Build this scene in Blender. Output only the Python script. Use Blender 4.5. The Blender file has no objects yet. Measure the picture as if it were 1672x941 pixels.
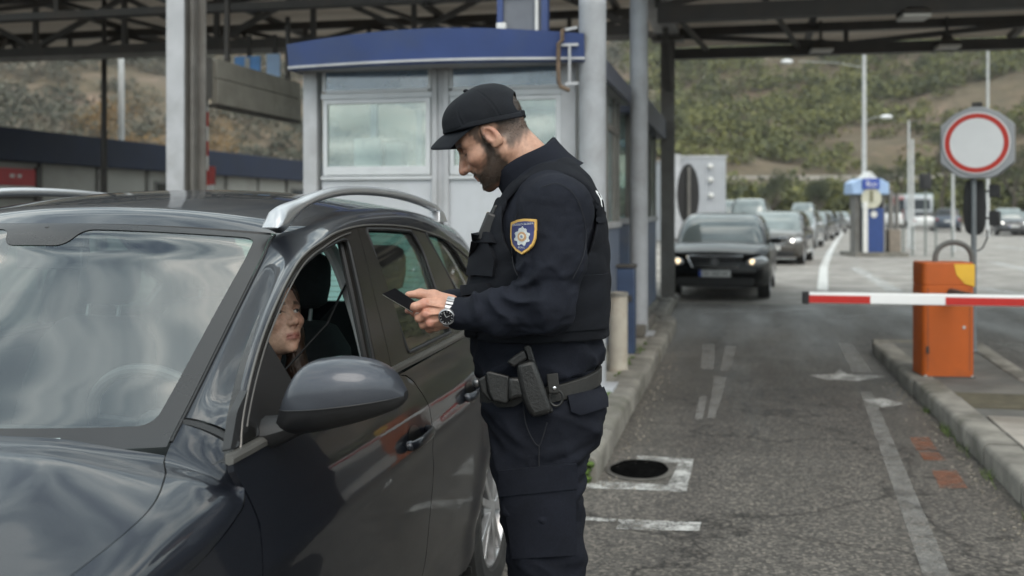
import bpy, math, random
import numpy as np
from mathutils import Vector, Matrix, noise
from mathutils.geometry import delaunay_2d_cdt
random.seed(7); rng = np.random.default_rng(7)
SC = bpy.context.scene; COL = SC.collection
R_ = math.radians
# ---------------------------------------------------------------- camera model (photo pixels 1672x941)
FPX, CX, HZ, CH = 1680.0, 836.0, 345.0, 1.5
TH = math.atan(369/FPX); SN, CS = math.sin(TH), math.cos(TH)
def ray(u, v):
    k = (u-CX)/FPX; m = (HZ-v)/FPX
    return Vector((-SN+CS*k, CS+SN*k, m))
def W(u, v, d): return Vector((0, 0, CH)) + ray(u, v)*d
def G(u, v, z=0.0):
    r = ray(u, v); return Vector((0, 0, CH)) + r*((z-CH)/r.z)
def PY(u, v, y):
    r = ray(u, v); return Vector((0, 0, CH)) + r*(y/r.y)
def PX(u, v, x):
    r = ray(u, v); return Vector((0, 0, CH)) + r*(x/r.x)
# ---------------------------------------------------------------- mesh builder
class MB:
    def __init__(s): s.v = []; s.f = []
    def add(s, vs, fs):
        o = len(s.v); s.v += [tuple(p) for p in vs]; s.f += [tuple(i+o for i in f) for f in fs]; return s
    def box(s, c, d, rz=0.0, rx=0.0, ry=0.0):
        M = Matrix.Translation(c) @ Matrix.Rotation(rz, 4, 'Z') @ Matrix.Rotation(rx, 4, 'X') @ Matrix.Rotation(ry, 4, 'Y')
        vs = [M @ Vector((x*d[0]/2, y*d[1]/2, z*d[2]/2)) for x in (-1, 1) for y in (-1, 1) for z in (-1, 1)]
        return s.add(vs, [(0, 1, 3, 2), (4, 6, 7, 5), (0, 4, 5, 1), (2, 3, 7, 6), (0, 2, 6, 4), (1, 5, 7, 3)])
    def bx(s, x0, x1, y0, y1, z0, z1):
        return s.box(((x0+x1)/2, (y0+y1)/2, (z0+z1)/2), (x1-x0, y1-y0, z1-z0))
    def bar(s, a, b, w, h=None, up=(0, 0, 1)):
        a = Vector(a); b = Vector(b); h = h or w
        t = (b-a).normalized(); u = Vector(up)
        if abs(t.dot(u)) > .98: u = Vector((0, 1, 0))
        sd = t.cross(u).normalized(); u = sd.cross(t).normalized()
        vs = [p + sd*(i*w/2) + u*(j*h/2) for p in (a, b) for i, j in ((-1, -1), (1, -1), (1, 1), (-1, 1))]
        return s.add(vs, [(3, 2, 1, 0), (4, 5, 6, 7), (0, 1, 5, 4), (1, 2, 6, 5), (2, 3, 7, 6), (3, 0, 4, 7)])
    def loft(s, rings, cap=True, closed=True):
        n = len(rings[0]); o = len(s.v)
        for r in rings: s.v += [tuple(p) for p in r]
        m = n if closed else n-1
        for i in range(len(rings)-1):
            for j in range(m):
                s.f.append((o+i*n+j, o+i*n+(j+1) % n, o+(i+1)*n+(j+1) % n, o+(i+1)*n+j))
        if cap and closed:
            s.f.append(tuple(o+j for j in range(n))[::-1]); s.f.append(tuple(o+(len(rings)-1)*n+j for j in range(n)))
        return s
    def tube(s, pts, r, n=10, sq=None, up=(0, 0, 1), cap=True):
        pts = [Vector(p) for p in pts]; rings = []; N = len(pts)
        rr = r if hasattr(r, '__len__') else [r]*N
        u = None
        for i, p in enumerate(pts):
            t = (pts[min(i+1, N-1)]-pts[max(i-1, 0)]).normalized()
            if u is None:
                u = Vector(up)
                if abs(t.dot(u)) > .95: u = Vector((0, 1, 0)) if abs(t.y) < .9 else Vector((1, 0, 0))
            u = (u - t*u.dot(t)).normalized(); sd = t.cross(u)
            q = rr[i]; qa, qb = q if hasattr(q, '__len__') else (q, q)
            rings.append([p + sd*(math.cos(2*math.pi*j/n)*qa) + u*(math.sin(2*math.pi*j/n)*qb) for j in range(n)])
        return s.loft(rings, cap)
    def cyl(s, a, b, r, r2=None, n=16): return s.tube([a, b], [r, r if r2 is None else r2], n)
    def lathe(s, prof, n=24, axis='z', c=(0, 0, 0), cap=False):
        rings = []
        for rad, h in prof:
            rg = []
            for j in range(n):
                a = 2*math.pi*j/n; p, q = math.cos(a)*rad, math.sin(a)*rad
                rg.append({'z': (c[0]+p, c[1]+q, c[2]+h), 'y': (c[0]+q, c[1]+h, c[2]+p), 'x': (c[0]+h, c[1]+p, c[2]+q)}[axis])
            rings.append(rg)
        return s.loft(rings, cap)
    def prism(s, poly, f0, f1):
        """poly 2D list; f0/f1 map (a,b)->3D for the two faces"""
        n = len(poly); A = [f0(*p) for p in poly]; B = [f1(*p) for p in poly]; o = len(s.v)
        s.v += [tuple(p) for p in A] + [tuple(p) for p in B]
        s.f.append(tuple(o+i for i in range(n))); s.f.append(tuple(o+n+i for i in range(n))[::-1])
        for i in range(n): s.f.append((o+i, o+n+i, o+n+(i+1) % n, o+(i+1) % n))
        return s
    def grid(s, fn, nu, nv, cu=False):
        """fn(a,b) a,b in 0..1"""
        o = len(s.v)
        for i in range(nu+1):
            for j in range(nv+1): s.v.append(tuple(fn(i/nu, j/nv)))
        for i in range(nu):
            for j in range(nv):
                a = o+i*(nv+1)+j; s.f.append((a, a+nv+1, a+nv+2, a+1))
        return s
    def ball(s, c, r, n=12, m=8, M=None):
        r = r if hasattr(r, '__len__') else (r, r, r); o = len(s.v)
        def pt(a, b):
            th = a*2*math.pi; ph = b*math.pi
            p = Vector((r[0]*math.sin(ph)*math.cos(th), r[1]*math.sin(ph)*math.sin(th), r[2]*math.cos(ph)))
            if M is not None: p = M @ p
            return Vector(c)+p
        return s.grid(pt, n, m)
FR = {}
def fix_normals(me):
    import bmesh
    bm = bmesh.new(); bm.from_mesh(me)
    bmesh.ops.remove_doubles(bm, verts=bm.verts, dist=1e-6)
    bmesh.ops.recalc_face_normals(bm, faces=bm.faces); bm.to_mesh(me); bm.free()
def obj(name, mb, m, parent=None, smooth=35, bevel=0, world=False, fix=True, seg=2):
    vs = mb.v
    if world and parent is not None and parent in FR:
        Mi = FR[parent].inverted(); vs = [tuple(Mi @ Vector(p)) for p in vs]
    me = bpy.data.meshes.new(name); me.from_pydata(vs, [], mb.f); me.update()
    if fix: fix_normals(me)
    if m is not None: me.materials.append(m)
    if smooth:
        me.polygons.foreach_set('use_smooth', [True]*len(me.polygons))
        if smooth < 180: me.set_sharp_from_angle(angle=R_(smooth))
    o = bpy.data.objects.new(name, me); COL.objects.link(o)
    if parent is not None:
        o.parent = parent
        if parent in FR: FR[o] = FR[parent]
    if bevel:
        b = o.modifiers.new('bevel', 'BEVEL'); b.width = bevel; b.segments = seg; b.limit_method = 'ANGLE'; b.angle_limit = R_(40)
        b.harden_normals = False
    return o
def tag(o, label=None, cat=None, group=None, kind=None):
    if label: o['label'] = label
    if cat: o['category'] = cat
    if group: o['group'] = group
    if kind: o['kind'] = kind
    return o
def thing(name, label, cat, loc=(0, 0, 0), rz=0.0, group=None):
    o = bpy.data.objects.new(name, None); COL.objects.link(o); o.empty_display_size = .1
    o.location = loc; o.rotation_euler = (0, 0, rz)
    FR[o] = Matrix.Translation(loc) @ Matrix.Rotation(rz, 4, 'Z')
    return tag(o, label, cat, group)
def copy_tree(o, parent=None):
    c = o.copy(); COL.objects.link(c)
    if parent is not None: c.parent = parent
    for ch in [x for x in o.children]: copy_tree(ch, c)
    return c
def evaluated(o):
    dg = bpy.context.evaluated_depsgraph_get(); dg.update()
    me = bpy.data.meshes.new_from_object(o.evaluated_get(dg)); o.modifiers.clear(); old = o.data; o.data = me
    return o
def text_mb(body, size, M, extrude=.001, align='CENTER', offset=0.0):
    cu = bpy.data.curves.new('t', 'FONT'); cu.body = body; cu.size = size; cu.align_x = align; cu.align_y = 'CENTER'; cu.extrude = extrude; cu.offset = offset
    cu.resolution_u = 3
    o = bpy.data.objects.new('t', cu); COL.objects.link(o)
    dg = bpy.context.evaluated_depsgraph_get(); dg.update()
    me = bpy.data.meshes.new_from_object(o.evaluated_get(dg))
    mb = MB(); mb.add([M @ v.co for v in me.vertices], [tuple(p.vertices) for p in me.polygons])
    bpy.data.objects.remove(o); return mb
# ---------------------------------------------------------------- interpolation
def interp(x, xs, ys): return float(np.interp(x, xs, ys))
def smoothstep(a, b, x):
    t = min(1, max(0, (x-a)/(b-a))); return t*t*(3-2*t)
def pchip(x, xs, ys):
    """monotone-ish cubic through points"""
    n = len(xs)
    if x <= xs[0]: return ys[0] + (x-xs[0])*(ys[1]-ys[0])/(xs[1]-xs[0])
    if x >= xs[-1]: return ys[-1] + (x-xs[-1])*(ys[-1]-ys[-2])/(xs[-1]-xs[-2])
    i = 0
    while x > xs[i+1]: i += 1
    h = xs[i+1]-xs[i]
    def sl(k):
        if k == 0: return (ys[1]-ys[0])/(xs[1]-xs[0])
        if k == n-1: return (ys[-1]-ys[-2])/(xs[-1]-xs[-2])
        return (ys[k+1]-ys[k-1])/(xs[k+1]-xs[k-1])
    m0, m1 = sl(i)*h, sl(i+1)*h; t = (x-xs[i])/h
    return (2*t**3-3*t**2+1)*ys[i] + (t**3-2*t**2+t)*m0 + (-2*t**3+3*t**2)*ys[i+1] + (t**3-t**2)*m1
def crv(pts, t):
    """Catmull-Rom through pts (list of tuples), t in 0..1 uniform"""
    n = len(pts)-1; s = min(max(t, 0), 1)*n; i = min(int(s), n-1); f = s-i
    P = lambda k: np.array(pts[k], float) if 0 <= k <= n else (2*np.array(pts[0], float)-np.array(pts[1], float) if k < 0 else 2*np.array(pts[n], float)-np.array(pts[n-1], float))
    a, b, c, d = P(i-1), P(i), P(i+1), P(i+2)
    return .5*((2*b)+(-a+c)*f+(2*a-5*b+4*c-d)*f*f+(-a+3*b-3*c+d)*f**3)
def curve_pts(pts, n): return [Vector(crv(pts, i/(n-1))) for i in range(n)]
# ---------------------------------------------------------------- materials
def nt(name):
    m = bpy.data.materials.new(name); m.use_nodes = True; t = m.node_tree; t.nodes.clear(); return m, t
def N(t, typ, **kw):
    n = t.nodes.new(typ)
    for k, v in kw.items():
        if k in n.inputs: n.inputs[k].default_value = v
        else: setattr(n, k, v)
    return n
def L(t, a, b): t.links.new(a, b)
def ramp(t, fac, stops):
    r = t.nodes.new('ShaderNodeValToRGB'); e = r.color_ramp.elements
    while len(e) < len(stops): e.new(.5)
    for el, (p, c) in zip(e, stops):
        el.position = p; el.color = (*c, 1) if len(c) == 3 else c
    L(t, fac, r.inputs[0]); return r.outputs[0]
def mixc(t, fac, a, b, mode='MIX'):
    n = t.nodes.new('ShaderNodeMix'); n.data_type = 'RGBA'; n.blend_type = mode
    for sock, val in ((n.inputs[0], fac), (n.inputs[6], a), (n.inputs[7], b)):
        if hasattr(val, 'links') or hasattr(val, 'is_linked'): L(t, val, sock)
        elif isinstance(val, (int, float)): sock.default_value = val
        else: sock.default_value = (*val, 1) if len(val) == 3 else val
    return n.outputs[2]
def noise_tex(t, scale, detail=4, rough=.55, coord='Object', vec=None, dist=0.0, stretch=None):
    if vec is None: vec = t.nodes.new('ShaderNodeTexCoord').outputs[coord]
    if stretch:
        mp = N(t, 'ShaderNodeMapping'); mp.inputs['Scale'].default_value = stretch; L(t, vec, mp.inputs[0]); vec = mp.outputs[0]
    n = N(t, 'ShaderNodeTexNoise', Scale=scale, Detail=detail, Roughness=rough, Distortion=dist); L(t, vec, n.inputs['Vector']); return n.outputs['Fac']
def bsdf(t, rough=.6, metal=0.0, **kw):
    b = N(t, 'ShaderNodeBsdfPrincipled', Roughness=rough, Metallic=metal, **kw)
    o = t.nodes.new('ShaderNodeOutputMaterial'); L(t, b.outputs[0], o.inputs[0]); return b
def bump(t, h, b, strength=.3, dist=.01):
    n = N(t, 'ShaderNodeBump', Strength=strength, Distance=dist); L(t, h, n.inputs['Height']); L(t, n.outputs[0], b.inputs['Normal']); return n
MATS = {}
def pm(name, col, rough=.6, metal=0.0, var=.15, vs=6.0, bmp=0.0, bs=40.0, dirt=None, ds=2.0, **kw):
    """procedural principled: colour varied by noise, optional dirt blotches, bump, roughness variation"""
    if name in MATS: return MATS[name]
    m, t = nt(name); b = bsdf(t, rough, metal, **kw)
    n = noise_tex(t, vs, 5)
    c = ramp(t, n, [(.3, tuple(x*(1-var) for x in col)), (.7, tuple(min(1, x*(1+var)) for x in col))])
    if dirt:
        n2 = noise_tex(t, ds, 8, .65, dist=.4)
        f = ramp(t, n2, [(.48, (0, 0, 0)), (.72, (.8, .8, .8))])
        c = mixc(t, f, c, dirt)
    L(t, c, b.inputs['Base Color'])
    r = N(t, 'ShaderNodeMapRange'); L(t, n, r.inputs[0]); r.inputs[3].default_value = max(0, rough-.06); r.inputs[4].default_value = min(1, rough+.08); L(t, r.outputs[0], b.inputs['Roughness'])
    if bmp: bump(t, noise_tex(t, bs, 6), b, bmp, .004)
    MATS[name] = m; return m
def emit(name, col, s):
    if name in MATS: return MATS[name]
    m, t = nt(name); b = bsdf(t, .3); b.inputs['Base Color'].default_value = (*col, 1); b.inputs['Emission Color'].default_value = (*col, 1); b.inputs['Emission Strength'].default_value = s
    MATS[name] = m; return m
def glass(name, tint=(.85, .9, .88), ior=1.5, rough=.01, dirt=.03, dcol=(.4, .4, .38)):
    """thin window pane: tinted see-through plus Fresnel mirror, with a faint film of dust"""
    if name in MATS: return MATS[name]
    m, t = nt(name)
    tr = N(t, 'ShaderNodeBsdfTransparent'); tr.inputs[0].default_value = (*tint, 1)
    gl = N(t, 'ShaderNodeBsdfGlossy', Roughness=rough); gl.inputs[0].default_value = (1, 1, 1, 1)
    # angle taken from both sides of the pane alike, so light leaves as it enters
    lw = N(t, 'ShaderNodeLayerWeight', Blend=.5)
    f0 = ((ior-1)/(ior+1))**2*1.9
    sch = N(t, 'ShaderNodeMath', operation='POWER'); L(t, lw.outputs['Facing'], sch.inputs[0]); sch.inputs[1].default_value = 4.5
    mr = N(t, 'ShaderNodeMapRange'); L(t, sch.outputs[0], mr.inputs[0]); mr.inputs[3].default_value = f0; mr.inputs[4].default_value = 1
    m1 = N(t, 'ShaderNodeMixShader'); L(t, mr.outputs[0], m1.inputs[0]); L(t, tr.outputs[0], m1.inputs[1]); L(t, gl.outputs[0], m1.inputs[2])
    df = N(t, 'ShaderNodeBsdfDiffuse'); df.inputs[0].default_value = (*dcol, 1)
    dn = noise_tex(t, 3, 8, .7); dr = N(t, 'ShaderNodeMapRange'); L(t, dn, dr.inputs[0]); dr.inputs[1].default_value = .3; dr.inputs[2].default_value = .8; dr.inputs[3].default_value = 0; dr.inputs[4].default_value = dirt*2
    m2 = N(t, 'ShaderNodeMixShader'); L(t, dr.outputs[0], m2.inputs[0]); L(t, m1.outputs[0], m2.inputs[1]); L(t, df.outputs[0], m2.inputs[2])
    o = t.nodes.new('ShaderNodeOutputMaterial'); L(t, m2.outputs[0], o.inputs[0]); MATS[name] = m; return m
# ================================================================ SETTING: ground, markings, islands, hill
def asphalt_mat():
    m, t = nt('asphalt'); b = bsdf(t, .78)
    co = t.nodes.new('ShaderNodeTexCoord').outputs['Object']
    big = noise_tex(t, .35, 6, .6, vec=co, dist=.6)
    c = ramp(t, big, [(.30, (.060, .053, .047)), (.50, (.092, .084, .075)), (.70, (.130, .120, .109))])
    st = noise_tex(t, .55, 5, .6, vec=co, stretch=(2.6, .35, 1))       # streaks along the lane
    c = mixc(t, ramp(t, st, [(.38, (0, 0, 0)), (.7, (.42, .42, .42))]), c, (.062, .057, .052))
    # darker patch across the lane beside the booth, broken up by noise
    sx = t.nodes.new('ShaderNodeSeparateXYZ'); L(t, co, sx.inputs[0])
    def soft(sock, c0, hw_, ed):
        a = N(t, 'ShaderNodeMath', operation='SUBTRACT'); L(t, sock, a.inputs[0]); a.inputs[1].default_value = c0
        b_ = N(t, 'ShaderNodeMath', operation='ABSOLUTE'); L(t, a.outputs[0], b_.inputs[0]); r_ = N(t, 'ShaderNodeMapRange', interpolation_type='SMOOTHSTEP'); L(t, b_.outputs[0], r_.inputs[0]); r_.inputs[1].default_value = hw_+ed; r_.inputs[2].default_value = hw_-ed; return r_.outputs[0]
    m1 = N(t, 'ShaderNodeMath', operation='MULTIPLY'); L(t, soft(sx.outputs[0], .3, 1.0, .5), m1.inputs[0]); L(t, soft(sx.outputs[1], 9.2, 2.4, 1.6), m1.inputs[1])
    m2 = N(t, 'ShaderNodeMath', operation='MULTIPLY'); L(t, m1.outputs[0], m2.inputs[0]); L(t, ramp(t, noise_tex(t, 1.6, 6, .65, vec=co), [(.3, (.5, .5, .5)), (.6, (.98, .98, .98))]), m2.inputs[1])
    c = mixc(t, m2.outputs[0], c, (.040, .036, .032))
    for xt in (-.25, .95):
        m3 = N(t, 'ShaderNodeMath', operation='MULTIPLY'); L(t, soft(sx.outputs[0], xt, .12, .12), m3.inputs[0]); L(t, ramp(t, noise_tex(t, .9, 5, .6, vec=co, stretch=(1, .3, 1)), [(.35, (.1, .1, .1)), (.6, (.75, .75, .75))]), m3.inputs[1]); c = mixc(t, m3.outputs[0], c, (.048, .043, .039))
    # aggregate speckle
    v = N(t, 'ShaderNodeTexVoronoi', Scale=70.0); L(t, co, v.inputs['Vector'])
    sp = ramp(t, v.outputs['Color'], [(.2, (.40, .40, .40)), (.6, (1, 1, 1)), (.95, (2.3, 2.25, 2.15))])
    c = mixc(t, .85, c, sp, 'MULTIPLY')
    fine = noise_tex(t, 160, 3, .7, vec=co)
    c = mixc(t, .55, c, ramp(t, fine, [(.3, (.45, .45, .45)), (.7, (1.55, 1.53, 1.5))]), 'MULTIPLY')
    # cracks
    v2 = N(t, 'ShaderNodeTexVoronoi', Scale=.55, feature='DISTANCE_TO_EDGE'); 
    wv = N(t, 'ShaderNodeVectorMath', operation='ADD'); nn = N(t, 'ShaderNodeTexNoise', Scale=2.2, Detail=6.0); L(t, co, nn.inputs['Vector']); L(t, co, wv.inputs[0]); L(t, nn.outputs['Color'], wv.inputs[1]); L(t, wv.outputs[0], v2.inputs['Vector'])
    cr = ramp(t, v2.outputs['Distance'], [(.0, (.18, .17, .16)), (.016, (1, 1, 1))])
    c = mixc(t, .8, c, cr, 'MULTIPLY')
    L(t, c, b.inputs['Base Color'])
    # polished, damp streaks
    rr = N(t, 'ShaderNodeMapRange'); L(t, st, rr.inputs[0]); rr.inputs[1].default_value = .35; rr.inputs[2].default_value = .65; rr.inputs[3].default_value = .82; rr.inputs[4].default_value = .5; L(t, rr.outputs[0], b.inputs['Roughness'])
    h = mixc(t, .5, v.outputs['Distance'], fine)
    bump(t, h, b, .5, .006)
    return m
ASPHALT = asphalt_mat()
def paint_mat(name, col, wear, top=.9):
    m, t = nt(name); b = bsdf(t, .6)
    co = t.nodes.new('ShaderNodeTexCoord').outputs['Object']
    n = noise_tex(t, 7, 8, .7, vec=co, dist=.3); n2 = noise_tex(t, 60, 4, .7, vec=co)
    a = N(t, 'ShaderNodeMath', operation='MULTIPLY_ADD'); L(t, n2, a.inputs[0]); a.inputs[1].default_value = .55; L(t, n, a.inputs[2])
    r = N(t, 'ShaderNodeMapRange'); L(t, a.outputs[0], r.inputs[0]); r.inputs[1].default_value = .66+wear; r.inputs[2].default_value = .92+wear; r.inputs[3].default_value = top; r.inputs[4].default_value = .03
    L(t, r.outputs[0], b.inputs['Alpha'])
    L(t, ramp(t, n2, [(.3, tuple(x*.7 for x in col)), (.7, col)]), b.inputs['Base Color']); return m
WHITE_P = paint_mat('worn white paint', (.62, .62, .6), -.02); FAINT_P = paint_mat('faded white paint', (.36, .35, .335), .04, .42)
ORANGE_P = paint_mat('worn orange paint', (.30, .10, .045), .02, .5); SOLID_P = paint_mat('white line paint', (.72, .72, .7), .12)
g = MB()
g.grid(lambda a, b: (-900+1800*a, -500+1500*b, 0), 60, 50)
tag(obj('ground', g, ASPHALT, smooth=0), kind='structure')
def marks(name, quads, m, z=.004):
    mb = MB()
    for q in quads:
        mb.add([G(u, v, z) for u, v in q], [tuple(range(len(q)))])
    tag(obj(name, mb, m, smooth=0, fix=True), kind='structure')
marks('lane_marking_ladder', [[(1147, 562), (1168, 562), (1165, 603), (1144, 603)], [(1184, 565), (1203, 565), (1192, 605), (1176, 605)],
      [(1166, 616), (1187, 616), (1168, 682), (1155, 683)], [(1142, 648), (1155, 648), (1147, 685), (1134, 685)]], FAINT_P)
marks('drain_marking', [[(1040, 744), (1133, 750), (1131, 757), (1040, 752)], [(1108, 757), (1131, 757.5), (1121, 803), (1089, 793)],
      [(958, 784), (1085, 792), (1118, 803.5), (1050, 800), (956, 797)]], WHITE_P)
marks('stop_marking', [[(1010, 848), (1145, 853), (1141, 867), (1006, 864)], [(930, 842), (1006, 848), (1003, 852), (925, 848)]], WHITE_P)
marks('lane_line', [[(1368, 560), (1391, 560), (1424, 608), (1392, 608)], [(1405, 640), (1424, 640), (1553, 941), (1508, 941)]], FAINT_P)
marks('arrow_remains', [[(1322, 613), (1362, 611), (1372, 603), (1382, 611), (1446, 615), (1400, 622), (1350, 620)], [(1409, 652), (1440, 650), (1475, 660), (1440, 665)]], WHITE_P)
marks('orange_marking', [[(1485, 714), (1516, 714), (1531, 735), (1497, 735)], [(1500, 738), (1531, 738), (1545, 752), (1510, 752)], [(1521, 768), (1562, 768), (1580, 797), (1535, 797)]], ORANGE_P)
def band(path, w, m, name):
    mb = MB(); P = [G(u, v, .004) for u, v in path]
    for i in range(len(P)-1):
        d = (P[i+1]-P[i]); n = Vector((-d.y, d.x, 0)).normalized()*w/2
        mb.add([P[i]-n, P[i]+n, P[i+1]+n, P[i+1]-n], [(0, 1, 2, 3)])
    tag(obj(name, mb, m, smooth=0), kind='structure')
band([(1343, 474), (1344, 455), (1345, 437), (1354, 414), (1365, 395), (1375, 381), (1381, 372)], .2, SOLID_P, 'edge_line')
band([(1395, 437), (1462, 476)], .3, WHITE_P, 'diagonal_line'); band([(1140, 509), (1330, 507)], .5, FAINT_P, 'cross_line')
band([(1105, 497), (1180, 496), (1300, 512)], .25, FAINT_P, 'cross_line'); band([(1360, 519), (1480, 512)], .35, FAINT_P, 'cross_line')
band([(1395, 447), (1500, 446)], .3, FAINT_P, 'cross_line'); band([(1620, 428), (1700, 446)], .4, WHITE_P, 'lane_dash'); band([(1598, 470), (1690, 484)], .3, WHITE_P, 'lane_dash')
band([(1630, 402), (1690, 410)], .4, WHITE_P, 'lane_dash'); band([(1560, 405), (1600, 412)], .4, WHITE_P, 'lane_dash'); band([(1640, 560), (1760, 600)], .25, FAINT_P, 'lane_dash')
for q in ([(1250, 520), (1330, 516), (1345, 530), (1290, 540), (1240, 532)], [(1150, 490), (1320, 494), (1330, 500), (1150, 498)], [(1560, 862), (1640, 858), (1672, 872), (1580, 880)], [(1540, 800), (1600, 802), (1640, 840), (1570, 836)]):
    pass
# asphalt overlays: a dark one, and one lightened to paint open-sky brightness
def patch_mat(name, col):
    m, t = nt(name); b = bsdf(t, .8); co = t.nodes.new('ShaderNodeTexCoord').outputs['Object']
    n = noise_tex(t, 1.1, 6, .65, vec=co, dist=.5); f = noise_tex(t, 120, 3, .7, vec=co)
    L(t, mixc(t, .6, ramp(t, n, [(.3, tuple(c*.75 for c in col)), (.7, tuple(c*1.25 for c in col))]), ramp(t, f, [(.3, (.6, .6, .6)), (.7, (1.4, 1.4, 1.4))]), 'MULTIPLY'), b.inputs['Base Color'])
    e = noise_tex(t, .9, 7, .7, vec=co); r = N(t, 'ShaderNodeMapRange'); L(t, e, r.inputs[0]); r.inputs[1].default_value = .30; r.inputs[2].default_value = .6; r.inputs[3].default_value = .45; L(t, r.outputs[0], b.inputs['Alpha'])
    bump(t, f, b, .4, .004); return m
DARKP = patch_mat('oil darkened asphalt', (.066, .063, .059)); LIGHTP = patch_mat('sky lightened asphalt', (.28, .262, .24))
mb = MB(); mb.bx(-20, 60, 17, 110, .0015, .0017); tag(obj('sky_lit_lot', mb, LIGHTP, smooth=0), kind='structure')  # lot colour lightened to stand in for open-sky brightness and grazing reflection
# ---- kerbed islands
KERB = pm('kerb concrete', (.185, .175, .155), .88, var=.4, vs=4.5, bmp=.6, bs=30, dirt=(.052, .052, .034), ds=2.6)
MOSS = pm('moss', (.06, .10, .018), .95, var=.5, vs=30, bmp=.9, bs=120)
PAVE = pm('paving', (.21, .20, .175), .9, var=.3, vs=2, bmp=.4, bs=50, dirt=(.075, .08, .04), ds=1.3)
PAVE2 = pm('pale paving', (.30, .275, .245), .9, var=.25, vs=2, bmp=.3, bs=50, dirt=(.10, .085, .065), ds=1.7)
def kerb_run(path, w, h, blk, name, m, r=.035):
    """kerb stones laid end to end along a path, w to the left of travel"""
    mb = MB(); P = [Vector((*p, 0)) for p in path]
    seg = [(P[i+1]-P[i]).length for i in range(len(P)-1)]; tot = sum(seg)
    def at(s):
        for i, l in enumerate(seg):
            if s <= l or i == len(seg)-1:
                d = (P[i+1]-P[i]).normalized(); return P[i]+d*s, d
            s -= l
    k = int(round(tot/blk)); bl = tot/k
    prof = [(0, -.05), (0, h-r), (r*.3, h-r*.3), (r, h), (w-.01, h), (w, h-.01), (w, -.05)]
    for i in range(k):
        rings = []; jx = random.uniform(-.008, .008); jz = random.uniform(-.008, .008)
        for e in np.linspace(.006, bl-.006, 4):
            p, d = at(i*bl+e); n = Vector((-d.y, d.x, 0))
            rings.append([p+n*(a+jx+random.uniform(-.003, .003))+Vector((0, 0, b+(jz if b > 0 else 0))) for a, b in prof])
        mb.loft(rings, True)
    tag(obj(name, mb, m, smooth=50), kind='structure')
# left island: x from -3.5 to -0.75, y 5.7 .. 17
kerb_run([(-.765, 5.62), (-.75, 13.2), (-.95, 13.8), (-.97, 17.2)], .2, .15, .8, 'kerb', KERB)
kerb_run([(-3.6, 17.2), (-3.6, 5.9), (-2.2, 5.75), (-.985, 5.70)], .2, .15, .8, 'kerb', KERB)
mb = MB(); mb.prism([(-.93, 5.86), (-.93, 13.2), (-1.14, 13.8), (-1.16, 17.2), (-3.42, 17.2), (-3.42, 6.05)], lambda a, b: (a, b, .137), lambda a, b: (a, b, -.05))
tag(obj('island_paving', mb, PAVE, smooth=0), kind='structure')
mb = MB()
for k in range(160):   # moss tufts along the joint and on the nose of the kerb
    if k < 90: x, y, z, r = random.uniform(-.955, -.785), 5.622+random.uniform(-.008, .008), random.uniform(.0, .13), random.uniform(.010, .026)
    else: x, y, z, r = -.945+random.gauss(0, .02), random.uniform(5.8, 11), .148, random.uniform(.008, .022)
    mb.ball((x, y, z), (r, r*1.2, r*.5), 7, 4)
tag(obj('moss', mb, MOSS), kind='stuff')
# drain opening beside the kerb nose
dc = G(1045, 768, 0)
dr = thing('storm_drain', 'open round drain hole in the asphalt beside the mossy kerb end', 'drain', (dc.x, dc.y, 0))
mb = MB(); mb.lathe([(.155, .003), (.15, .007), (.18, .008), (.20, .005), (.20, .002)], 28, c=(0, 0, 0))
for i, (x, y, z) in enumerate(mb.v): mb.v[i] = (x, y*1.25, z)
obj('rim', mb, pm('drain iron', (.075, .070, .063), .9, var=.3, vs=8), dr)
mb = MB(); mb.lathe([(.0, .0095), (.08, .0095), (.168, .0100)], 36)  # flat near-black disc above the ground: the hole's inner darkness is painted
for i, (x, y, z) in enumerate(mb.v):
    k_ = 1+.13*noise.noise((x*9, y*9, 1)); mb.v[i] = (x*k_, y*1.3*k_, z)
obj('hole_shade', mb, pm('drain pit', (.004, .004, .004), 1.0, var=.5, vs=20, **{'Specular IOR Level': 0.0}), dr)
# right island
RI = [(1.37, 11.55), (1.41, 5.5), (1.45, 2.5)]
kerb_run([(1.45, 2.5), (1.41, 5.5), (1.38, 11.3)][::-1], .2, .13, .8, 'kerb', KERB)
kerb_run([(2.42, 2.5), (2.42, 9.6), (2.5, 11.6), (1.40, 11.62)], .18, .13, .8, 'kerb', KERB)
mb = MB(); mb.prism([(1.56, 11.45), (1.60, 5.5), (1.64, 2.5), (2.25, 2.5), (2.25, 9.6), (2.33, 11.45)], lambda a, b: (a, b, .118), lambda a, b: (a, b, -.05))
tag(obj('island_paving', mb, pm('dark island asphalt', (.10, .097, .09), .9, var=.3, vs=3, bmp=.5, bs=80, dirt=(.17, .16, .14), ds=1.5), smooth=0), kind='structure')
mb = MB(); mb.prism([(1.57, 8.35), (2.25, 8.35), (2.25, 7.75), (1.58, 7.75)], lambda a, b: (a, b, .126), lambda a, b: (a, b, .10))
tag(obj('island_moss_band', mb, pm('mossy soil', (.075, .066, .043), .95, var=.4, vs=8, bmp=.7, bs=60), smooth=0), kind='structure')
mb = MB(); yy = 2.5
while yy < 7.7:
    for k in range(2):
        x0 = 1.62+k*.325+(.01 if yy < 5.5 else 0)
        if yy+.5 < 7.75: mb.box((x0+.155, yy+.24, .122+random.uniform(-.003, .003)), (.31, .475, .03), random.uniform(-.01, .01))
    yy += .49
tag(obj('paving_slabs', mb, PAVE2, bevel=.006), kind='structure')
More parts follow.
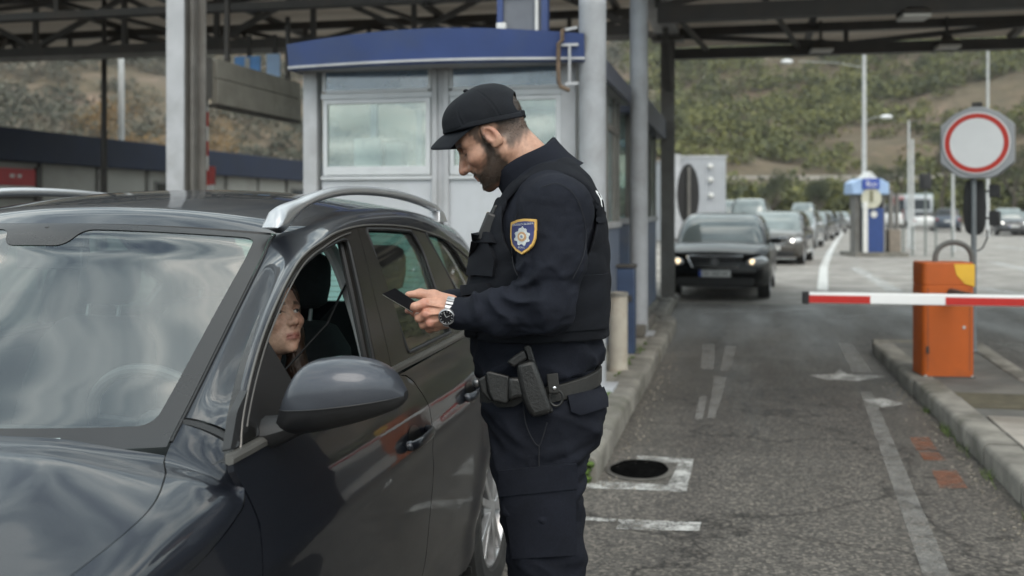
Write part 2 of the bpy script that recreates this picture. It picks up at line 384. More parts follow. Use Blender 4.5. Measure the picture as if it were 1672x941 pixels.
# litter, pebbles and weeds in the gutter
mb = MB()
for k in range(420):
    sd = random.random() < .6
    x = (1.36-abs(random.gauss(0, .07))) if sd else (-.72+abs(random.gauss(0, .08)))
    y = random.uniform(4.2, 9.5) if sd else random.uniform(5.5, 11); r = random.uniform(.003, .011)
    mb.ball((x, y, r*.4), (r, r*random.uniform(.6, 1.2), r*.6), 5, 3)
tag(obj('gutter_gravel', mb, pm('pebbles', (.20, .18, .15), .9, var=.6, vs=30)), kind='stuff')
mb = MB()
for k in range(240):
    y0 = random.choice([4.9, 5.3, 6.2, 6.9, 7.35, 7.5, 8.2])+random.gauss(0, .08); x0 = 1.40-random.uniform(0, .05)
    a = random.uniform(0, 6.3); l = random.uniform(.02, .055); dx, dy = math.cos(a)*l*.8, math.sin(a)*l*.8; w = .004
    mb.add([(x0-dy*.1, y0+dx*.1, 0), (x0+dy*.1, y0-dx*.1, 0), (x0+dx, y0+dy, l)], [(0, 1, 2)])
tag(obj('gutter_weeds', mb, pm('weed green', (.07, .10, .025), .9, var=.4, vs=20), smooth=0), kind='stuff')
# ---------------------------------------------------------------- hill
def hill_h(r, az):
    w = noise.noise((math.cos(az)*3, math.sin(az)*3, .5))
    pts_r = [0, 135, 150, 172, 180, 192, 205, 260, 380, 620, 900]
    pts_z = [-.3, -.3, 1.6, 6.4, 7.2, 7.4, 11.5, 24+4*w, 62+10*w, 150+15*w, 215]
    z = interp(r, pts_r, pts_z)
    if r > 140:
        k = min(1, (r-140)/60.)
        x, y = r*math.cos(az), r*math.sin(az)
        flat = 1-math.exp(-((r-186)/9.0)**2)
        z += k*flat*(noise.noise((x*.02, y*.02, 1))*7+noise.noise((x*.06, y*.06, 3))*2.2)
    return z
mb = MB(); A0, A1 = R_(35), R_(165)
def hp(a, b):
    r = 130+770*a**1.5; az = A0+(A1-A0)*b; return (r*math.cos(az), r*math.sin(az), hill_h(r, az))
mb.grid(hp, 90, 220)
def hill_mat():
    m, t = nt('hillside'); b = bsdf(t, .95); g = t.nodes.new('ShaderNodeTexCoord').outputs['Object']
    n = noise_tex(t, .035, 8, .65, vec=g, dist=.5); n2 = noise_tex(t, .3, 6, .7, vec=g)
    c = ramp(t, n, [(.34, (.130, .092, .060)), (.5, (.088, .070, .040)), (.66, (.165, .118, .086))])
    c = mixc(t, .6, c, ramp(t, n2, [(.35, (.5, .52, .42)), (.65, (1.35, 1.3, 1.25))]), 'MULTIPLY')
    L(t, c, b.inputs['Base Color']); bump(t, n2, b, .6, 1.0); return m
tag(obj('hill', mb, hill_mat()), kind='structure')
def leaf_mat(name, stops, rr=.7):
    m, t = nt(name); b = bsdf(t, rr); g = t.nodes.new('ShaderNodeTexCoord').outputs['Object']
    n = noise_tex(t, .05, 3, .6, vec=g); ge = t.nodes.new('ShaderNodeNewGeometry')
    f = N(t, 'ShaderNodeMath', operation='MULTIPLY_ADD'); L(t, ge.outputs['Random Per Island'], f.inputs[0]); f.inputs[1].default_value = .35
    n2 = noise_tex(t, .28, 3, .6, vec=g); a = N(t, 'ShaderNodeMath', operation='MULTIPLY_ADD'); L(t, n2, a.inputs[0]); a.inputs[1].default_value = 1.3
    mm = N(t, 'ShaderNodeMath', operation='MULTIPLY_ADD'); L(t, n, mm.inputs[0]); mm.inputs[1].default_value = .9; mm.inputs[2].default_value = -.78
    L(t, mm.outputs[0], a.inputs[2]); L(t, a.outputs[0], f.inputs[2])
    L(t, ramp(t, f.outputs[0], stops), b.inputs['Base Color']); b.inputs['Subsurface Weight'].default_value = 0
    return m
def leaf_cloud(centres, radii, per, size, seed=1):
    r_ = np.random.default_rng(seed); V = []
    n = len(centres); C_ = np.repeat(np.array(centres), per, 0); Rr = np.repeat(np.array(radii), per, 0)
    d = r_.normal(size=(n*per, 3)); d /= np.linalg.norm(d, axis=1, keepdims=True); d[:, 2] = np.abs(d[:, 2])*1.0-.15*(d[:, 2] < 0)
    p = C_+d*Rr*(r_.uniform(.55, 1.08, (n*per, 1)))
    e1 = r_.normal(size=(n*per, 3)); e1 /= np.linalg.norm(e1, axis=1, keepdims=True); e2 = np.cross(e1, r_.normal(size=(n*per, 3))); e2 /= np.linalg.norm(e2, axis=1, keepdims=True)
    s = size*(Rr[:, :1]**.5)*r_.uniform(.5, 1.2, (n*per, 1))
    q = np.stack([p-e1*s, p-e2*s*.6, p+e1*s, p+e2*s*.6], 1).reshape(-1, 3)
    return q
def quads_obj(name, q, m):
    me = bpy.data.meshes.new(name); nv = len(q); nf = nv//4
    me.vertices.add(nv); me.vertices.foreach_set('co', q.astype(np.float32).ravel()); me.loops.add(nv); me.loops.foreach_set('vertex_index', np.arange(nv, dtype=np.int32))
    me.polygons.add(nf); me.polygons.foreach_set('loop_start', np.arange(0, nv, 4, dtype=np.int32)); me.update(calc_edges=True); me.materials.append(m)
    o = bpy.data.objects.new(name, me); COL.objects.link(o); return o
SCRUB_G = leaf_mat('scrub green', [(.10, (.022, .026, .010)), (.36, (.058, .066, .019)), (.62, (.115, .120, .030)), (.9, (.19, .18, .05))])
SCRUB_B = leaf_mat('scrub dull', [(.15, (.032, .038, .024)), (.5, (.070, .070, .046)), (.8, (.125, .103, .072)), (.95, (.165, .125, .088))])
for nm_i, (nm, m, a0, a1, cnt, dens) in enumerate((('hill_scrub', SCRUB_G, 45, 96, 8800, -.30), ('hill_scrub', SCRUB_B, 94, 140, 4000, .0))):
    cs, rs = [], []
    while len(cs) < cnt:
        az = R_(random.uniform(a0, a1)); r = 142+460*random.random()**1.15
        if 176 < r < 196 and random.random() < .95: continue
        x, y = r*math.cos(az), r*math.sin(az)
        dn = noise.noise((x*.014, y*.014, 7))*1.1+.7*noise.noise((x*.05, y*.05, 2))
        if 164 < r < 200: continue
        if nm_i == 0 and r < 290 and dn < .0-.3*(r < 178) and random.random() < .7: continue
        low = -.35 if r < 178 else 0
        if dn < -.25+low+dens*random.random(): continue
        s = random.uniform(.9, 2.5)*(1.0+.0028*(r-140))*(1.4 if random.random() < .15 else 1)
        cs.append((x, y, hill_h(r, az)+s*.35)); rs.append((s*1.2, s*1.2, s*random.uniform(.8, 1.25)))
    tag(quads_obj(nm, leaf_cloud(cs, rs, 72, .29, 3), m), kind='stuff')
mb = MB()
for k in range(120):
    az = R_(48+50*k/119); az2 = R_(48+50*(k+1)/119)
    q = lambda r, a, z: (r*math.cos(a), r*math.sin(a), z)
    mb.add([q(181, az, 7.55), q(181, az2, 7.55), q(186, az2, 7.7), q(186, az, 7.7), q(181, az, 6.6), q(181, az2, 6.6)], [(0, 1, 2, 3), (4, 5, 1, 0)])
tag(obj('hill_road', mb, pm('pale road', (.33, .31, .28), .9, var=.2, vs=.1)), kind='structure')
# ================================================================ STRUCTURES AND STREET FURNITURE
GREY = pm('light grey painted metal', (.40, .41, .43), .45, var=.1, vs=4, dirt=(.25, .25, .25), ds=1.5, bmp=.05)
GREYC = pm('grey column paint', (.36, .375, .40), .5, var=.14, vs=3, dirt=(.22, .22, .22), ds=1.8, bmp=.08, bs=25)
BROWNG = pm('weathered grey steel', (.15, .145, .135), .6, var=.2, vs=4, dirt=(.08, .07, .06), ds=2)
DARKS = pm('dark truss steel', (.040, .037, .034), .6, var=.3, vs=3, dirt=(.06, .045, .035), ds=2)
BLUE = pm('blue fascia', (.030, .055, .165), .4, var=.15, vs=2, dirt=(.05, .07, .13), ds=1.2)
NAVY = pm('navy fascia', (.008, .014, .034), .75, var=.2, vs=1.5)
BLUEP = pm('blue grey panel', (.095, .125, .19), .45, var=.15, vs=3, dirt=(.15, .15, .16), ds=2)
PANEL = pm('pale panel', (.44, .46, .49), .45, var=.06, vs=1.5, dirt=(.34, .35, .36), ds=1.2)
ALU = pm('window frame aluminium', (.50, .52, .54), .4, var=.06, vs=6)
RUST = pm('rusty pipe', (.11, .075, .05), .75, var=.5, vs=14, bmp=.3, bs=60)
RUBBER = pm('black rubber', (.012, .012, .013), .8, var=.2, bmp=.1)
WHITEP = pm('white plastic', (.6, .6, .58), .5, var=.08)
GLASS_B = glass('booth glass', (.76, .86, .83), 1.85, .05, .13, (.46, .53, .51))
def sheet_mat():
    m, t = nt('corrugated roof underside'); b = bsdf(t, .75); co = t.nodes.new('ShaderNodeTexCoord').outputs['Object']
    wv = N(t, 'ShaderNodeTexWave', Scale=1.25); wv.bands_direction = 'Y'; wv.inputs['Distortion'].default_value = 0; L(t, co, wv.inputs['Vector'])
    n = noise_tex(t, .8, 6, .65, vec=co, stretch=(.4, 1.5, 1))
    c = ramp(t, n, [(.3, (.46, .39, .32)), (.7, (.68, .60, .51))])
    c = mixc(t, .35, c, ramp(t, wv.outputs['Fac'], [(.1, (.45, .45, .45)), (.4, (1, 1, 1))]), 'MULTIPLY')
    L(t, c, b.inputs['Base Color']); bump(t, wv.outputs['Fac'], b, .8, .05)
    # slight translucency added so a daylight glow brightens the dark underside
    tl = t.nodes.new('ShaderNodeBsdfTranslucent'); L(t, c, tl.inputs[0]); mx_ = N(t, 'ShaderNodeMixShader'); mx_.inputs[0].default_value = .06
    L(t, b.outputs[0], mx_.inputs[1]); L(t, tl.outputs[0], mx_.inputs[2]); out = [n for n in t.nodes if n.type == 'OUTPUT_MATERIAL'][0]; L(t, mx_.outputs[0], out.inputs[0]); return m
SHEET = sheet_mat()
# ---------------------------------------------------------------- canopy over the lanes
cn = thing('checkpoint_canopy', 'corrugated metal canopy on grey columns spanning the checkpoint lanes', 'canopy', (-1.08, 7.9, 0))
def sheet(x0, x1, prof):
    mb = MB()
    for i in range(len(prof)-1):
        (y0, z0), (y1, z1) = prof[i], prof[i+1]
        n = max(1, int((y1-y0)/.2)); 
        for k in range(n):
            a, b = y0+(y1-y0)*k/n, y0+(y1-y0)*(k+1)/n; za, zb = z0+(z1-z0)*k/n, z0+(z1-z0)*(k+1)/n; m_ = (a+b)/2
            mb.add([(x0, a, za), (x1, a, za), (x1, m_, (za+zb)/2+.04), (x0, m_, (za+zb)/2+.04), (x1, b, zb), (x0, b, zb)], [(0, 1, 2, 3), (3, 2, 4, 5)])
    return mb
obj('roof_sheet', sheet(-34, -1.1, [(8.6, 5.15), (20.5, 4.95)]), SHEET, cn, world=True, smooth=0, fix=False)
obj('roof_sheet', sheet(-1.1, 34, [(8.6, 5.15), (17.8, 4.30)]), SHEET, cn, world=True, smooth=0, fix=False)
def truss(x0, x1, y, zb, zt, step, tone, flip=0, w=.16, hb=.17):
    mb = MB(); mb.bx(x0, x1, y-w/2, y+w/2, zb, zb+hb)
    mb.bx(x0, x1, y-.06, y+.06, zt-.13, zt)
    n = int((x1-x0)/step)
    for i in range(n):
        a = x0+i*step; b = a+step
        mb.bar((a, y, zb+hb), (a, y, zt-.12), .07, .07)
        p, q = ((a, y, zb+hb), (b, y, zt-.12)) if (i+flip) % 2 else ((a, y, zt-.12), (b, y, zb+hb))
        mb.bar(p, q, .075, .075, up=(0, 1, 0))
    return obj('truss', mb, tone, cn, world=True, smooth=0)
truss(-34, -1.2, 14.15, 3.88, 4.9, 1.55, DARKS)
truss(-34, -1.2, 11.6, 3.95, 4.98, 1.7, DARKS, 1, hb=.09); truss(-34, -1.2, 17.3, 4.40, 4.90, 1.2, DARKS, 1, hb=.1)
for x in np.arange(-30, -2, 4.4):
    mb = MB(); mb.bar((x, 11.6, 3.95), (x+2.1, 14.15, 4.75), .07); mb.bar((x+2.1, 14.15, 4.75), (x+3.6, 17.3, 4.45), .06); mb.bar((x+1, 14.15, 4.0), (x-1.4, 17.3, 4.8), .06); obj('brace', mb, DARKS, cn, world=True, smooth=0)
mb = MB(); mb.bx(-34, -1.2, 13.98, 14.06, 3.83, 3.90); obj('gutter', mb, BROWNG, cn, world=True)
truss(-1.0, 34, 16.35, 3.88, 4.37, 2.6, DARKS, hb=.16)
truss(-1.0, 34, 13.2, 3.90, 4.66, 2.2, DARKS, 1, hb=.2)
for x in np.arange(-33, 34, 3.1):     # purlins across the trusses
    mb = MB(); y1, z0, z1 = (20.3, 5.08, 4.88) if x < -1.1 else (17.6, 5.06, 4.24)
    mb.bar((x, 8.8, z0), (x, y1, z1), .09, .1); obj('rafter', mb, DARKS, cn, world=True, smooth=0)
for px, y in ((1092, 15), (1250, 15.2)):
    mb = MB(); p = PY(px, 60, y); mb.bar((p.x, 13.3, 4.05), (p.x, 16.2, 4.45), .07); mb.bar((p.x+.5, 16.2, 4.0), (p.x-.4, 13.3, 4.7), .06); obj('brace', mb, BROWNG, cn, world=True, smooth=0)
# columns
def hcol(x, y, w, z1, m, z0=0.0, web=True, nm='column'):
    mb = MB()
    if web:
        t_ = w*.12; mb.bx(x-w/2, x+w/2, y-w/2, y-w/2+t_, z0, z1); mb.bx(x-w/2, x+w/2, y+w/2-t_, y+w/2, z0, z1); mb.bx(x-t_/2, x+t_/2, y-w/2+t_, y+w/2-t_, z0, z1)
    else: mb.bx(x-w/2, x+w/2, y-w/2, y+w/2, z0, z1)
    mb.bx(x-w*.8, x+w*.8, y-w*.8, y+w*.8, z0, z0+.03)
    return obj(nm, mb, m, cn, bevel=.004, world=True)
def rcol(x, y, r, z0, z1, m):
    mb = MB(); mb.lathe([(r, z0), (r, 3.06), (r*1.012, 3.065), (r*1.012, 3.10), (r, 3.105), (r, z1)], 28, c=(x, y, 0)); mb.box((x, y, z0+.015), (r*3.4, r*3.4, .03)); return obj('column', mb, m, cn, world=True)
cp = PY(305, 300, 9.3)
mb = MB(); x0, y0 = cp.x, 9.3   # left column: lit flange and shaded web painted as lighter and darker grey
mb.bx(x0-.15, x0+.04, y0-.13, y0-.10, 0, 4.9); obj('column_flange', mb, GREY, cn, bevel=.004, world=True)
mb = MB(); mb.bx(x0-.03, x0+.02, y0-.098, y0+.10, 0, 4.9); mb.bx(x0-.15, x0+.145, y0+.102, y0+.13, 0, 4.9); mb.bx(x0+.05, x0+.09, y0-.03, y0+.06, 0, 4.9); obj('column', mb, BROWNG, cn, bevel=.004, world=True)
rcol(-1.09, 7.84, .105, .137, 4.95, GREYC); rcol(-1.07, 11.4, .10, .137, 4.4, GREYC)
hcol(-1.08, 16.35, .21, 4.25, BROWNG, .137)
mb = MB(); mb.bx(-1.26, -.90, 8.9, 16.3, 4.24, 4.5); obj('long_beam', mb, pm('pale beam paint', (.55, .55, .55), .5, var=.1, dirt=(.35, .34, .33)), cn, bevel=.01, world=True)
mb = MB(); mb.bar((-1.05, 16.25, 3.4), (-1.05, 15.4, 4.2), .08); mb.box((-1.08, 16.35, 4.2), (.5, .35, .06)); obj('gusset', mb, BROWNG, cn, world=True)
mb = MB()
for x in (-26.5, -17.5): mb.bx(x-.12, x+.12, 14.05, 14.25, 0, 3.9)
for x in (6.5, 14, 22): mb.bx(x-.12, x+.12, 16.25, 16.45, 0, 3.9) if x > 12 else None
obj('column', mb, BROWNG, cn, world=True)
# floodlights under the canopy
LENS = pm('frosted lamp lens', (.62, .60, .55), .4, var=.1, vs=10)
for (u, v, y, lb) in ((1492, 24, 13.2, 'square canopy floodlight under the near truss, highest of the three'), (1340, 80, 16.2, 'square canopy floodlight under the far truss, left of the two there'), (1546, 74, 16.2, 'square canopy floodlight under the far truss, above the round sign')):
    p = PY(u, v, y); th_ = thing('floodlight', lb, 'floodlight', tuple(p), .12, 'floodlights under the canopy')
    mb = MB(); mb.loft([[(sx*a, sy*a, z) for sx, sy in ((-1, -1), (1, -1), (1, 1), (-1, 1))] for a, z in ((.17, -.01), (.16, .04), (.07, .09), (.05, .14))]); obj('housing', mb, DARKS, th_, bevel=.005)
    mb = MB(); mb.box((0, 0, -.035), (.32, .32, .045)); obj('lens', mb, LENS, th_, bevel=.006)
    mb = MB(); mb.bar((0, 0, .13), (0, 0, .42), .04); mb.bar((-.06, 0, .13), (.06, 0, .13), .03); obj('bracket', mb, DARKS, th_)
# ---------------------------------------------------------------- inspection booth
BX0, BX1, BY0, BY1 = PY(500, 200, 7.95).x, -1.235, 7.95, 11.0
bt = thing('inspection_booth', 'pale inspection booth with curved blue roof fascia behind the officer', 'booth', ((BX0+BX1)/2, BY0, .137))
def zf(v, y=BY0, u=700): return PY(u, v, y).z
ztop, zt0, zt1, zw0, zw1, zsill = zf(108), zf(113), zf(146), zf(160), zf(271), zf(287)
def xf(u, y=BY0): return PY(u, 200, y).x
mb = MB()   # front lower panels and body core
xm0, xm1 = xf(705), xf(733)
for a, b in ((xf(524), xm0), (xm1, xf(916))):
    mb.bx(a, b, BY0+.02, BY0+.06, .17, zsill-.02)
obj('wall_panel', mb, PANEL, bt, world=True, bevel=.004)
mb = MB(); mb.bx(BX0-.02, BX0+.10, BY0-.02, BY0+.1, .14, ztop+.05); mb.bx(xf(916), BX1, BY0-.015, BY0+.1, .14, ztop+.05)
mb.bx(xm0, xm0+.045, BY0-.01, BY0+.08, .17, ztop); mb.bx(xm1-.045, xm1, BY0-.01, BY0+.08, .17, ztop); mb.bx(xm0+.045, xm1-.045, BY0+.012, BY0+.06, .17, ztop)
obj('post', mb, GREY, bt, world=True, bevel=.005)
mb = MB()
for a, b in ((xf(524), xm0), (xm1, xf(916))):
    for y0_, z0_, z1_ in ((BY0-.005, zsill-.03, zsill), (BY0, zt0, zt0+.03), (BY0, zw0+.005, zt1-.015)):
        mb = MB(); mb.bx(a, b, y0_, BY0+.07, z0_, z1_); obj('rail', mb, ALU, bt, world=True, bevel=.004)
for k, (a, b) in enumerate(((xf(526), xm0-.0), (xm1, xf(918)))):
    fr = MB(); w_ = .045
    fr.bx(a+.01, a+w_, BY0-.012, BY0+.03, zsill+.005, zw0); fr.bx(b-w_, b-.01, BY0-.012, BY0+.03, zsill+.005, zw0); fr.bx(a+w_, b-w_, BY0-.012, BY0+.03, zsill+.005, zw1-.0); fr.bx(a+w_, b-w_, BY0-.012, BY0+.03, zw0-.035, zw0)
    wn = obj('window', fr, ALU, bt, world=True, bevel=.004)
    p = MB(); p.bx(a+w_, b-w_, BY0+.006, BY0+.012, zw1, zw0-.035); obj('pane', p, GLASS_B, wn, world=True)
    fr = MB(); fr.bx(a+.005, a+.03, BY0-.008, BY0+.03, zt1, zt0); fr.bx(b-.03, b-.005, BY0-.008, BY0+.03, zt1, zt0); fr.bx(a+.03, b-.03, BY0-.008, BY0+.03, zt1-.014, zt1+.012)
    wn = obj('transom_window', fr, ALU, bt, world=True, bevel=.003)
    p = MB(); p.bx(a+.03, b-.03, BY0+.006, BY0+.012, zt1+.01, zt0); obj('pane', p, glass('transom glass', (.30, .42, .55), 1.9, .10, .30, (.22, .34, .45)), wn, world=True)
# side, back and floor
mb = MB(); mb.bx(BX0, BX1-.02, BY1-.06, BY1, .14, 1.7); mb.bx(BX0, BX0+.05, BY0+.1, BY1-.06, .14, 1.7)
for x_, y_ in ((BX0+.03, BY1-.03), (BX1-.05, BY1-.03), ((BX0+BX1)/2, BY1-.03), (BX0+.03, 9.5)): mb.bx(x_-.03, x_+.03, y_-.03, y_+.03, 1.7, ztop)
mb.bx(BX0+.05, BX1-.03, BY0+.08, BY1-.06, .14, .5)
obj('rear_wall', mb, PANEL, bt, world=True)
mb = MB(); zs = 1.33
mb.bx(BX1-.035, BX1-.005, BY0+.1, BY1, .2, zs)
obj('side_panel', mb, BLUEP, bt, world=True, bevel=.004)
mb = MB(); mb.bx(BX1-.05, BX1+.02, BY0+.1, BY1, zs, zs+.06); obj('ledge', mb, GREY, bt, world=True, bevel=.006)
mb = MB(); mb.bx(BX1-.1, BX1+.0, BY0+.1, BY1, .14, .2); obj('plinth', mb, KERB, bt, world=True)
mb = MB()
for y in (BY0+.12, 8.75, 9.35, 9.95, 10.6, BY1-.03): mb.bx(BX1-.04, BX1, y-.03, y+.03, zs+.06, ztop)
mb.bx(BX1-.038, BX1-.002, BY0+.1, BY1, 2.3, 2.36)
fo = obj('side_frame', mb, BROWNG, bt, world=True, bevel=.004)
p = MB(); p.bx(BX1-.025, BX1-.018, BY0+.1, BY1, zs+.06, ztop); obj('pane', p, GLASS_B, fo, world=True)
mb = MB()   # curved blue fascia: bowed in plan, wraps round to the sides
def fas(zb, zt):
    xl, xr = xf(468, 7.7), BX1+.10; P = []
    for i in range(17):
        a = i/16; P.append((xl+(xr-xl)*a, BY0-.25-.16*math.sin(math.pi*a)))
    return P
xl, xr = xf(468, 7.7), BX1+.10
fp = fas(0, 0)
zb_, zt_ = zf(107, 7.7), zf(64, 7.7)
for i in range(16):
    (a, y0), (b, y1) = fp[i], fp[i+1]
    arch = lambda k: .055*math.sin(math.pi*k/16)
    vs = [(a+.0, y0+.04, zb_), (b, y1+.04, zb_), (b, y1, zt_+arch(i+1)), (a, y0, zt_+arch(i)), (a, y0+.1, zb_), (b, y1+.1, zb_), (b, y1+.1, zt_+arch(i+1)), (a, y0+.1, zt_+arch(i))]
    mb.add(vs, [(0, 1, 2, 3), (4, 7, 6, 5), (0, 4, 5, 1), (3, 2, 6, 7)])
mb.add([(xl, BY0-.21, zb_), (xl, BY0-.25, zt_), (xl, BY1+.2, zt_), (xl, BY1+.2, zb_)], [(0, 1, 2, 3)])
obj('fascia', mb, BLUE, bt, world=True, smooth=30)
mb = MB(); mb.prism(fp+[(xr, BY1+.2), (xl, BY1+.2)], lambda a, b: (a, b+.02, zb_+.012), lambda a, b: (a, b+.02, zb_+.03)); obj('soffit', mb, GREY, bt, world=True, smooth=0)
mb = MB()   # roof cap
for i in range(16):
    (a, y0), (b, y1) = fp[i], fp[i+1]; arch = lambda k: .055*math.sin(math.pi*k/16)
    mb.add([(a, y0, zt_+arch(i)), (b, y1, zt_+arch(i+1)), (b, BY1+.2, zt_+arch(i+1)), (a, BY1+.2, zt_+arch(i))], [(0, 1, 2, 3)])
obj('roof', mb, BLUE, bt, world=True)
mb = MB(); mb.bx(xr-.03, xr, BY0-.2, BY1+.2, zb_+.01, zt_); obj('side_fascia', mb, pm('grey blue fascia', (.075, .085, .12), .5, var=.2), bt, world=True, bevel=.004)
# things seen through the booth window
dk = thing('desk', 'pale desk inside the booth under the window', 'desk', ((BX0+BX1)/2, 8.7, .5))
mb = MB(); mb.bx(BX0+.1, BX1-.15, 8.35, 9.1, 1.72, 1.76); obj('desk_top', mb, WHITEP, dk, world=True, bevel=.004)
mb = MB()
for x in (BX0+.15, BX1-.2):
    for y in (8.4, 9.05): mb.bx(x-.025, x+.025, y-.025, y+.025, .5, 1.72)
obj('desk_frame', mb, GREY, dk, world=True)
for (u0, u1, v0, v1, y, lb) in ((578, 622, 226, 272, 8.6, 'pale computer monitor seen through the left booth window'), (630, 655, 235, 272, 8.9, 'small pale document box right of the booth monitor')):
    a, b = PY(u0, v1, y), PY(u1, v0, y)
    if u0 == 578:
        th_ = thing('monitor', lb, 'monitor', ((a.x+b.x)/2, y, 1.76))
        mb = MB(); mb.bx(a.x, b.x, y, y+.03, 1.85, b.z); obj('screen', mb, pm('monitor shell', (.55, .57, .57), .5, var=.05), th_, world=True, bevel=.006)
        mb = MB(); mb.bx((a.x+b.x)/2-.02, (a.x+b.x)/2+.02, y+.03, y+.06, 1.77, 1.95); mb.bx((a.x+b.x)/2-.09, (a.x+b.x)/2+.09, y-.02, y+.1, 1.76, 1.77); obj('stand', mb, GREY, th_, world=True)
    else:
        mb = MB(); mb.bx(a.x, b.x, y, y+.2, 1.76, b.z); mb.bx(a.x-.006, b.x+.006, y-.006, y+.206, b.z-.05, b.z+.004); tag(obj('document_box', mb, WHITEP, bevel=.005), lb, 'box')
# rusty pipe with brackets
pp = thing('drain_pipe', 'rusty bent pipe with white brackets on the booth corner', 'pipe', tuple(PY(920, 140, 7.6)))
mb = MB(); P = [PY(u, v, 7.62) for u, v in ((921, 47), (918, 52), (918, 66), (912, 72), (911.5, 100), (912, 134), (916, 142), (930, 148))]
mb.tube(P, .017, 10); obj('pipe', mb, RUST, pp, world=True)
mb = MB()
for u0, v0, u1, v1 in ((918, 50, 942, 45), (914, 74, 944, 73), (930, 76, 930, 140), (922, 138, 944, 136)): mb.bar(PY(u0, v0, 7.66), PY(u1, v1, 7.70), .02)
obj('bracket', mb, GREY, pp, world=True)
# blue framed panel standing on the booth roof
a, b = PY(813, 55, 8.15), PY(896, 0, 8.15)
rs = thing('roof_panel', 'blue framed grey panel standing on the booth roof', 'panel', ((a.x+b.x)/2, 8.15, zt_))
mb = MB(); zt2 = b.z+.35
mb.bx(a.x, a.x+.05, 8.11, 8.19, zt_-.03, zt2); mb.bx(b.x-.055, b.x, 8.11, 8.19, zt_-.03, zt2); mb.bx(a.x+.05, b.x-.055, 8.11, 8.19, zf(2, 8.15), zf(-9, 8.15)); mb.bx(a.x+.05, b.x-.055, 8.11, 8.19, zt2-.05, zt2)
obj('frame', mb, BLUE, rs, world=True, bevel=.004)
mb = MB(); mb.bx(a.x+.05, b.x-.055, 8.14, 8.17, zt_-.03, zt2-.05); obj('infill', mb, pm('grey infill', (.13, .14, .16), .5, var=.1), rs, world=True)
mb = MB(); q = PY(876, 0, 8.1); mb.bx(q.x-.012, q.x+.012, 8.1, 8.12, zt_, zt2); obj('white_strip', mb, WHITEP, rs, world=True)
q = PY(819, 46, 8.05); mb = MB(); mb.box((q.x, 8.05, q.z), (.075, .06, .075)); mb.box((q.x, 8.018, q.z), (.055, .01, .055)); mb.bx(q.x-.01, q.x+.01, 8.05, 8.13, q.z-.03, q.z-.01)
tag(obj('junction_box', mb, WHITEP, bevel=.006), 'small white junction box on the blue roof panel frame', 'junction box')
# second booth further down the island
b2 = thing('rear_booth', 'blue and grey second booth further back along the island', 'booth', (-2.3, 13.6, .137))
X1 = -1.235
mb = MB(); mb.bx(-3.3, X1, 12.0, 16.0, .14, 1.35); obj('lower_wall', mb, BLUEP, b2, world=True, bevel=.01)
mb = MB(); mb.bx(-3.3, X1+.03, 11.98, 16.02, 1.35, 1.42); obj('ledge', mb, GREY, b2, world=True)
mb = MB()
for y in (12.05, 13, 14, 15, 15.95): mb.bx(X1-.05, X1, y-.04, y+.04, 1.42, 2.62)
for x in (-3.25, -2.3): mb.bx(x-.04, x+.04, 12.0, 12.06, 1.42, 2.62)
fo = obj('frame', mb, BROWNG, b2, world=True)
mb = MB(); mb.bx(X1-.03, X1-.02, 12.05, 15.95, 1.42, 2.62); mb.bx(-3.3, X1, 12.02, 12.03, 1.42, 2.62); obj('pane', mb, GLASS_B, fo, world=True)
mb = MB(); mb.bx(-3.4, X1+.14, 11.75, 16.2, 2.62, 2.92); obj('roof', mb, pm('grey blue fascia', (.075, .085, .12)), b2, world=True, bevel=.01)
# bollard and blue post box beside the booth
p = G(1009, 606, .137); q = G(1025, 560, .137)
bo = thing('bollard', 'chipped beige concrete bollard on the island beside the booth', 'bollard', tuple(p))
mb = MB(); mb.lathe([(.086, 0), (.086, .03), (.083, .05), (.083, .64), (.075, .665), (.05, .672), (0, .672)], 26, cap=True); obj('shaft', mb, pm('beige concrete', (.36, .33, .28), .85, var=.15, vs=7, dirt=(.20, .15, .10), ds=3.5, bmp=.3, bs=40), bo)
mb = MB(); mb.lathe([(.0, .671), (.088, .671), (.088, .64), (.0835, .64)], 26); obj('cap', mb, KERB, bo)
q = W(1023, 520, 9.9)
th_ = thing('post_box', 'dark blue narrow metal box standing behind the beige bollard', 'box', (q.x, q.y, .137))
mb = MB(); mb.bx(-.085, .085, -.09, .09, 0, .82); obj('housing', mb, pm('dark blue metal', (.03, .05, .10), .5, var=.2), th_, bevel=.01)
mb = MB(); mb.bx(-.095, .095, -.10, .10, .82, .85); obj('lid', mb, DARKS, th_, bevel=.006)
mb = MB(); mb.bx(-.06, .06, -.097, -.088, .5, .56); obj('slot', mb, DARKS, th_)
mb = MB(); pA = G(1060, 520, .15); mb.bx(-1.30, -.98, 11.1, 12.6, .138, .26); tag(obj('footing', mb, pm('dark concrete', (.12, .11, .095), .9, var=.3, bmp=.4), bevel=.02), 'low dark concrete footing beside the second column', 'footing')
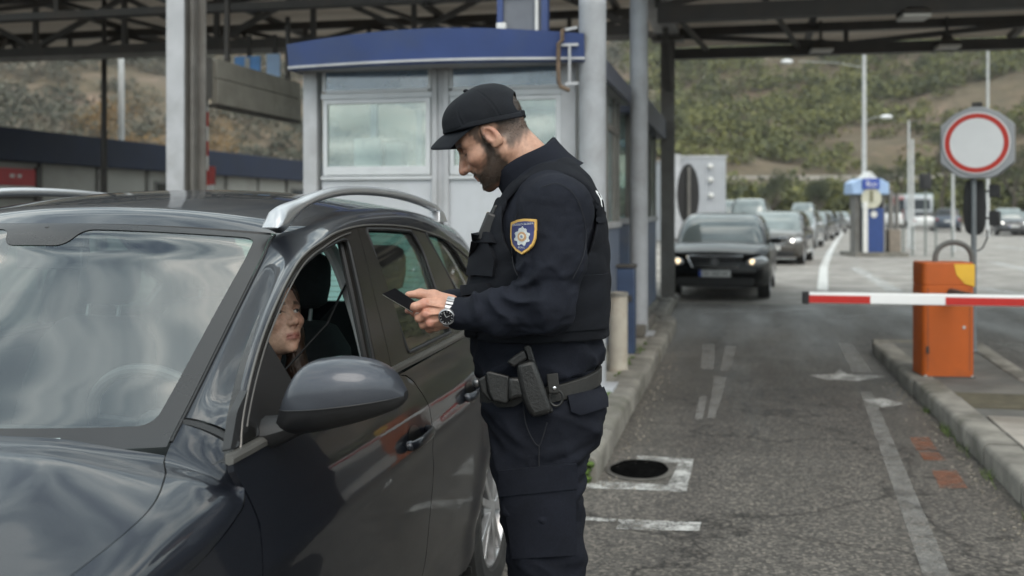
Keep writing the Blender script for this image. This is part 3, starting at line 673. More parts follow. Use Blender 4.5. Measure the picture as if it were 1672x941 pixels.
# ---------------------------------------------------------------- left: long low building, hanging panel, striped post, masts
lb = thing('low_building', 'long low building with navy fascia and cream panels beyond the far lane', 'building', (-13, 20, 0))
XB = -13.0
ya, yb = 9.0, 44.0
mb = MB(); mb.bx(XB-.3, XB+.12, ya, yb, 2.42, 3.02); obj('fascia', mb, NAVY, lb, world=True, bevel=.01)
mb = MB(); mb.bx(XB-6, XB-.3, ya, yb, 2.9, 2.98); obj('roof', mb, BROWNG, lb, world=True)
CREAM = pm('cream panel', (.30, .295, .27), .6, var=.1, vs=.8, dirt=(.2, .19, .17), ds=.7)
mb = MB(); mb.bx(XB-.3, XB-.15, ya, yb, 0, 2.42); obj('wall', mb, CREAM, lb, world=True)
y = 10.0; k = 0
while y < 43:
    mb = MB(); mb.bx(XB-.16, XB-.11, y-.05, y+.05, 0, 2.42); obj('mullion', mb, DARKS if k % 3 == 1 else BROWNG, lb, world=True)
    if k % 4 == 2 or y > 27:
        wn = MB(); wn.bx(XB-.155, XB-.12, y+.3, y+1.5, .9, 2.2); w0 = obj('window', wn, BROWNG, lb, world=True)
        p = MB(); p.bx(XB-.12, XB-.115, y+.36, y+1.44, .96, 2.14); obj('pane', p, pm('dark pane', (.02, .022, .024), .15, var=.3), w0, world=True)
    y += 1.85; k += 1
q = PX(9, 288, XB+.0)
sg = thing('wall_sign', 'red and white sign board on the low building wall', 'sign', (XB-.08, q.y, q.z))
mb = MB(); mb.bx(-.02, .02, -.9, .9, -.16, .16); obj('red_field', mb, pm('sign red', (.35, .02, .025), .5, var=.1), sg, bevel=.005)
mb = MB(); mb.bx(-.018, .018, -.9, .9, -.30, -.17); obj('white_field', mb, WHITEP, sg)
mb = MB(); mb.bx(-.03, .03, .92, 1.02, -.45, .2); mb.bx(-.04, .0, -.92, .92, -.4, -.3); obj('frame', mb, DARKS, sg)
mb = MB(); mb.box((.022, .25, .02), (.006, .12, .06)); mb.box((.022, .45, .02), (.006, .1, .06)); obj('lettering', mb, WHITEP, sg)
hp_ = thing('hanging_panel', 'weathered grey metal panel hung below the canopy beside the left column', 'panel', (-5.5, 11.2, 2.6))
PG = pm('panel olive grey', (.30, .285, .245), .6, var=.2, vs=2.5, dirt=(.19, .18, .15), ds=2)
XH = -5.5; pa, pb = PX(356, 170, XH), PX(492, 205, XH)
zb0 = pa.z; zt0_ = PX(356, 96, XH).z
mb = MB(); mb.bx(XH-.08, XH, pa.y, pb.y, zb0, zb0+(zt0_-zb0)*.56); obj('lower_sheet', mb, PG, hp_, world=True, bevel=.006)
mb = MB(); mb.bx(XH-.08, XH-.008, pa.y, pb.y, zb0+(zt0_-zb0)*.58, zt0_); obj('upper_sheet', mb, PG, hp_, world=True, bevel=.006)
mb = MB(); e0 = PX(334, 170, XH).y; mb.bx(XH-.3, XH-.02, e0, e0+.1, zb0, zt0_+.02); mb.bx(XH-.25, XH-.05, e0+.14, pa.y-.03, zb0+.05, zt0_); obj('end_frame', mb, BROWNG, hp_, world=True)
mb = MB(); mb.bar((XH-.05, pa.y+.3, zt0_), (XH-.05, pa.y+.3, 3.95), .05); mb.bar((XH-.05, pb.y-.3, zt0_), (XH-.05, pb.y-.3, 3.95), .05); mb.bx(XH-.12, XH+.01, pa.y, pb.y, zb0-.03, zb0); obj('hanger', mb, DARKS, hp_, world=True)
# blue sign boards glimpsed behind it
SKYB = pm('light blue sign', (.16, .40, .85), .5, var=.15)
for u0, u1, v0, v1, lbl in ((384, 425, 92, 135, 'light blue sign board with white mark above the hanging panel'), (436, 457, 88, 150, 'narrow pale blue sign board next to the booth roof')):
    a, b = PY(u0, v1, 13.2), PY(u1, v0, 13.2); cx_ = (a.x+b.x)/2
    th_ = thing('sign_board', lbl, 'sign', (cx_, 13.2, a.z))
    mb = MB(); mb.bx(a.x, b.x, 13.18, 13.22, a.z, b.z); obj('board', mb, SKYB if u0 < 400 else pm('pale blue sign', (.42, .60, .88), .5, var=.1), th_, world=True, bevel=.004)
    if u0 < 400:
        w0 = PY(401, 110, 13.15).x; mb = MB(); mb.bx(w0-.02, w0+.05, 13.165, 13.178, a.z+.05, b.z-.02); obj('white_mark', mb, WHITEP, th_, world=True)
    mb = MB(); mb.bar((cx_, 13.25, a.z), (cx_, 13.25, 3.95), .05); obj('hanger', mb, DARKS, th_, world=True)
q = PY(336, 320, 10.2)
sp = thing('striped_post', 'slim red and white striped post beside the left column', 'post', (q.x, 10.2, 0))
for k in range(17):
    mb = MB(); mb.bx(-.022, .022, -.022, .022, .16*k+.02, .16*(k+1)+.02) if True else 0
    obj('red_band' if k % 2 else 'white_band', mb, pm('band red', (.38, .035, .03), .5, var=.15) if k % 2 else WHITEP, sp)
mb = MB(); mb.bx(-.08, .08, -.08, .08, 0, .02); obj('foot', mb, DARKS, sp)
# striped arm of a raised barrier + parked white van roof shape far left
q = PY(310/1, 300, 14)
rb = thing('striped_marker', 'small red and white marker board under the navy fascia', 'marker', tuple(PX(345, 300, -8.4)))
mb = MB(); mb.bx(-.06, .06, -.03, .03, -.02, .28); obj('red_face', mb, pm('band red', (.38, .035, .03)), rb)
mb = MB(); mb.bx(-.05, .05, -.028, .028, -.6, -.025); obj('white_face', mb, WHITEP, rb)
mb = MB(); mb.bx(-.02, .02, -.02, .02, -1.7, -.6); obj('stem', mb, DARKS, rb)
def mast(name, u, d, h, r, m, lbl, arms=(), cat='lamp post', base=0.0, grp=None):
    p = W(u, 345, d); th_ = thing(name, lbl, cat, (p.x, p.y, base), TH, grp)
    mb = MB(); mb.lathe([(r*1.5, 0), (r*1.5, .12), (r*1.15, .16), (r, h*.5), (r*.75, h), (0, h)], 12); obj('pole', mb, m, th_)
    for dx, z in arms:
        mb = MB(); mb.tube([(0, 0, z-.15), (dx*.4, 0, z+.02), (dx*.85, 0, z+.06)], .010, 8); obj('arm', mb, m, th_)
        mb = MB(); mb.ball((dx, 0, z+.05), (.22, .14, .08), 12, 6); obj('lamp_head', mb, pm('lamp head white', (.72, .73, .74), .35, var=.05), th_)
    return th_
GALV = pm('galvanised steel', (.42, .43, .43), .45, var=.12, vs=5)
mast('lamp_post', 1411, 36, 8.6, .075, GALV, 'tall galvanised lamp post with two small lamps in front of the green hill', ((-2.7, 6.68), (.78, 4.75)))
mast('mast', 198, 24, 9, .07, GALV, 'pale slender mast behind the low building, right of the dark pole', (), 'mast')
mast('mast', 170, 17, 5.2, .05, DARKS, 'dark thin pole rising behind the low building', (), 'mast')
mast('lamp_post', 1613, 60, 11.5, .08, GALV, 'thin lamp post rising above the round white sign', ((1.2, 11.2),))
mast('mast', 1490, 40, 4.3, .06, GALV, 'short grey pole pair left of the round sign', (), 'mast')
mast('mast', 1556, 38, 3.0, .06, GALV, 'grey pole between the round sign and the small signal', (), 'mast')
mast('mast', 1484, 42, 5.2, .05, GALV, 'taller thin grey pole beside the short pole', (), 'mast')
# ---------------------------------------------------------------- right: barrier, sign post, kiosk, posts
ORG = pm('barrier orange', (.40, .078, .004), .5, var=.07, vs=4, dirt=(.27, .06, .010), ds=2.2, bmp=.04)
BC = G(1539, 612, .118)
br = thing('boom_barrier', 'orange boom barrier cabinet with red and white striped arm across the lane', 'barrier', tuple(BC), TH*.5)
mb = MB(); w2, d2 = .207, .17
def rrect(w, d, r, n=5):
    P = []
    for cx_, cy_, a0 in ((w-r, d-r, 0), (-w+r, d-r, 90), (-w+r, -d+r, 180), (w-r, -d+r, 270)):
        for k in range(n+1): a = R_(a0+90*k/n); P.append((cx_+r*math.cos(a), cy_+r*math.sin(a)))
    return P
H_ = .955
mb.loft([[(x, y, z) for x, y in rrect(w2+o, d2+o, .045)] for z, o in ((.01, 0), (.758, 0), (.762, -.004), (.768, -.004), (.772, 0), (H_-.01, 0), (H_, -.008))]); obj('cabinet', mb, ORG, br, smooth=30)
mb = MB(); mb.loft([[(x, y, z) for x, y in rrect(w2+.012, d2+.012, .045)] for z in (0, .012)]); obj('base_plate', mb, DARKS, br)
mb = MB(); mb.prism([(.0, 0), (.02, -.09), (.09, -.165), (.165, -.185), (.165, 0)], lambda a, b: (.04+a, -d2-.004, H_+b-.012), lambda a, b: (.04+a, -d2-.001, H_+b-.012)); obj('yellow_corner', mb, pm('amber plate', (.62, .36, .03), .4, var=.08), br, smooth=0)
mb = MB(); mb.bx(-.155, -.035, -d2-.005, -d2-.001, .665, .70); obj('rating_plate', mb, pm('grey plate', (.3, .31, .31), .5, var=.1), br, smooth=0)
mb = MB(); mb.cyl((.03, -d2-.006, .685), (.03, -d2-.001, .685), .022, n=16); obj('keyhole', mb, DARKS, br)
mb = MB()
mb.tube([(-.06+.0, 0, H_-.01)]+[(.09-.15*math.cos(a), 0, H_+.03+.135*math.sin(a)) for a in np.linspace(.1, math.pi-.05, 14)]+[(.243, 0, H_-.1), (.22, 0, H_-.2)], .023, 10); obj('hoop', mb, pm('grey rubber hose', (.09, .09, .085), .6, var=.2), br)
mb = MB()
for sx in (-1, 1):
    for sy in (-1, 1): mb.cyl((sx*(w2-.02), sy*(d2+.004), .012), (sx*(w2-.02), sy*(d2+.004), .022), .011, n=6)
obj('anchor_bolt', mb, GALV, br)
mb = MB(); mb.bx(-.168, -.164, -d2-.0015, -d2+.002, .06, .74); mb.bx(.164, .168, -d2-.0015, -d2+.002, .06, .74); obj('door_seam', mb, DARKS, br, smooth=0)
mb = MB(); mb.cyl((.12, -d2-.007, .42), (.12, -d2, .42), .013, n=14); mb.bx(.117, .123, -d2-.009, -d2-.006, .41, .43); obj('lock', mb, GALV, br)
mb = MB()
for z_ in (.20, .62): mb.bx(-.182, -.160, -d2-.012, -d2+.004, z_, z_+.06)
obj('hinge', mb, DARKS, br, bevel=.003)
# boom arm
e0 = W(1311, 486, 8.05); dirx = Vector((1, .02, -.0)).normalized()
inv = FR[br].inverted()
def arm_pt(s, dz=0, dy=0): return e0+dirx*s+Vector((0, dy, dz))
LA = 5.2; hh, dd = .043, .025; s = .045; k = 0
cap_mb = MB(); cap_mb.bar(arm_pt(-.005), arm_pt(.045), .06, .094)
spans = [(.045, .50, 'r'), (.50, 1.045, 'w'), (1.045, 1.95, 'r'), (1.95, 2.5, 'w'), (2.5, 3.4, 'r'), (3.4, 3.95, 'w'), (3.95, LA, 'r')]
mb = MB(); mb.bar(arm_pt(.045), arm_pt(LA), dd*2, hh*2); am = obj('arm', mb, pm('arm white', (.70, .70, .70), .35, var=.05, vs=2), br, world=True, bevel=.008)
for a, b, c in spans:
    if c == 'r':
        mb = MB()
        for sy in (-1, 1): mb.bar(arm_pt(a, -.008, sy*(dd+.001)), arm_pt(b, -.008, sy*(dd+.001)), .002, hh*2-.028)
        obj('red_stripe', mb, pm('reflective red', (.40, .013, .008), .45, var=.08, vs=30), am, world=True)
obj('end_cap', cap_mb, RUBBER, am, world=True, bevel=.006)
mb = MB(); c_ = Vector((.02, -d2-.002, .70)); ay = inv @ arm_pt(1.35)
mb.cyl((.02, -d2+.01, ay.z), (.02, ay.y+dd, ay.z), .036, n=20); obj('pivot', mb, DARKS, br)
# arm support post beyond the frame
pe = arm_pt(4.9); 
ap = thing('arm_rest', 'grey fork post carrying the far end of the barrier arm', 'post', (pe.x, pe.y, 0))
mb = MB(); mb.bx(-.04, .04, -.04, .04, 0, pe.z-.05); obj('post', mb, GALV, ap)
mb = MB(); mb.bx(-.05, .05, -.06, .06, pe.z-.055, pe.z-.045); mb.bx(-.05, .05, -.06, -.045, pe.z-.045, pe.z+.05); mb.bx(-.05, .05, .045, .06, pe.z-.045, pe.z+.05); obj('fork', mb, DARKS, ap)
# no-vehicles sign with signal
SP = G(1590, 574, .118)
sn = thing('prohibition_sign', 'round white sign with red ring on a grey post behind the orange barrier', 'sign', tuple(SP), -R_(19))
dS = 9.8; mpp = dS/1680
zc = 1.5+(345-231)*mpp
def zz(v): return 1.5+(345-v)*mpp-.118
mb = MB(); mb.cyl((0, 0, 0), (0, 0, zz(175)), .026, n=16); mb.lathe([(.05, 0), (.05, .012), (.03, .02)], 16); obj('post', mb, pm('dark galvanised', (.14, .155, .165), .5, var=.12), sn)
cxs = (1598-1592)*mpp
# backing: box with cut corners
W2, T_, B_ = 57*mpp, (231-170)*mpp, (290-231)*mpp
poly = [(-W2, -.19), (-W2, .18), (-W2*.62, T_*.82), (-.06, T_), (.06, T_), (W2*.62, T_*.82), (W2, .18), (W2, -.19), (W2*.55, -B_*.93), (.12, -B_), (-.12, -B_), (-W2*.55, -B_*.93)]
mb = MB(); mb.prism(poly, lambda a, b: (cxs+a, -.075, zz(231)+b), lambda a, b: (cxs+a, .06, zz(231)+b)); obj('housing', mb, pm('sign grey', (.30, .31, .325), .5, var=.08), sn, bevel=.01, smooth=30)
RD = 52*mpp
mb = MB(); mb.lathe([(0, 0), (RD, 0), (RD, .012), (0, .012)], 48, 'y', (cxs, -.092, zz(231))); obj('white_rim', mb, pm('sign white', (.66, .67, .68), .35, var=.03), sn)
mb = MB(); mb.lathe([(RD*.80, -.003), (RD*.955, -.003), (RD*.955, 0), (RD*.80, 0)], 48, 'y', (cxs, -.0925, zz(231))); obj('red_ring', mb, pm('sign ring red', (.44, .022, .010), .5, var=.05), sn, smooth=40)
mb = MB(); mb.lathe([(0, -.002), (RD*.80, -.002), (RD*.80, 0), (0, 0)], 48, 'y', (cxs, -.0925, zz(231))); obj('white_field', mb, pm('sign white', (.66, .67, .68)), sn)
mb = MB(); mb.box((cxs-.005, 0, zz(166)), (.09, .08, .05)); obj('top_bracket', mb, DARKS, sn, bevel=.005)
sgx = (1592-1592)*mpp
# signal back-board facing away
sl = thing('traffic_signal', 'black oval back of a traffic signal on the round sign post', 'traffic light', (SP.x, SP.y, zz(385)+.118), -R_(19))
hS, wS = (385-293)*mpp, 17*mpp
poly = [(-wS*.8, 0.03), (-wS, .12), (-wS*1.08, hS*.5), (-wS, hS-.12), (-wS*.8, hS), (wS*.8, hS), (wS, hS-.12), (wS*1.08, hS*.5), (wS, .12), (wS*.8, .03), (wS*.4, 0), (-wS*.4, 0)]
BLK = pm('signal black', (.012, .012, .013), .55, var=.2)
mb = MB(); mb.prism(poly, lambda a, b: (a, .045, b), lambda a, b: (a, .085, b)); obj('backboard', mb, BLK, sl, bevel=.01)
mb = MB(); mb.bx(-wS*.6, wS*.6, .088, .2, .06, hS-.06); obj('housing', mb, BLK, sl, bevel=.015)
for zz_ in (.13, hS/2, hS-.13):
    mb = MB(); mb.lathe([(.06, .2), (.065, .27), (.055, .27), (.05, .21), (0, .20)], 16, 'y', (0, 0, zz_)); obj('visor', mb, BLK, sl)
for v0, v1 in ((300, 322), (345, 369)):
    mb = MB(); z0 = zz(v1)-zz(385); z1 = zz(v0)-zz(385); mb.bx(.13, .225, .04, .16, z0, z1); mb.bx(.024, .13, .07, .09, (z0+z1)/2-.01, (z0+z1)/2+.01); obj('side_lamp', mb, BLK, sl, bevel=.008)
mb = MB(); mb.tube([(.11, .08, .05), (.115, .06, -.03), (.075, .03, -.13), (.03, .01, -.16)], .008, 8); obj('cable', mb, RUBBER, sl)
# oval sign back by the container
p = W(1124, 345, 24.5); mp = 24.5/1680
ov = thing('signal_back', 'black oval back of a lane signal beside the black car', 'traffic light', (p.x, p.y, 0), TH)
poly = [(18*mp*math.cos(a)*(1 if abs(math.sin(a)) < .8 else .95), 1.5+(345-(268+366)/2)*mp+50*mp*math.sin(a)) for a in np.linspace(0, 2*math.pi, 24, endpoint=False)]
mb = MB(); mb.prism(poly, lambda a, b: (a, 0, b), lambda a, b: (a, .09, b)); obj('backboard', mb, BLK, ov, bevel=.01)
mb = MB(); mb.cyl((0, -.05, 0), (0, -.05, 2.55), .04, n=12); obj('post', mb, BROWNG, ov)
mb = MB(); mb.bx(-.16, .16, .092, .22, 1.35, 2.45); obj('housing', mb, BLK, ov, bevel=.02)
# grey container building
a, b = W(1101, 345, 46), W(1185, 345, 46)
cb = thing('container_office', 'pale grey corrugated container office behind the black oval signal', 'container', tuple(((a+b)/2).xy.to_3d()), TH)
Lw = (b-a).length/2; zt3 = 1.5+(345-258)*46/1680
mb = MB(); n = 60
mb.loft([[(-Lw+2*Lw*i/n, (-.04 if (i//2) % 2 else 0), z) for i in range(n+1)] for z in (.15, zt3)], False, False); mb.bx(-Lw, Lw, .03, 6, .1, zt3-.02)
obj('wall', mb, pm('pale corrugated', (.36, .375, .40), .5, var=.08, vs=1.5), cb, smooth=0)
mb = MB(); mb.bx(-Lw-.05, Lw+.05, -.06, 6.05, zt3, zt3+.1); obj('roof', mb, GREY, cb); mb = MB(); mb.bx(-Lw-.12, -Lw+.22, -.3, -.08, 0, zt3+.15); obj('end_post', mb, GREY, cb)
for x, z in ((.45, 2.9), (.47, 2.2), (.44, 3.5)):
    mb = MB(); mb.ball((x, -.12, z), (.13, .1, .12), 10, 6); obj('wall_lamp', mb, WHITEP, cb)
# kiosk
p = G(1417, 419, 0); dk_ = 34.5; mk = dk_/1680
ks = thing('payment_kiosk', 'blue and white payment kiosk with gabled light blue top on a small island', 'kiosk', (p.x, p.y, 0), TH)
kx = lambda u: (u-1417)*mk
kz = lambda v: 1.5+(345-v)*mk
mb = MB(); mb.bx(kx(1393), kx(1478), -.3, 1.4, 0, .14); obj('base', mb, KERB, ks, bevel=.02)
mb = MB(); mb.bx(kx(1412), kx(1440), -.15, .4, .14, kz(340)); obj('body', mb, pm('kiosk blue', (.02, .05, .18), .4, var=.1), ks, bevel=.02)
mb = MB(); mb.bx(kx(1396), kx(1403), -.1, .5, .14, kz(318)); mb.bx(kx(1440), kx(1443), -.1, .5, .14, kz(318)); mb.bx(kx(1403), kx(1411), .3, .45, .14, kz(318)); obj('frame', mb, BROWNG, ks)
mb = MB(); mb.bx(kx(1404), kx(1411), -.36, -.27, .14, kz(330)); obj('white_post', mb, WHITEP, ks)
poly = [(kx(1388), kz(318)), (kx(1388), kz(300)), (kx(1400), kz(293)), (kx(1434), kz(293)), (kx(1447), kz(300)), (kx(1447), kz(318))]
mb = MB(); mb.prism(poly, lambda a, b: (a, -.25, b), lambda a, b: (a, .6, b)); obj('hood', mb, pm('hood light blue', (.30, .42, .62), .4, var=.06), ks, bevel=.02)
mb = MB(); mb.prism([(kx(1408), kz(293)), (kx(1418), kz(281)), (kx(1430), kz(293))], lambda a, b: (a, -.2, b), lambda a, b: (a, .5, b)); obj('roof_peak', mb, WHITEP, ks)
sb = MB(); sb.bx(kx(1404), kx(1430), -.34, -.255, kz(309), kz(293)); sgn = obj('sign', sb, pm('sign deep blue', (.015, .05, .32), .4, var=.05), ks)
tm = text_mb('Bus', .26, Matrix.Translation((kx(1417), -.345, kz(301.5))) @ Matrix.Rotation(R_(90), 4, 'X')); obj('lettering', tm, WHITEP, sgn, smooth=0, fix=False)
mb = MB(); mb.lathe([(.0, 0), (.33, 0), (.33, .04), (0, .04)], 28, 'y', (kx(1418), -.30, kz(324.5))); dsc = obj('disc', mb, pm('cream disc', (.46, .45, .36), .5, var=.1), ks)
mb = MB(); mb.bx(kx(1415), kx(1420), -.335, -.322, kz(330), kz(312)); obj('mark', mb, pm('mark olive', (.16, .15, .09), .6), dsc)
mb = MB(); mb.lathe([(0, 0), (.11, 0), (.11, .02), (0, .02)], 20, 'y', (kx(1424), -.175, kz(350))); obj('emblem', mb, WHITEP, ks)
p = W(1459, 345, 34.2)
cbk = thing('concrete_plinth', 'brownish concrete plinth with steel posts right of the kiosk', 'plinth', (p.x, p.y, .14), TH)
mb = MB(); mb.bx(-.2, .2, -.15, .2, 0, .75); obj('block', mb, pm('brown concrete', (.20, .17, .14), .9, var=.2), cbk, bevel=.02)
mb = MB(); mb.bx(-.16, -.02, -.05, .08, .75, 2.05); mb.bx(.06, .16, -.05, .08, .75, 1.95); obj('post', mb, BROWNG, cbk)
for i, (u, top, bot, nm) in enumerate(((1475, 372, 418, 'first'), (1490, 370, 418, 'second'), (1511, 305, 418, 'third'), (1528, 372, 418, 'fourth'), (1555, 370, 420, 'fifth'))):
    p = G(u, bot, 0); d = 1.5*1680/(bot-345)
    st = thing('marker_post', ['thin grey marker post nearest the concrete plinth', 'thin grey marker post second from the concrete plinth', 'marker post carrying a small black signal box', 'thin grey marker post just right of the one with a signal box', 'thin grey marker post nearest the round sign'][i], 'post', (p.x, p.y, 0), TH, 'marker posts beside the kiosk')
    mb = MB(); h = 1.5+(345-top)*d/1680; mb.cyl((0, 0, 0), (0, 0, h), .035, n=8); mb.bx(-.08, .08, -.08, .08, 0, .02); obj('post', mb, pm('green grey post', (.16, .18, .17), .5, var=.1), st)
    if top < 350: mb = MB(); mb.bx(-.17, .17, -.1, .12, h-.1, h+.45); mb.bx(-.12, .12, -.13, -.1, h-.05, h+.4); obj('signal_box', mb, BLK, st, bevel=.02)
# ---------------------------------------------------------------- trees
def tree(u, d, h, cr, lbl, m, dens, seed, base=0, openr=.55, tr=.09, lsz=.11):
    p = W(u, 345, d); th_ = thing('tree', lbl, 'tree', (p.x, p.y, base)); r_ = random.Random(seed)
    mb = MB(); tips = []
    def limb(a, dirv, l, r, dep):
        pts = [a]; dv_ = Vector(dirv)
        for k in range(4):
            dv_ = (dv_+Vector((r_.gauss(0, .16), r_.gauss(0, .16), r_.gauss(.04, .08)))).normalized(); pts.append(pts[-1]+dv_*l/4)
        mb.tube(pts, [r*(1-.5*k/4) for k in range(5)], 7, cap=False)
        if dep == 0 or l < .3: tips.append(pts[-1]); tips.append(pts[-2]); return
        for k in range(r_.choice((3, 4))):
            a2 = r_.uniform(0, 6.3); sp = r_.uniform(.4, .95); nd = Vector((math.cos(a2)*sp, math.sin(a2)*sp, .75)).normalized(); limb(pts[r_.choice((2, 3, 4))], nd, l*r_.uniform(.55, .75), r*.5, dep-1)
    limb(Vector((0, 0, -.1)), (0, 0, 1), h*.42, tr, 3)
    obj('trunk', mb, pm('bark', (.09, .075, .06), .9, var=.3), th_)
    q = leaf_cloud([tuple(x) for x in tips], [(cr, cr, cr)]*len(tips), dens, lsz, seed)
    o = quads_obj('crown', q, m); o.parent = th_
AUT = leaf_mat('autumn leaves', [(.1, (.10, .065, .032)), (.5, (.23, .14, .055)), (.9, (.33, .21, .09))])
tree(243, 33, 6.3, .62, 'autumn tree with thin orange leaves behind the low building', AUT, 55, 5, lsz=.048)
tree(322, 38, 5.6, .6, 'smaller autumn tree with sparse orange leaves right of the left column', AUT, 40, 9, lsz=.048)
OLV = leaf_mat('dark evergreen leaves', [(.15, (.02, .026, .012)), (.5, (.045, .055, .022)), (.9, (.085, .09, .035))])
for i, (u, d, h, lbl) in enumerate(((1535, 128, 15, 'dark green tree behind the lot, left of the round sign'), (1655, 122, 11, 'dark bushy tree at the right edge behind the dark cars'), (1450, 132, 9, 'low dark tree behind the kiosk'), (1255, 135, 8.5, 'low dark tree behind the car queue'), (1330, 133, 7, 'dark bush tree above the queue of cars'))):
    tree(u, d, h, 1.15, lbl, OLV, 30, 20+i, 0, tr=.25)
# ================================================================ HERO CAR
XC = -1.80
def Hlow(y, z):
    h = pchip(z, [.16, .30, .45, .62, .74, .83, .90, .97, 1.04, 1.12], [.830, .868, .890, .900, .899, .892, .878, .856, .833, .812])
    k = pchip(y, [.2, .5, .8, 1.2, 1.7, 2.6, 3.6, 4.1, 4.5, 4.75], [-.30, -.12, -.035, -.005, 0, .004, .0, -.012, -.05, -.12])
    crease = .006*math.exp(-((z-(.80+.02*(y-2)))/.03)**2) - .010*math.exp(-((z-(.36+.01*(y-2)))/.06)**2)
    fl = 0
    for yc in (1.22, 3.93):
        d = math.hypot(y-yc, z-.34); fl += .018*math.exp(-((d-.40)/.07)**2)
    return h + k + crease + fl
def Hgl(y, z):
    dz = z-1.0
    return .842 - .24*dz - .22*dz*abs(dz) + pchip(y, [1.5, 2.2, 3.0, 3.6, 4.1, 4.6], [-.012, 0, 0, -.006, -.03, -.08])
def sidepx(u, v, H):
    x = XC+.85
    for _ in range(40):
        p = PX(u, v, x); x = XC+H(p.y, p.z)
    return (p.y, p.z)
PAINT = None
def paint():
    m, t = nt('dark grey car paint'); b = bsdf(t, .38, .55)
    co = t.nodes.new('ShaderNodeTexCoord').outputs['Object']
    fl = noise_tex(t, 900, 1, .5, vec=co); c = ramp(t, fl, [(.35, (.008, .0095, .014)), (.7, (.022, .025, .034))])
    sep = t.nodes.new('ShaderNodeSeparateXYZ'); L(t, co, sep.inputs[0])
    lowz = N(t, 'ShaderNodeMapRange'); L(t, sep.outputs[2], lowz.inputs[0]); lowz.inputs[1].default_value = .85; lowz.inputs[2].default_value = .2; lowz.inputs[3].default_value = 0; lowz.inputs[4].default_value = 1
    dn = noise_tex(t, 5, 8, .7, vec=co, stretch=(1, .5, 1.6)); dr = ramp(t, dn, [(.42, (.02, .02, .02)), (.72, (.32, .32, .32))])
    spk = noise_tex(t, 130, 2, .6, vec=co); sr = ramp(t, spk, [(.62, (0, 0, 0)), (.72, (.7, .7, .7))])
    f = N(t, 'ShaderNodeMath', operation='MULTIPLY_ADD'); L(t, sr, f.inputs[0]); f.inputs[1].default_value = .35; L(t, dr, f.inputs[2])
    f2 = N(t, 'ShaderNodeMath', operation='MULTIPLY'); L(t, f.outputs[0], f2.inputs[0]); L(t, lowz.outputs[0], f2.inputs[1])
    f3 = N(t, 'ShaderNodeMath', operation='MULTIPLY_ADD'); L(t, dr, f3.inputs[0]); f3.inputs[1].default_value = .02; L(t, f2.outputs[0], f3.inputs[2])
    c = mixc(t, f3.outputs[0], c, (.15, .13, .11)); L(t, c, b.inputs['Base Color'])
    b.inputs['Coat Weight'].default_value = .85; b.inputs['Specular IOR Level'].default_value = .2; b.inputs['Coat IOR'].default_value = 1.38
    cr = N(t, 'ShaderNodeMath', operation='MULTIPLY_ADD'); L(t, f3.outputs[0], cr.inputs[0]); cr.inputs[1].default_value = .5; cr.inputs[2].default_value = .035; L(t, cr.outputs[0], b.inputs['Coat Roughness'])
    bp = N(t, 'ShaderNodeBump', Strength=.02, Distance=.02); L(t, noise_tex(t, 7, 2, .5, vec=co), bp.inputs['Height']); L(t, bp.outputs[0], b.inputs['Coat Normal'])
    return m
PAINT = paint()
TRIM = pm('black car trim', (.012, .012, .013), .45, var=.15, vs=10)
GLOSSB = pm('gloss black pillar', (.020, .019, .018), .18, var=.15, vs=5)
SEAL = pm('window seal', (.010, .010, .011), .6, var=.2)
MOLD = pm('satin window moulding', (.16, .155, .145), .3, .6, var=.1)
SATIN = pm('satin aluminium rail', (.50, .51, .53), .32, .75, var=.06, vs=3)
FABRIC = pm('dark seat cloth', (.012, .013, .016), .92, var=.3, vs=60, bmp=.4, bs=300)
DASH = pm('dash plastic', (.022, .022, .024), .6, var=.15, bmp=.3, bs=250)
LINER = pm('grey headliner', (.38, .38, .38), .9, var=.08, vs=30)
PILLAR_IN = pm('pale pillar trim', (.66, .66, .67), .6, var=.05)
WGLASS = glass('windscreen glass', (.82, .90, .88), 1.78, .004, .02, (.3, .32, .33))
TGLASS = glass('tinted rear glass', (.30, .43, .39), 1.6, .004, .03)
RGLASS = glass('teal rear screen', (.42, .72, .64), 1.5, .004, .03)
FRIT = pm('windscreen black border', (.020, .019, .020), .28, var=.1)
car = thing('parked_car', 'dark grey estate car with roof rails and open driver window beside the officer', 'car', (XC, 2.5, 0))
def inpoly(p, poly):
    x, y = p; c = False; n = len(poly); j = n-1
    for i in range(n):
        xi, yi = poly[i]; xj, yj = poly[j]
        if (yi > y) != (yj > y) and x < (xj-xi)*(y-yi)/(yj-yi)+xi: c = not c
        j = i
    return c
def resample(poly, step):
    out = []
    for i in range(len(poly)):
        a = Vector(poly[i]); b = Vector(poly[(i+1) % len(poly)]); n = max(1, int(math.ceil((b-a).length/step)))
        for k in range(n): out.append(tuple(a+(b-a)*k/n))
    return out
def inset_poly(poly, d):
    n = len(poly); A = sum(poly[i][0]*poly[(i+1) % n][1]-poly[(i+1) % n][0]*poly[i][1] for i in range(n)); s = 1 if A > 0 else -1; out = []
    for i in range(n):
        p0, p, p1 = Vector(poly[i-1]), Vector(poly[i]), Vector(poly[(i+1) % n])
        e0 = (p-p0).normalized(); e1 = (p1-p).normalized(); n0 = Vector((-e0.y, e0.x))*s; n1 = Vector((-e1.y, e1.x))*s
        m_ = n0+n1; m_ = m_/max(.4, m_.dot(m_)/2) if m_.length > 1e-6 else n0
        out.append(tuple(p+m_*d))
    return out
def rounded(poly, r, n=4):
    out = []; N_ = len(poly)
    for i in range(N_):
        p0, p, p1 = Vector(poly[i-1]), Vector(poly[i]), Vector(poly[(i+1) % N_]); a = (p0-p); b = (p1-p); q = min(r, a.length*.4, b.length*.4)
        A, B = p+a.normalized()*q, p+b.normalized()*q
        for k in range(n+1): t = k/n; out.append(tuple(A*(1-t)**2+p*2*t*(1-t)+B*t*t))
    return out
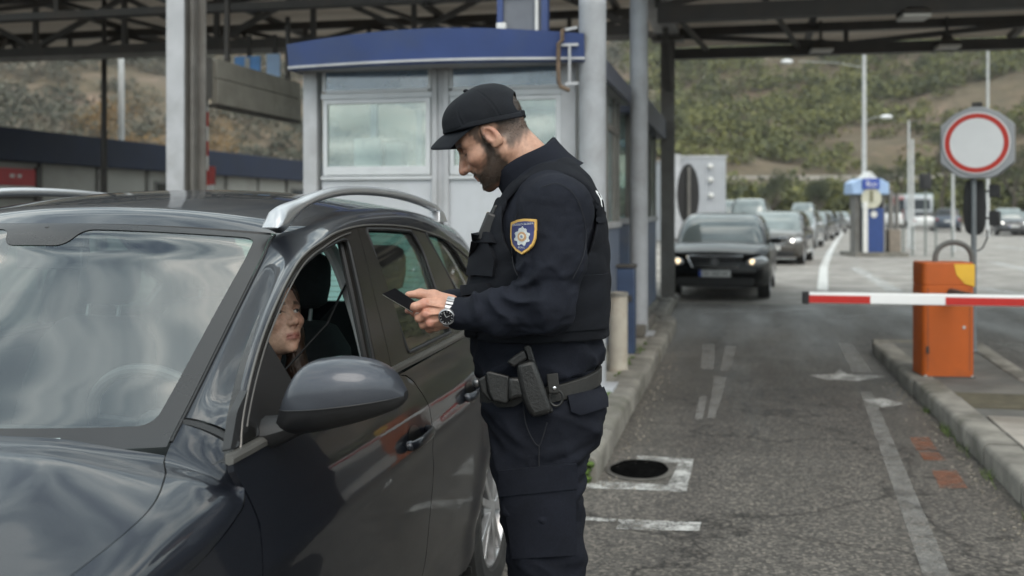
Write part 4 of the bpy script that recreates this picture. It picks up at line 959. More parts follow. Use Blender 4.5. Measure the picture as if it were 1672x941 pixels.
def panel(name, poly, fmap, m, parent, step=.035, holes=(), thick=.014, side=1, gap=.0, off=0.0):
    """sheet over the polygon in (y,z), pressed onto the surface fmap, with a turned-in edge and exact surface normals"""
    if gap: poly = inset_poly(poly, gap)
    B = resample(poly, step); pts = [Vector(p) for p in B]; edges = [(i, (i+1) % len(B)) for i in range(len(B))]
    for h in holes:
        hb = resample(h, step); o = len(pts); pts += [Vector(p) for p in hb]; edges += [(o+i, o+(i+1) % len(hb)) for i in range(len(hb))]
    nB = len(pts); arr = np.array([tuple(p) for p in pts])
    ys = np.arange(arr[:, 0].min(), arr[:, 0].max(), step); zs = np.arange(arr[:, 1].min(), arr[:, 1].max(), step)
    for i, y in enumerate(ys):
        for z in zs:
            q = (y, z+(step/2 if i % 2 else 0))
            if inpoly(q, poly) and not any(inpoly(q, h) for h in holes) and np.min(np.hypot(arr[:, 0]-q[0], arr[:, 1]-q[1])) > step*.45: pts.append(Vector(q))
    vs, es, fs, *_ = delaunay_2d_cdt(pts, edges, [], 0, 1e-6)
    F = []
    for f in fs:
        c = (sum(vs[i][0] for i in f)/len(f), sum(vs[i][1] for i in f)/len(f))
        if inpoly(c, poly) and not any(inpoly(c, h) for h in holes): F.append(list(f))
    e = 1e-3; P, Nn = [], []
    for v in vs:
        p = Vector(fmap(v[0], v[1])); a = Vector(fmap(v[0]+e, v[1]))-p; b = Vector(fmap(v[0], v[1]+e))-p
        n = a.cross(b).normalized()
        if n.x*1.0 + n.z*.2 < 0: n = -n
        p = p+n*off
        if side < 0: p = Vector((2*XC-p.x, p.y, p.z)); n = Vector((-n.x, n.y, n.z))
        P.append(p); Nn.append(n)
    out = []
    for f in F:
        q = [P[i] for i in f]; fn = (q[1]-q[0]).cross(q[2]-q[0])
        out.append(f if fn.dot(Nn[f[0]]) > 0 else f[::-1])
    cnt = {}
    for f in out:
        for i in range(len(f)): a, b = f[i], f[(i+1) % len(f)]; cnt[(a, b)] = 1
    bnd = [(a, b) for (a, b) in cnt if (b, a) not in cnt]
    nrm = [[Nn[i] for i in f] for f in out]; mp = {}
    if thick:
        for a, b in bnd:
            for i in (a, b):
                if i not in mp: mp[i] = len(P); P.append(P[i]-Nn[i]*thick)
            f = [b, a, mp[a], mp[b]]; q = [P[i] for i in f]; fn = (q[1]-q[0]).cross(q[2]-q[0]).normalized()
            out.append(f); nrm.append([fn]*4)
    Mi = FR[parent].inverted()
    me = bpy.data.meshes.new(name); me.from_pydata([tuple(Mi @ p) for p in P], [], out); me.update(); me.materials.append(m)
    me.polygons.foreach_set('use_smooth', [True]*len(me.polygons))
    me.normals_split_custom_set([tuple(n) for fr_ in nrm for n in fr_])
    o = bpy.data.objects.new(name, me); COL.objects.link(o); o.parent = parent; FR[o] = FR[parent]; return o
LOW = lambda y, z: (XC+Hlow(y, z), y, z)
GL = lambda y, z: (XC+Hgl(y, z), y, z)
sp = lambda pts, H: [sidepx(u, v, H) for u, v in pts]
# --- key outlines taken off the side of the car
gapA = sp([(379, 757), (382, 770), (392, 788), (404, 808), (415, 832), (424.5, 856), (428, 895), (429, 941)], Hlow)
gapB = sp([(641, 611), (652, 612), (664, 614), (676, 624), (688, 641), (697, 656), (702, 669), (706, 695), (707, 722), (708, 762), (706, 800), (704, 819), (700, 862), (696, 904)], Hlow)
belt = [gapA[0], gapB[0]]
def zbelt(y): return gapA[0][1]+(gapB[0][1]-gapA[0][1])*(y-gapA[0][0])/(gapB[0][0]-gapA[0][0])-.012*max(0, y-2.76)
SILL = .235
yA, yB = gapA[-1][0], gapB[-1][0]
fd = gapA + [(yA+.01, .50), (yA+.02, SILL), (yB-.02, SILL)] + gapB[::-1]
arch = [(3.93+.385*math.cos(a), .34+.385*math.sin(a)) for a in np.linspace(R_(180), R_(8), 22)]
yC = 3.62
rd = gapB[1:] + [(yB-.02, SILL), (3.50, SILL), (3.55, .30)] + [p for p in arch if p[0] < 3.66][:9] + [(3.68, .76), (3.72, .86), (3.70, .95), (yC+.03, zbelt(yC))]
for s in (1, -1):
    d = panel('front_door', fd, LOW, PAINT, car, .019, side=s, gap=.0022)
    d2 = panel('rear_door', rd, LOW, PAINT, car, .019, side=s, gap=.0022)
    qp = [(yC+.03, zbelt(yC)), (3.70, .95), (3.72, .86), (3.68, .76)]+[p for p in arch if p[1] > .34][[i for i, p in enumerate([p for p in arch if p[1] > .34]) if p[0] >= 3.66][0]:]+[(4.33, .30), (4.52, .34), (4.60, .60), (4.60, .90), (4.50, zbelt(4.4))]
    panel('rear_quarter', qp, LOW, PAINT, car, .03, side=s, gap=.002)
    # sill
    mb = MB(); mb.grid(lambda a, b: (XC+s*(Hlow(1.6+2*a, SILL-.01-.12*b)-.01-.05*b), 1.58+1.98*a, SILL-.008-.12*b), 24, 4); obj('sill', mb, TRIM, car, world=True)
    # belt moulding
    mb = MB(); yb0, yb1 = gapA[0][0]-.005, 4.12
    rings = []
    for i in range(30):
        y = yb0+(yb1-yb0)*i/29; z = zbelt(y); h = Hlow(y, z)
        rings.append([(XC+s*(h+a), y, z+b) for a, b in ((-.004, -.003), (.005, .0), (.006, .010), (.0, .017), (-.012, .018), (-.012, 0))])
    mb.loft(rings); obj('belt_moulding', mb, MOLD, car, world=True)
# --- spine curves between side and top surfaces
Dg = sp([(395, 676), (430, 541), (482, 432), (526, 393), (558, 376), (598, 368), (650, 369), (690, 377), (734, 396)], Hgl)
D_ = [(.52, .70), (.95, .815), (1.3, .85), (1.6, .880), (1.78, .918)]
gy = lambda z: np.interp(z, [p[1] for p in gapA[::-1]], [p[0] for p in gapA[::-1]])-.003
D3 = [(Hlow(y, z), y, z) for y, z in D_] + [(Hlow(gy(.955), .955), float(gy(.955)), .955)] + [(Hgl(y, z)+.002, y, z) for y, z in Dg] + [(Hgl(4.22, 1.25), 4.22, 1.25), (Hgl(4.38, 1.10), 4.38, 1.10), (Hlow(4.5, zbelt(4.4)), 4.5, zbelt(4.4))]
E3 = [(.60, .50, .76), (.765, .98, .865), (.78, 1.40, .925), (.775, 1.64, .962), (.725, 1.79, .988)] + [(.662, 1.90, 1.006), (.637, 2.06, 1.098), (.615, 2.28, 1.248), (.600, 2.445, 1.362), (.588, 2.56, 1.437), (.590, 2.72, 1.474), (.598, 3.0, 1.505), (.60, 3.35, 1.514), (.595, 3.65, 1.503), (.585, 3.95, 1.475), (.57, 4.3, 1.42), (.60, 4.48, 1.22), (.64, 4.58, 1.0)]
nS = len(D3)-1
def TDv(s):
    h, y, z = crv(D3, s); i = s*nS
    def dg(H): return (H(y, z+.01)-H(y, z-.01))/.02
    k = smoothstep(4.6, 6.2, i); dh = dg(Hlow)*(1-k)+dg(Hgl)*k
    v = np.array([dh, 0, 1.0]); return v/np.linalg.norm(v)
def TEv(s):
    i = s*nS; k = smoothstep(4.0, 6.0, i)*(1-smoothstep(8.6, 10.2, i)); q = smoothstep(14, 16, i)
    v = np.array([-1, -.30*k+.5*q, .13*(1-k)*(1-q)]); return v/np.linalg.norm(v)
def spine(s, r):
    D, E = crv(D3, s), crv(E3, s); l = np.linalg.norm(E-D); k = 1.0
    m0, m1 = TDv(s)*l*k, TEv(s)*l*k
    kp = 1-.62*smoothstep(4.0, 5.2, s*nS)*(1-smoothstep(9.0, 11.0, s*nS)); m0, m1 = m0*kp, m1*kp
    p = (2*r**3-3*r**2+1)*D+(r**3-2*r**2+r)*m0+(-2*r**3+3*r**2)*E+(r**3-r**2)*m1
    return p
sA = 5.6/nS
for s in (1, -1):
    mb = MB(); mb.grid(lambda a, b: (XC+s*spine(sA+.003+(1-sA-.003)*a, b)[0], *spine(sA+.003+(1-sA-.003)*a, b)[1:]), 110, 14); obj('roof_side', mb, PAINT, car, world=True, smooth=60)
    def zarch(y):
        d = abs(y-1.22); return .34+math.sqrt(.385**2-d*d) if d < .38 else .22
    def fen(a, b):
        sg = a*5.0/nS
        D = crv(D3, sg); z0 = zarch(D[1]); z = z0+(D[2]-z0)*b; w = smoothstep(.45, 1, a)
        y = D[1]+w*(gy(z)-gy(.955))
        return (XC+s*Hlow(y, z), y, z)
    mb = MB(); mb.grid(lambda a, b: fen(a, b), 80, 26); mb.grid(lambda a, b: (XC+s*spine(sA*a, b)[0], *spine(sA*a, b)[1:]), 90, 14); obj('front_fender', mb, PAINT, car, world=True, smooth=60)
# --- bonnet
hoodE = [crv(E3, i/100*5.0/nS) for i in range(101)]
hy = [p[1] for p in hoodE]; hh_ = [p[0] for p in hoodE]; hz_ = [p[2] for p in hoodE]
def hood(a, b):
    t = a; yE = .50+(1.895-.50)*t; he = interp(yE, hy, hh_)-.004; ze = interp(yE, hy, hz_)
    q = 2*b-1; x = he*q; y = yE-(.02+.10*t**3)*(1-q*q)
    rid = .006*math.exp(-((abs(q)-.70)/.12)**2)
    return (XC+x, y, ze+.055*(1-abs(q)**2.4)+rid*(.3+.7*t)-.0015)
mb = MB(); mb.grid(hood, 60, 80); obj('bonnet', mb, PAINT, car, world=True, smooth=60)
mb = MB()   # dark channel under the shut lines
for s in (1, -1):
    mb.tube([(XC+s*(p[0]-.006), p[1], p[2]-.016) for p in hoodE[::4]], .011, 6)
mb.tube([hood(1, b)-0*Vector((0, 0, 0)) if False else Vector(hood(1, b))+Vector((0, .012, -.02)) for b in np.linspace(0, 1, 20)], .016, 6)
obj('shut_line', mb, SEAL, car, world=True)
# --- front end (below the frame): bumper with grille and lamps
mb = MB(); mb.grid(lambda a, b: (XC+(.60+.16*math.sin(math.pi*b)**.5)*(2*a-1), .50-.20*(1-(2*a-1)**2)**.8*(.4+.6*math.sin(math.pi*(.15+.8*b)))+.0, .76-.56*b), 40, 16); obj('front_bumper', mb, PAINT, car, world=True)
mb = MB(); mb.grid(lambda a, b: (XC+.42*(2*a-1), .42-.17*(1-(.6*(2*a-1))**2)-.05, .66-.14*b), 20, 6); obj('grille', mb, TRIM, car, world=True)
for s in (1, -1):
    mb = MB(); mb.ball((XC+s*.58, .50, .70), (.14, .16, .07), 14, 8); obj('headlight', mb, glass('lamp glass', (.8, .8, .8)), car, world=True)
# --- windscreen
wsE = [crv(E3, (5.25+3.75*i/40)/nS) for i in range(41)]
def ws(a, b, off=0.0):
    e = crv(E3, (5.12+3.86*a)/nS); q = 2*b-1; he = e[0]-.006
    bl = (1-q*q); y = e[1]-(.105*(1-a)+.125*a)*bl; z = e[2]+(-.012*(1-a)+.030*a)*bl
    p = Vector((XC+he*q, y, z)); 
    if off: p += Vector((0, -.62, .78))*off
    return p
fr = MB(); fr.grid(lambda a, b: ws(a, b), 40, 50); wso = obj('windscreen', fr, WGLASS, car, world=True, smooth=180)
def fritin(a, b):
    q = abs(2*b-1); top = .935 if q < .78 else .935-.0*(q-.78)
    if q < .16: top = .80
    return .085 < a < top and q < .905
def cdt_map(poly, holes, step, fm):
    B = resample(poly, step); pts = [Vector(p) for p in B]; ed = [(i, (i+1) % len(B)) for i in range(len(B))]
    for h in holes:
        hb = resample(h, step); o = len(pts); pts += [Vector(p) for p in hb]; ed += [(o+i, o+(i+1) % len(hb)) for i in range(len(hb))]
    arr = np.array([tuple(p) for p in pts])
    for x in np.arange(arr[:, 0].min(), arr[:, 0].max(), step):
        for y in np.arange(arr[:, 1].min(), arr[:, 1].max(), step):
            if inpoly((x, y), poly) and not any(inpoly((x, y), h) for h in holes) and np.min(np.hypot(arr[:, 0]-x, arr[:, 1]-y)) > step*.5: pts.append(Vector((x, y)))
    vs, es, fs, *_ = delaunay_2d_cdt(pts, ed, [], 0, 1e-6); m_ = MB(); m_.v = [tuple(fm(*v)) for v in vs]
    for f in fs:
        c = (sum(vs[i][0] for i in f)/len(f), sum(vs[i][1] for i in f)/len(f))
        if inpoly(c, poly) and not any(inpoly(c, h) for h in holes): m_.f.append(tuple(f))
    return m_
# clear area in (across, up) units; border outside it; a deeper notch in the middle of the top edge
clear = rounded([(-.925, .105), (.925, .105), (.945, .95), (.20, .95), (.15, .82), (-.15, .82), (-.20, .95), (-.945, .95)], .06, 6)
mb = cdt_map([(-1, 0), (1, 0), (1, 1), (-1, 1)], [clear], .035, lambda q, a: ws(a, (q+1)/2, .002))
obj('black_border', mb, FRIT, wso, world=True, smooth=180)
mb = MB(); q = ws(.045, .80, .004); q2 = ws(.045, .83, .004); q3 = ws(.06, .83, .004); q4 = ws(.06, .80, .004); mb.add([q, q2, q3, q4], [(0, 1, 2, 3)]); obj('number_window', mb, pm('vin strip', (.3, .36, .36), .4, var=.2), wso, world=True)
for s in (1, -1):
    mb = MB(); mb.tube([Vector((XC+s*(p[0]-.001), p[1]-.002, p[2]-.002)) for p in wsE], .0045, 6); obj('screen_seal', mb, SEAL, car, world=True)
# --- roof
def roof(a, b):
    e = crv(E3, (9.04+(15.0-9.04)*a)/nS); q = 2*b-1; he = e[0]
    cr = .045+.015*math.sin(math.pi*min(1, a*1.2)); y = e[1]-.125*(1-q*q)*(1-smoothstep(0, .35, a))
    return (XC+he*q, y, e[2]+cr*(1-abs(q)**2.2)-.018*(1-smoothstep(0, .12, a))*(1-q*q))
mb = MB(); mb.grid(roof, 60, 50); obj('roof', mb, PAINT, car, world=True, smooth=180)
mb = MB(); mb.grid(lambda a, b: Vector(roof(.02+.96*a, .04+.92*b))-Vector((0, 0, .03)), 20, 16); obj('headliner', mb, LINER, car, world=True)
mb = MB(); mb.tube([Vector(roof(0, b))+Vector((0, -.004, -.004)) for b in np.linspace(.01, .99, 30)], .006, 6); obj('header_seal', mb, SEAL, car, world=True)
# --- side glass area: frames, pillars, panes
ow = sp([(436, 560), (449, 515), (466, 471), (482, 446), (500, 427), (517, 412), (535, 402), (550, 393), (562, 388.5), (569, 391), (573, 400), (593, 490), (606, 552), (616, 601)], Hgl)
ow = ow + [(ow[-1][0], zbelt(ow[-1][0])+.03), (ow[0][0]+.10, zbelt(ow[0][0]+.1)+.03)]
rw = sp([(597, 374), (636, 374.5), (672, 378), (690, 409), (712, 474), (734, 536)], Hgl); rw = rw + [(rw[-1][0], zbelt(rw[-1][0])+.032), (sidepx(668, 584, Hgl)[0], zbelt(sidepx(668, 584, Hgl)[0])+.032)]
qw = sp([(694, 380), (712, 384), (727, 391), (745, 412), (757, 434)], Hgl)+[(4.20, 1.18), (4.12, zbelt(4.12)+.035)]
q0 = sp([(747, 478)], Hgl)[0]; qw += [(3.93, zbelt(3.93)+.035), q0] if q0[0] < 3.95 else [(3.93, zbelt(3.93)+.035)]
ow, rw, qw = rounded(ow, .012), rounded(rw, .02), rounded(qw, .015)
topD = [(crv(D3, i/nS)[1], crv(D3, i/nS)[2]) for i in np.linspace(5.45, nS-1.15, 60)]
bb = [(y, zbelt(y)+.004) for y in np.linspace(4.40, gapA[0][0]-.005, 30)]
fgap = sp([(582, 367), (612, 487), (641, 611)], Hgl)
def ygap(z): return float(np.interp(z, [p[1] for p in fgap[::-1]], [p[0] for p in fgap[::-1]]))
front_reg = [p for p in topD if p[0] < ygap(p[1])-.002]; rear_reg = [p for p in topD if p[0] > ygap(p[1])+.002]
zt_g = front_reg[-1][1]
fpoly = front_reg+[(ygap(z)-.0022, z) for z in np.linspace(zt_g, zbelt(2.76)+.004, 12)]+[p for p in bb if p[0] < ygap(p[1])-.004]
rpoly = rear_reg+[p for p in bb if p[0] > ygap(p[1])+.004]+[(ygap(z)+.0022, z) for z in np.linspace(zbelt(2.76)+.004, rear_reg[0][1], 12)]
for s in (1, -1):
    fo = panel('front_window_frame', fpoly, GL, GLOSSB, car, .03, holes=[ow], thick=.035, side=s)
    ro = panel('rear_window_frame', rpoly, GL, GLOSSB, car, .03, holes=[rw, qw], thick=.03, side=s)
    panel('window_pane', inset_poly(rw, -.004), GL, TGLASS, ro, .05, thick=0, side=s, off=-.010)
    panel('quarter_pane', inset_poly(qw, -.004), GL, TGLASS, ro, .05, thick=0, side=s, off=-.010)
    if s < 0: panel('window_pane', inset_poly(ow, -.004), GL, TGLASS, fo, .05, thick=0, side=s, off=-.010)
    # rubber seals round the openings and a bright edge along the door frame
    def ringline(poly, r, off, closed=True):
        m_ = MB(); pts = [(XC+s*(Hgl(y, z)+off), y, z) for y, z in poly]
        if closed: pts.append(pts[0])
        m_.tube(pts, r, 6, cap=not closed); return m_
    obj('window_seal', ringline(inset_poly(ow, .004), .006, -.006), SEAL, fo, world=True); obj('window_seal', ringline(rw, .0055, -.001), SEAL, ro, world=True); obj('window_seal', ringline(qw, .0055, -.001), SEAL, ro, world=True)
    inn = inset_poly(ow, .022)
    obj('inner_seal', ringline(inset_poly(ow, .006), .009, -.030), SEAL, fo, world=True)
    obj('frame_edge', ringline([(crv(D3, i/nS)[1], crv(D3, i/nS)[2]) for i in np.linspace(5.5, 14.6, 70)], .0032, .003, False), pm('frame edge', (.11, .105, .10), .35, .3, var=.1), fo, world=True)
    obj('frame_edge', ringline([(y+.012, z-.012) for y, z in [(crv(D3, i/nS)[1], crv(D3, i/nS)[2]) for i in np.linspace(5.9, 10.2, 40)]], .0022, .004, False), pm('frame edge', (.11, .105, .10)), fo, world=True)
# door gap line on the pillar is left open between the two frames: close it from behind
for s in (1, -1):
    for P_, r_ in (([(Hgl(ygap(z), z)-.02, ygap(z), z) for z in np.linspace(1.05, 1.44, 8)], .016), ([(Hlow(y, z)-.02, y, z) for y, z in gapB+[(yB-.02, SILL)]], .014),
                   ([(Hlow(y, z)-.02, y, z) for y, z in gapA[3:]+[(yA+.02, SILL)]], .014), ([(a[0]-.008, a[1], a[2]-.008) for a in [spine(sA+.0015, r) for r in np.linspace(0, 1, 12)]], .009)):
        mb = MB(); mb.tube([(XC+s*a, b, c) for a, b, c in P_], r_, 6); obj('door_seal', mb, SEAL, car, world=True)
# --- tailgate and rear screen
tE = [crv(E3, i/nS) for i in np.linspace(15.0, 17, 20)]
def tail(a, b):
    q = 2*b-1; e = crv(E3, (15.0+2*min(a*1.6, 1))/nS); z = e[2] if a < .625 else e[2]-(a-.625)/.375*.72
    h = e[0] if a < .625 else e[0]+.12*smoothstep(.625, .8, a); y = e[1]+(.09*(1-q*q)) + (.06*smoothstep(.6, .8, a))
    zc = e[2]+.055*(1-abs(q)**2.2)*(1-min(1, a*3)) if a < .625 else z
    return (XC+h*q, y, zc if a < .625 else z)
mb = MB(); rg = MB(); n, k = 40, 40
def glassy(i, j): a, b = (i+.5)/n, abs(2*(j+.5)/k-1); return .09 < a < .52 and b < .86
for i in range(n):
    for j in range(k):
        t_ = rg if glassy(i, j) else mb; t_.add([tail(i/n, j/k), tail((i+1)/n, j/k), tail((i+1)/n, (j+1)/k), tail(i/n, (j+1)/k)], [(0, 1, 2, 3)])
tg = obj('tailgate', mb, PAINT, car, world=True, smooth=180); rs_ = obj('rear_screen', rg, RGLASS, car, world=True, smooth=180)
mb = MB()
for a in np.linspace(.12, .5, 11): mb.tube([Vector(tail(a, b))-Vector((0, .006, 0)) for b in np.linspace(.09, .91, 10)], .0012, 4)
obj('heating_line', mb, pm('heater line', (.03, .02, .01), .6), rs_, world=True)
mb = MB(); mb.tube([Vector(tail(.33, .5))+Vector((0, .03, 0)), Vector(tail(.5, .52))+Vector((0, .02, 0))], .006, 5); obj('wiper', mb, TRIM, tg, world=True)
for s in (1, -1):
    mb = MB(); mb.ball((XC+s*.72, 4.60, .86), (.07, .07, .14), 12, 8); obj('tail_light', mb, pm('tail red', (.25, .01, .01), .15), car, world=True)
mb = MB(); mb.bx(XC-.70, XC+.70, 4.50, 4.68, .24, .52); obj('rear_bumper', mb, TRIM, car, world=True, bevel=.05)
# --- roof rails
for s in (1, -1):
    path = [(.600, 2.50, 1.456), (.602, 2.60, 1.494), (.604, 2.71, 1.526), (.606, 2.83, 1.547), (.606, 2.97, 1.561), (.606, 3.15, 1.567), (.606, 3.4, 1.564), (.604, 3.65, 1.550), (.60, 3.88, 1.528), (.596, 4.02, 1.508), (.592, 4.10, 1.484)]
    P = curve_pts(path, 50)
    rr = []
    for i in range(50):
        t = i/49; w_ = .019+.012*(1-smoothstep(0, .16, t))*smoothstep(-.02, .03, t); h_ = (.0155+.020*(1-smoothstep(.04, .20, t))*smoothstep(-.005, .05, t))*smoothstep(-.012, .045, t)
        rr.append((w_, h_))
    mb = MB(); mb.tube([(XC+s*p.x, p.y, p.z) for p in P], rr, 14); rl = obj('roof_rail', mb, SATIN, car, world=True, smooth=60)
    mb = MB(); mb.loft([[(XC+s*(.604+a*w), y+b*l, z) for a, b in ((-1, -1), (1, -1), (1, 1), (-1, 1))] for y, z, w, l in ((4.04, 1.455, .024, .06), (4.03, 1.50, .018, .03))]); obj('rail_foot', mb, SATIN if True else TRIM, rl, world=True, bevel=.004)
# --- mirrors
def mirror(s):
    mr_ = MB(); low = MB(); n, k = 26, 40
    X0, X1 = XC+.86, XC+1.118
    def ring(t):
        x = X0+(X1-X0)*t
        zt = 1.5-(pchip(t, [0, .08, .2, .4, .6, .8, .92, 1], [690, 640, 602, 589, 588, 598, 616, 645])-345)/794
        zb = 1.5-(pchip(t, [0, .1, .3, .6, .85, .95, 1], [712, 716, 712, 698, 682, 672, 660])-345)/794
        df = pchip(t, [0, .15, .4, .7, .9, 1], [.035, .07, .092, .085, .055, .018]); yc = 2.02+.05*t
        return x, zt, zb, df, yc
    def pt(t, a):
        x, zt, zb, df, yc = ring(t); c, sn_ = math.cos(a), math.sin(a)
        zc, hz2 = (zt+zb)/2, (zt-zb)/2
        sg = lambda v, e: math.copysign(abs(v)**e, v)
        z = zc+hz2*sg(sn_, .8); y = yc - df*sg(c, .75) if c > 0 else yc - .012*sg(c, .5)
        return Vector((XC+s*(x-XC), y, z))
    def zsp(t): return 1.5-(673-21*t-345)/794
    def asp(t):
        x, zt, zb, df, yc = ring(t); r = max(-.97, min(.97, (zsp(t)-(zt+zb)/2)/((zt-zb)/2+1e-6))); return math.asin(math.copysign(abs(r)**1.25, r))
    mr_.grid(lambda t, b: pt(t, asp(t)+(math.pi-2*asp(t))*b), 40, 30); low.grid(lambda t, b: pt(t, math.pi-asp(t)+(math.pi+2*asp(t))*b), 40, 30)
    low.tube([pt(t, asp(t))+Vector((0, -.001, 0)) for t in np.linspace(.02, .97, 40)], .0016, 6)
    low.add([pt(1, 2*math.pi*j/k) for j in range(k)], [tuple(range(k))]); low.add([pt(0, 2*math.pi*j/k) for j in range(k)], [tuple(range(k))])
    return mr_, low
MCAP = pm('mirror cap metallic grey', (.058, .063, .076), .42, .5, var=.1, vs=600, **{'Coat Weight': .7, 'Coat Roughness': .09, 'Coat IOR': 1.4, 'Specular IOR Level': .3})
for s in (1, -1):
    cap_, low = mirror(s)
    mo = obj('door_mirror', low, TRIM, car, world=True, smooth=50); obj('mirror_cap', cap_, MCAP, mo, world=True, smooth=60)
    mb = MB(); mb.tube([(XC+s*.80, 2.01, 1.028), (XC+s*.845, 2.01, 1.036), (XC+s*.90, 2.02, 1.052), (XC+s*.97, 2.03, 1.062)], [(.05, .040), (.042, .034), (.034, .022), (.03, .014)], 12); obj('mirror_arm', mb, TRIM, mo, world=True)
    # triangular sail that carries the mirror
    y0 = gapA[0][0]+.012; tri = rounded([(y0, zbelt(y0)+.02), (y0+.06, zbelt(y0)+.085), (ow[2][0]-.002, ow[2][1]+.0), (ow[0][0]+.09, zbelt(y0+.2)+.03)], .01)
    panel('mirror_sail', tri, GL, TRIM, mo, .03, thick=.02, side=s, off=.004)
    mb = MB(); mb.grid(lambda a, b: (XC+s*(.915+.15*a), 2.06+.03*a, 1.085+.075*b), 4, 4); obj('mirror_glass', mb, pm('mirror silver', (.8, .8, .8), .02, 1.0, var=.01), mo, world=True)
# --- door handles
for s in (1, -1):
    for nm, (u, v) in (('front', (678, 715)), ('rear', (768, 640))):
        y, z = sidepx(u, v, Hlow); X_ = lambda dy, dz, o: (XC+s*(Hlow(y+dy, z+dz)+o), y+dy, z+dz)
        mb = MB()
        for k_ in range(1): mb.grid(lambda a, b: X_(.055*(a**.5)*math.cos(2*math.pi*b)-.005, .036*(a**.5)*math.sin(2*math.pi*b), .0025), 5, 24)
        hd = obj('handle_recess', mb, pm('handle recess', (.004, .004, .004), .3), car, world=True)
        mb = MB(); mb.tube([X_(t, .006*math.cos(t*12)-.002+.05*t, o) for t, o in ((-.095, .004), (-.085, .022), (-.05, .034), (0, .038), (.05, .036), (.085, .024), (.10, .004))], [(.010, .012), (.013, .014), (.011, .0145), (.0105, .015), (.011, .015), (.012, .014), (.01, .012)], 12); obj('handle', mb, PAINT, hd, world=True, smooth=70)
        mb = MB(); mb.ball(X_(-.085, -.004, .012), (.016, .018, .015), 10, 8); obj('handle_cap', mb, MCAP, hd, world=True)
# --- wheels
TYRE = pm('tyre rubber', (.014, .014, .014), .85, var=.25, vs=20, dirt=(.05, .046, .04), ds=5, bmp=.2)
ALLOY = pm('alloy wheel', (.46, .46, .47), .35, .7, var=.1, vs=8, dirt=(.2, .18, .16), ds=6)
def wheel(xc, y, s, R=.335, w=.205, rim=.225, parent=None, spokes=5, tm=None, am=None):
    z = R
    prof = [(rim-.005, w/2-.02), (rim+.01, w/2-.004), (R-.045, w/2+.004), (R-.012, w/2-.012), (R, w/2-.035)]
    prof = prof+[(R, 0)]+[(r, -h) for r, h in prof[::-1]]
    mb = MB(); mb.lathe([(r, -s*h) if False else (r, h*s) for r, h in prof], 40, 'x', (xc, y, z))
    for i in range(44):   # tread blocks
        a = 2*math.pi*i/44
        for o in (-.055, 0, .055):
            c = Vector((xc+o, y+math.sin(a)*(R+.001), z+math.cos(a)*(R+.001))); mb.box(c, (.045, .03, .006), 0, -a)
    ty = obj('wheel', mb, tm or TYRE, parent, world=True, smooth=30)
    mb = MB(); o = xc+s*(w/2-.018)
    mb.lathe([(rim, o-xc), (rim-.012, o-xc+s*.006), (rim-.02, o-xc-s*.01), (rim-.028, o-xc-s*.14)], 40, 'x', (xc, y, z))
    for i in range(spokes):
        for da in (-.13, .13):
            a = 2*math.pi*i/spokes+.3; d0 = Vector((0, math.sin(a+da*.6), math.cos(a+da*.6))); d1 = Vector((0, math.sin(a+da*1.7), math.cos(a+da*1.7)))
            mb.bar(Vector((o-s*.012, y, z))+d0*.035, Vector((o-s*.008, y, z))+d1*(rim-.012), .03, .028, up=(1, 0, 0))
    mb.lathe([(0, o-xc+s*.004), (.035, o-xc+s*.002), (.055, o-xc-s*.02), (.055, o-xc-s*.05)], 20, 'x', (xc, y, z)); obj('rim', mb, am or ALLOY, ty, world=True, smooth=40, bevel=.003)
    mb = MB(); mb.cyl((o-s*.10, y, z), (o-s*.13, y, z), rim-.05, n=24); obj('brake_disc', mb, pm('brake steel', (.12, .115, .11), .5, .6), ty, world=True)
for s in (1, -1):
    for y in (1.22, 3.93): wheel(XC+s*(.775), y, s, parent=car)
mb = MB()
for y in (1.22, 3.93):
    for s in (1, -1):
        mb.grid(lambda a, b: (XC+s*(.62+.262*b), y+.378*math.cos(math.pi*a), .34+.378*math.sin(math.pi*a)), 20, 2)
        mb.add([(XC+s*.62, y+.378*math.cos(math.pi*k/20), .34+.378*math.sin(math.pi*k/20)) for k in range(21)], [tuple(range(21))])
mb.bx(XC-.70, XC+.70, .5, 4.5, .2, .24); mb.bx(XC-.62, XC+.62, .5, 1.7, .24, .70)
obj('underbody', mb, pm('underbody', (.008, .008, .008), .9), car, world=True)
# --- interior
mb = MB(); mb.grid(lambda a, b: (XC+.74*(2*b-1)*(1-.04*(1-a)), 1.80+.55*a, .975-.01*a+.035*math.exp(-(((2*b-1)-.5)/.26)**2)*math.sin(math.pi*min(1, a*1.15))+.0-.5*max(0, a-.82)), 30, 40)
mb.grid(lambda a, b: (XC+.74*(2*b-1), 2.35+.06*a, .875-.3*a), 4, 10); obj('dashboard', mb, DASH, car, world=True, smooth=60)
sc_ = Vector((XC+.37, 2.36, .945)); st_n = Vector((0, .88, .42)).normalized(); st_u = Vector((0, -.42, .88)); 
mb = MB(); mb.tube([sc_+Vector((1, 0, 0))*(.187*math.cos(a))+st_u*(.187*math.sin(a)) for a in np.linspace(0, 2*math.pi, 40)], .0155, 10, cap=False); sw = obj('steering_wheel', mb, pm('wheel leather', (.03, .03, .032), .5, var=.1), car, world=True)
mb = MB(); mb.ball(sc_-st_n*.01, (.07, .035, .06), 14, 8); 
for a in (R_(5), R_(175), R_(270)): mb.bar(sc_, sc_+Vector((1, 0, 0))*(.18*math.cos(a))+st_u*(.18*math.sin(a)), .045, .014, up=tuple(st_n))
obj('hub', mb, DASH, sw, world=True, bevel=.004)
mb = MB(); mb.cyl(sc_, sc_-st_n*.25, .035, n=12); obj('column', mb, DASH, sw, world=True)
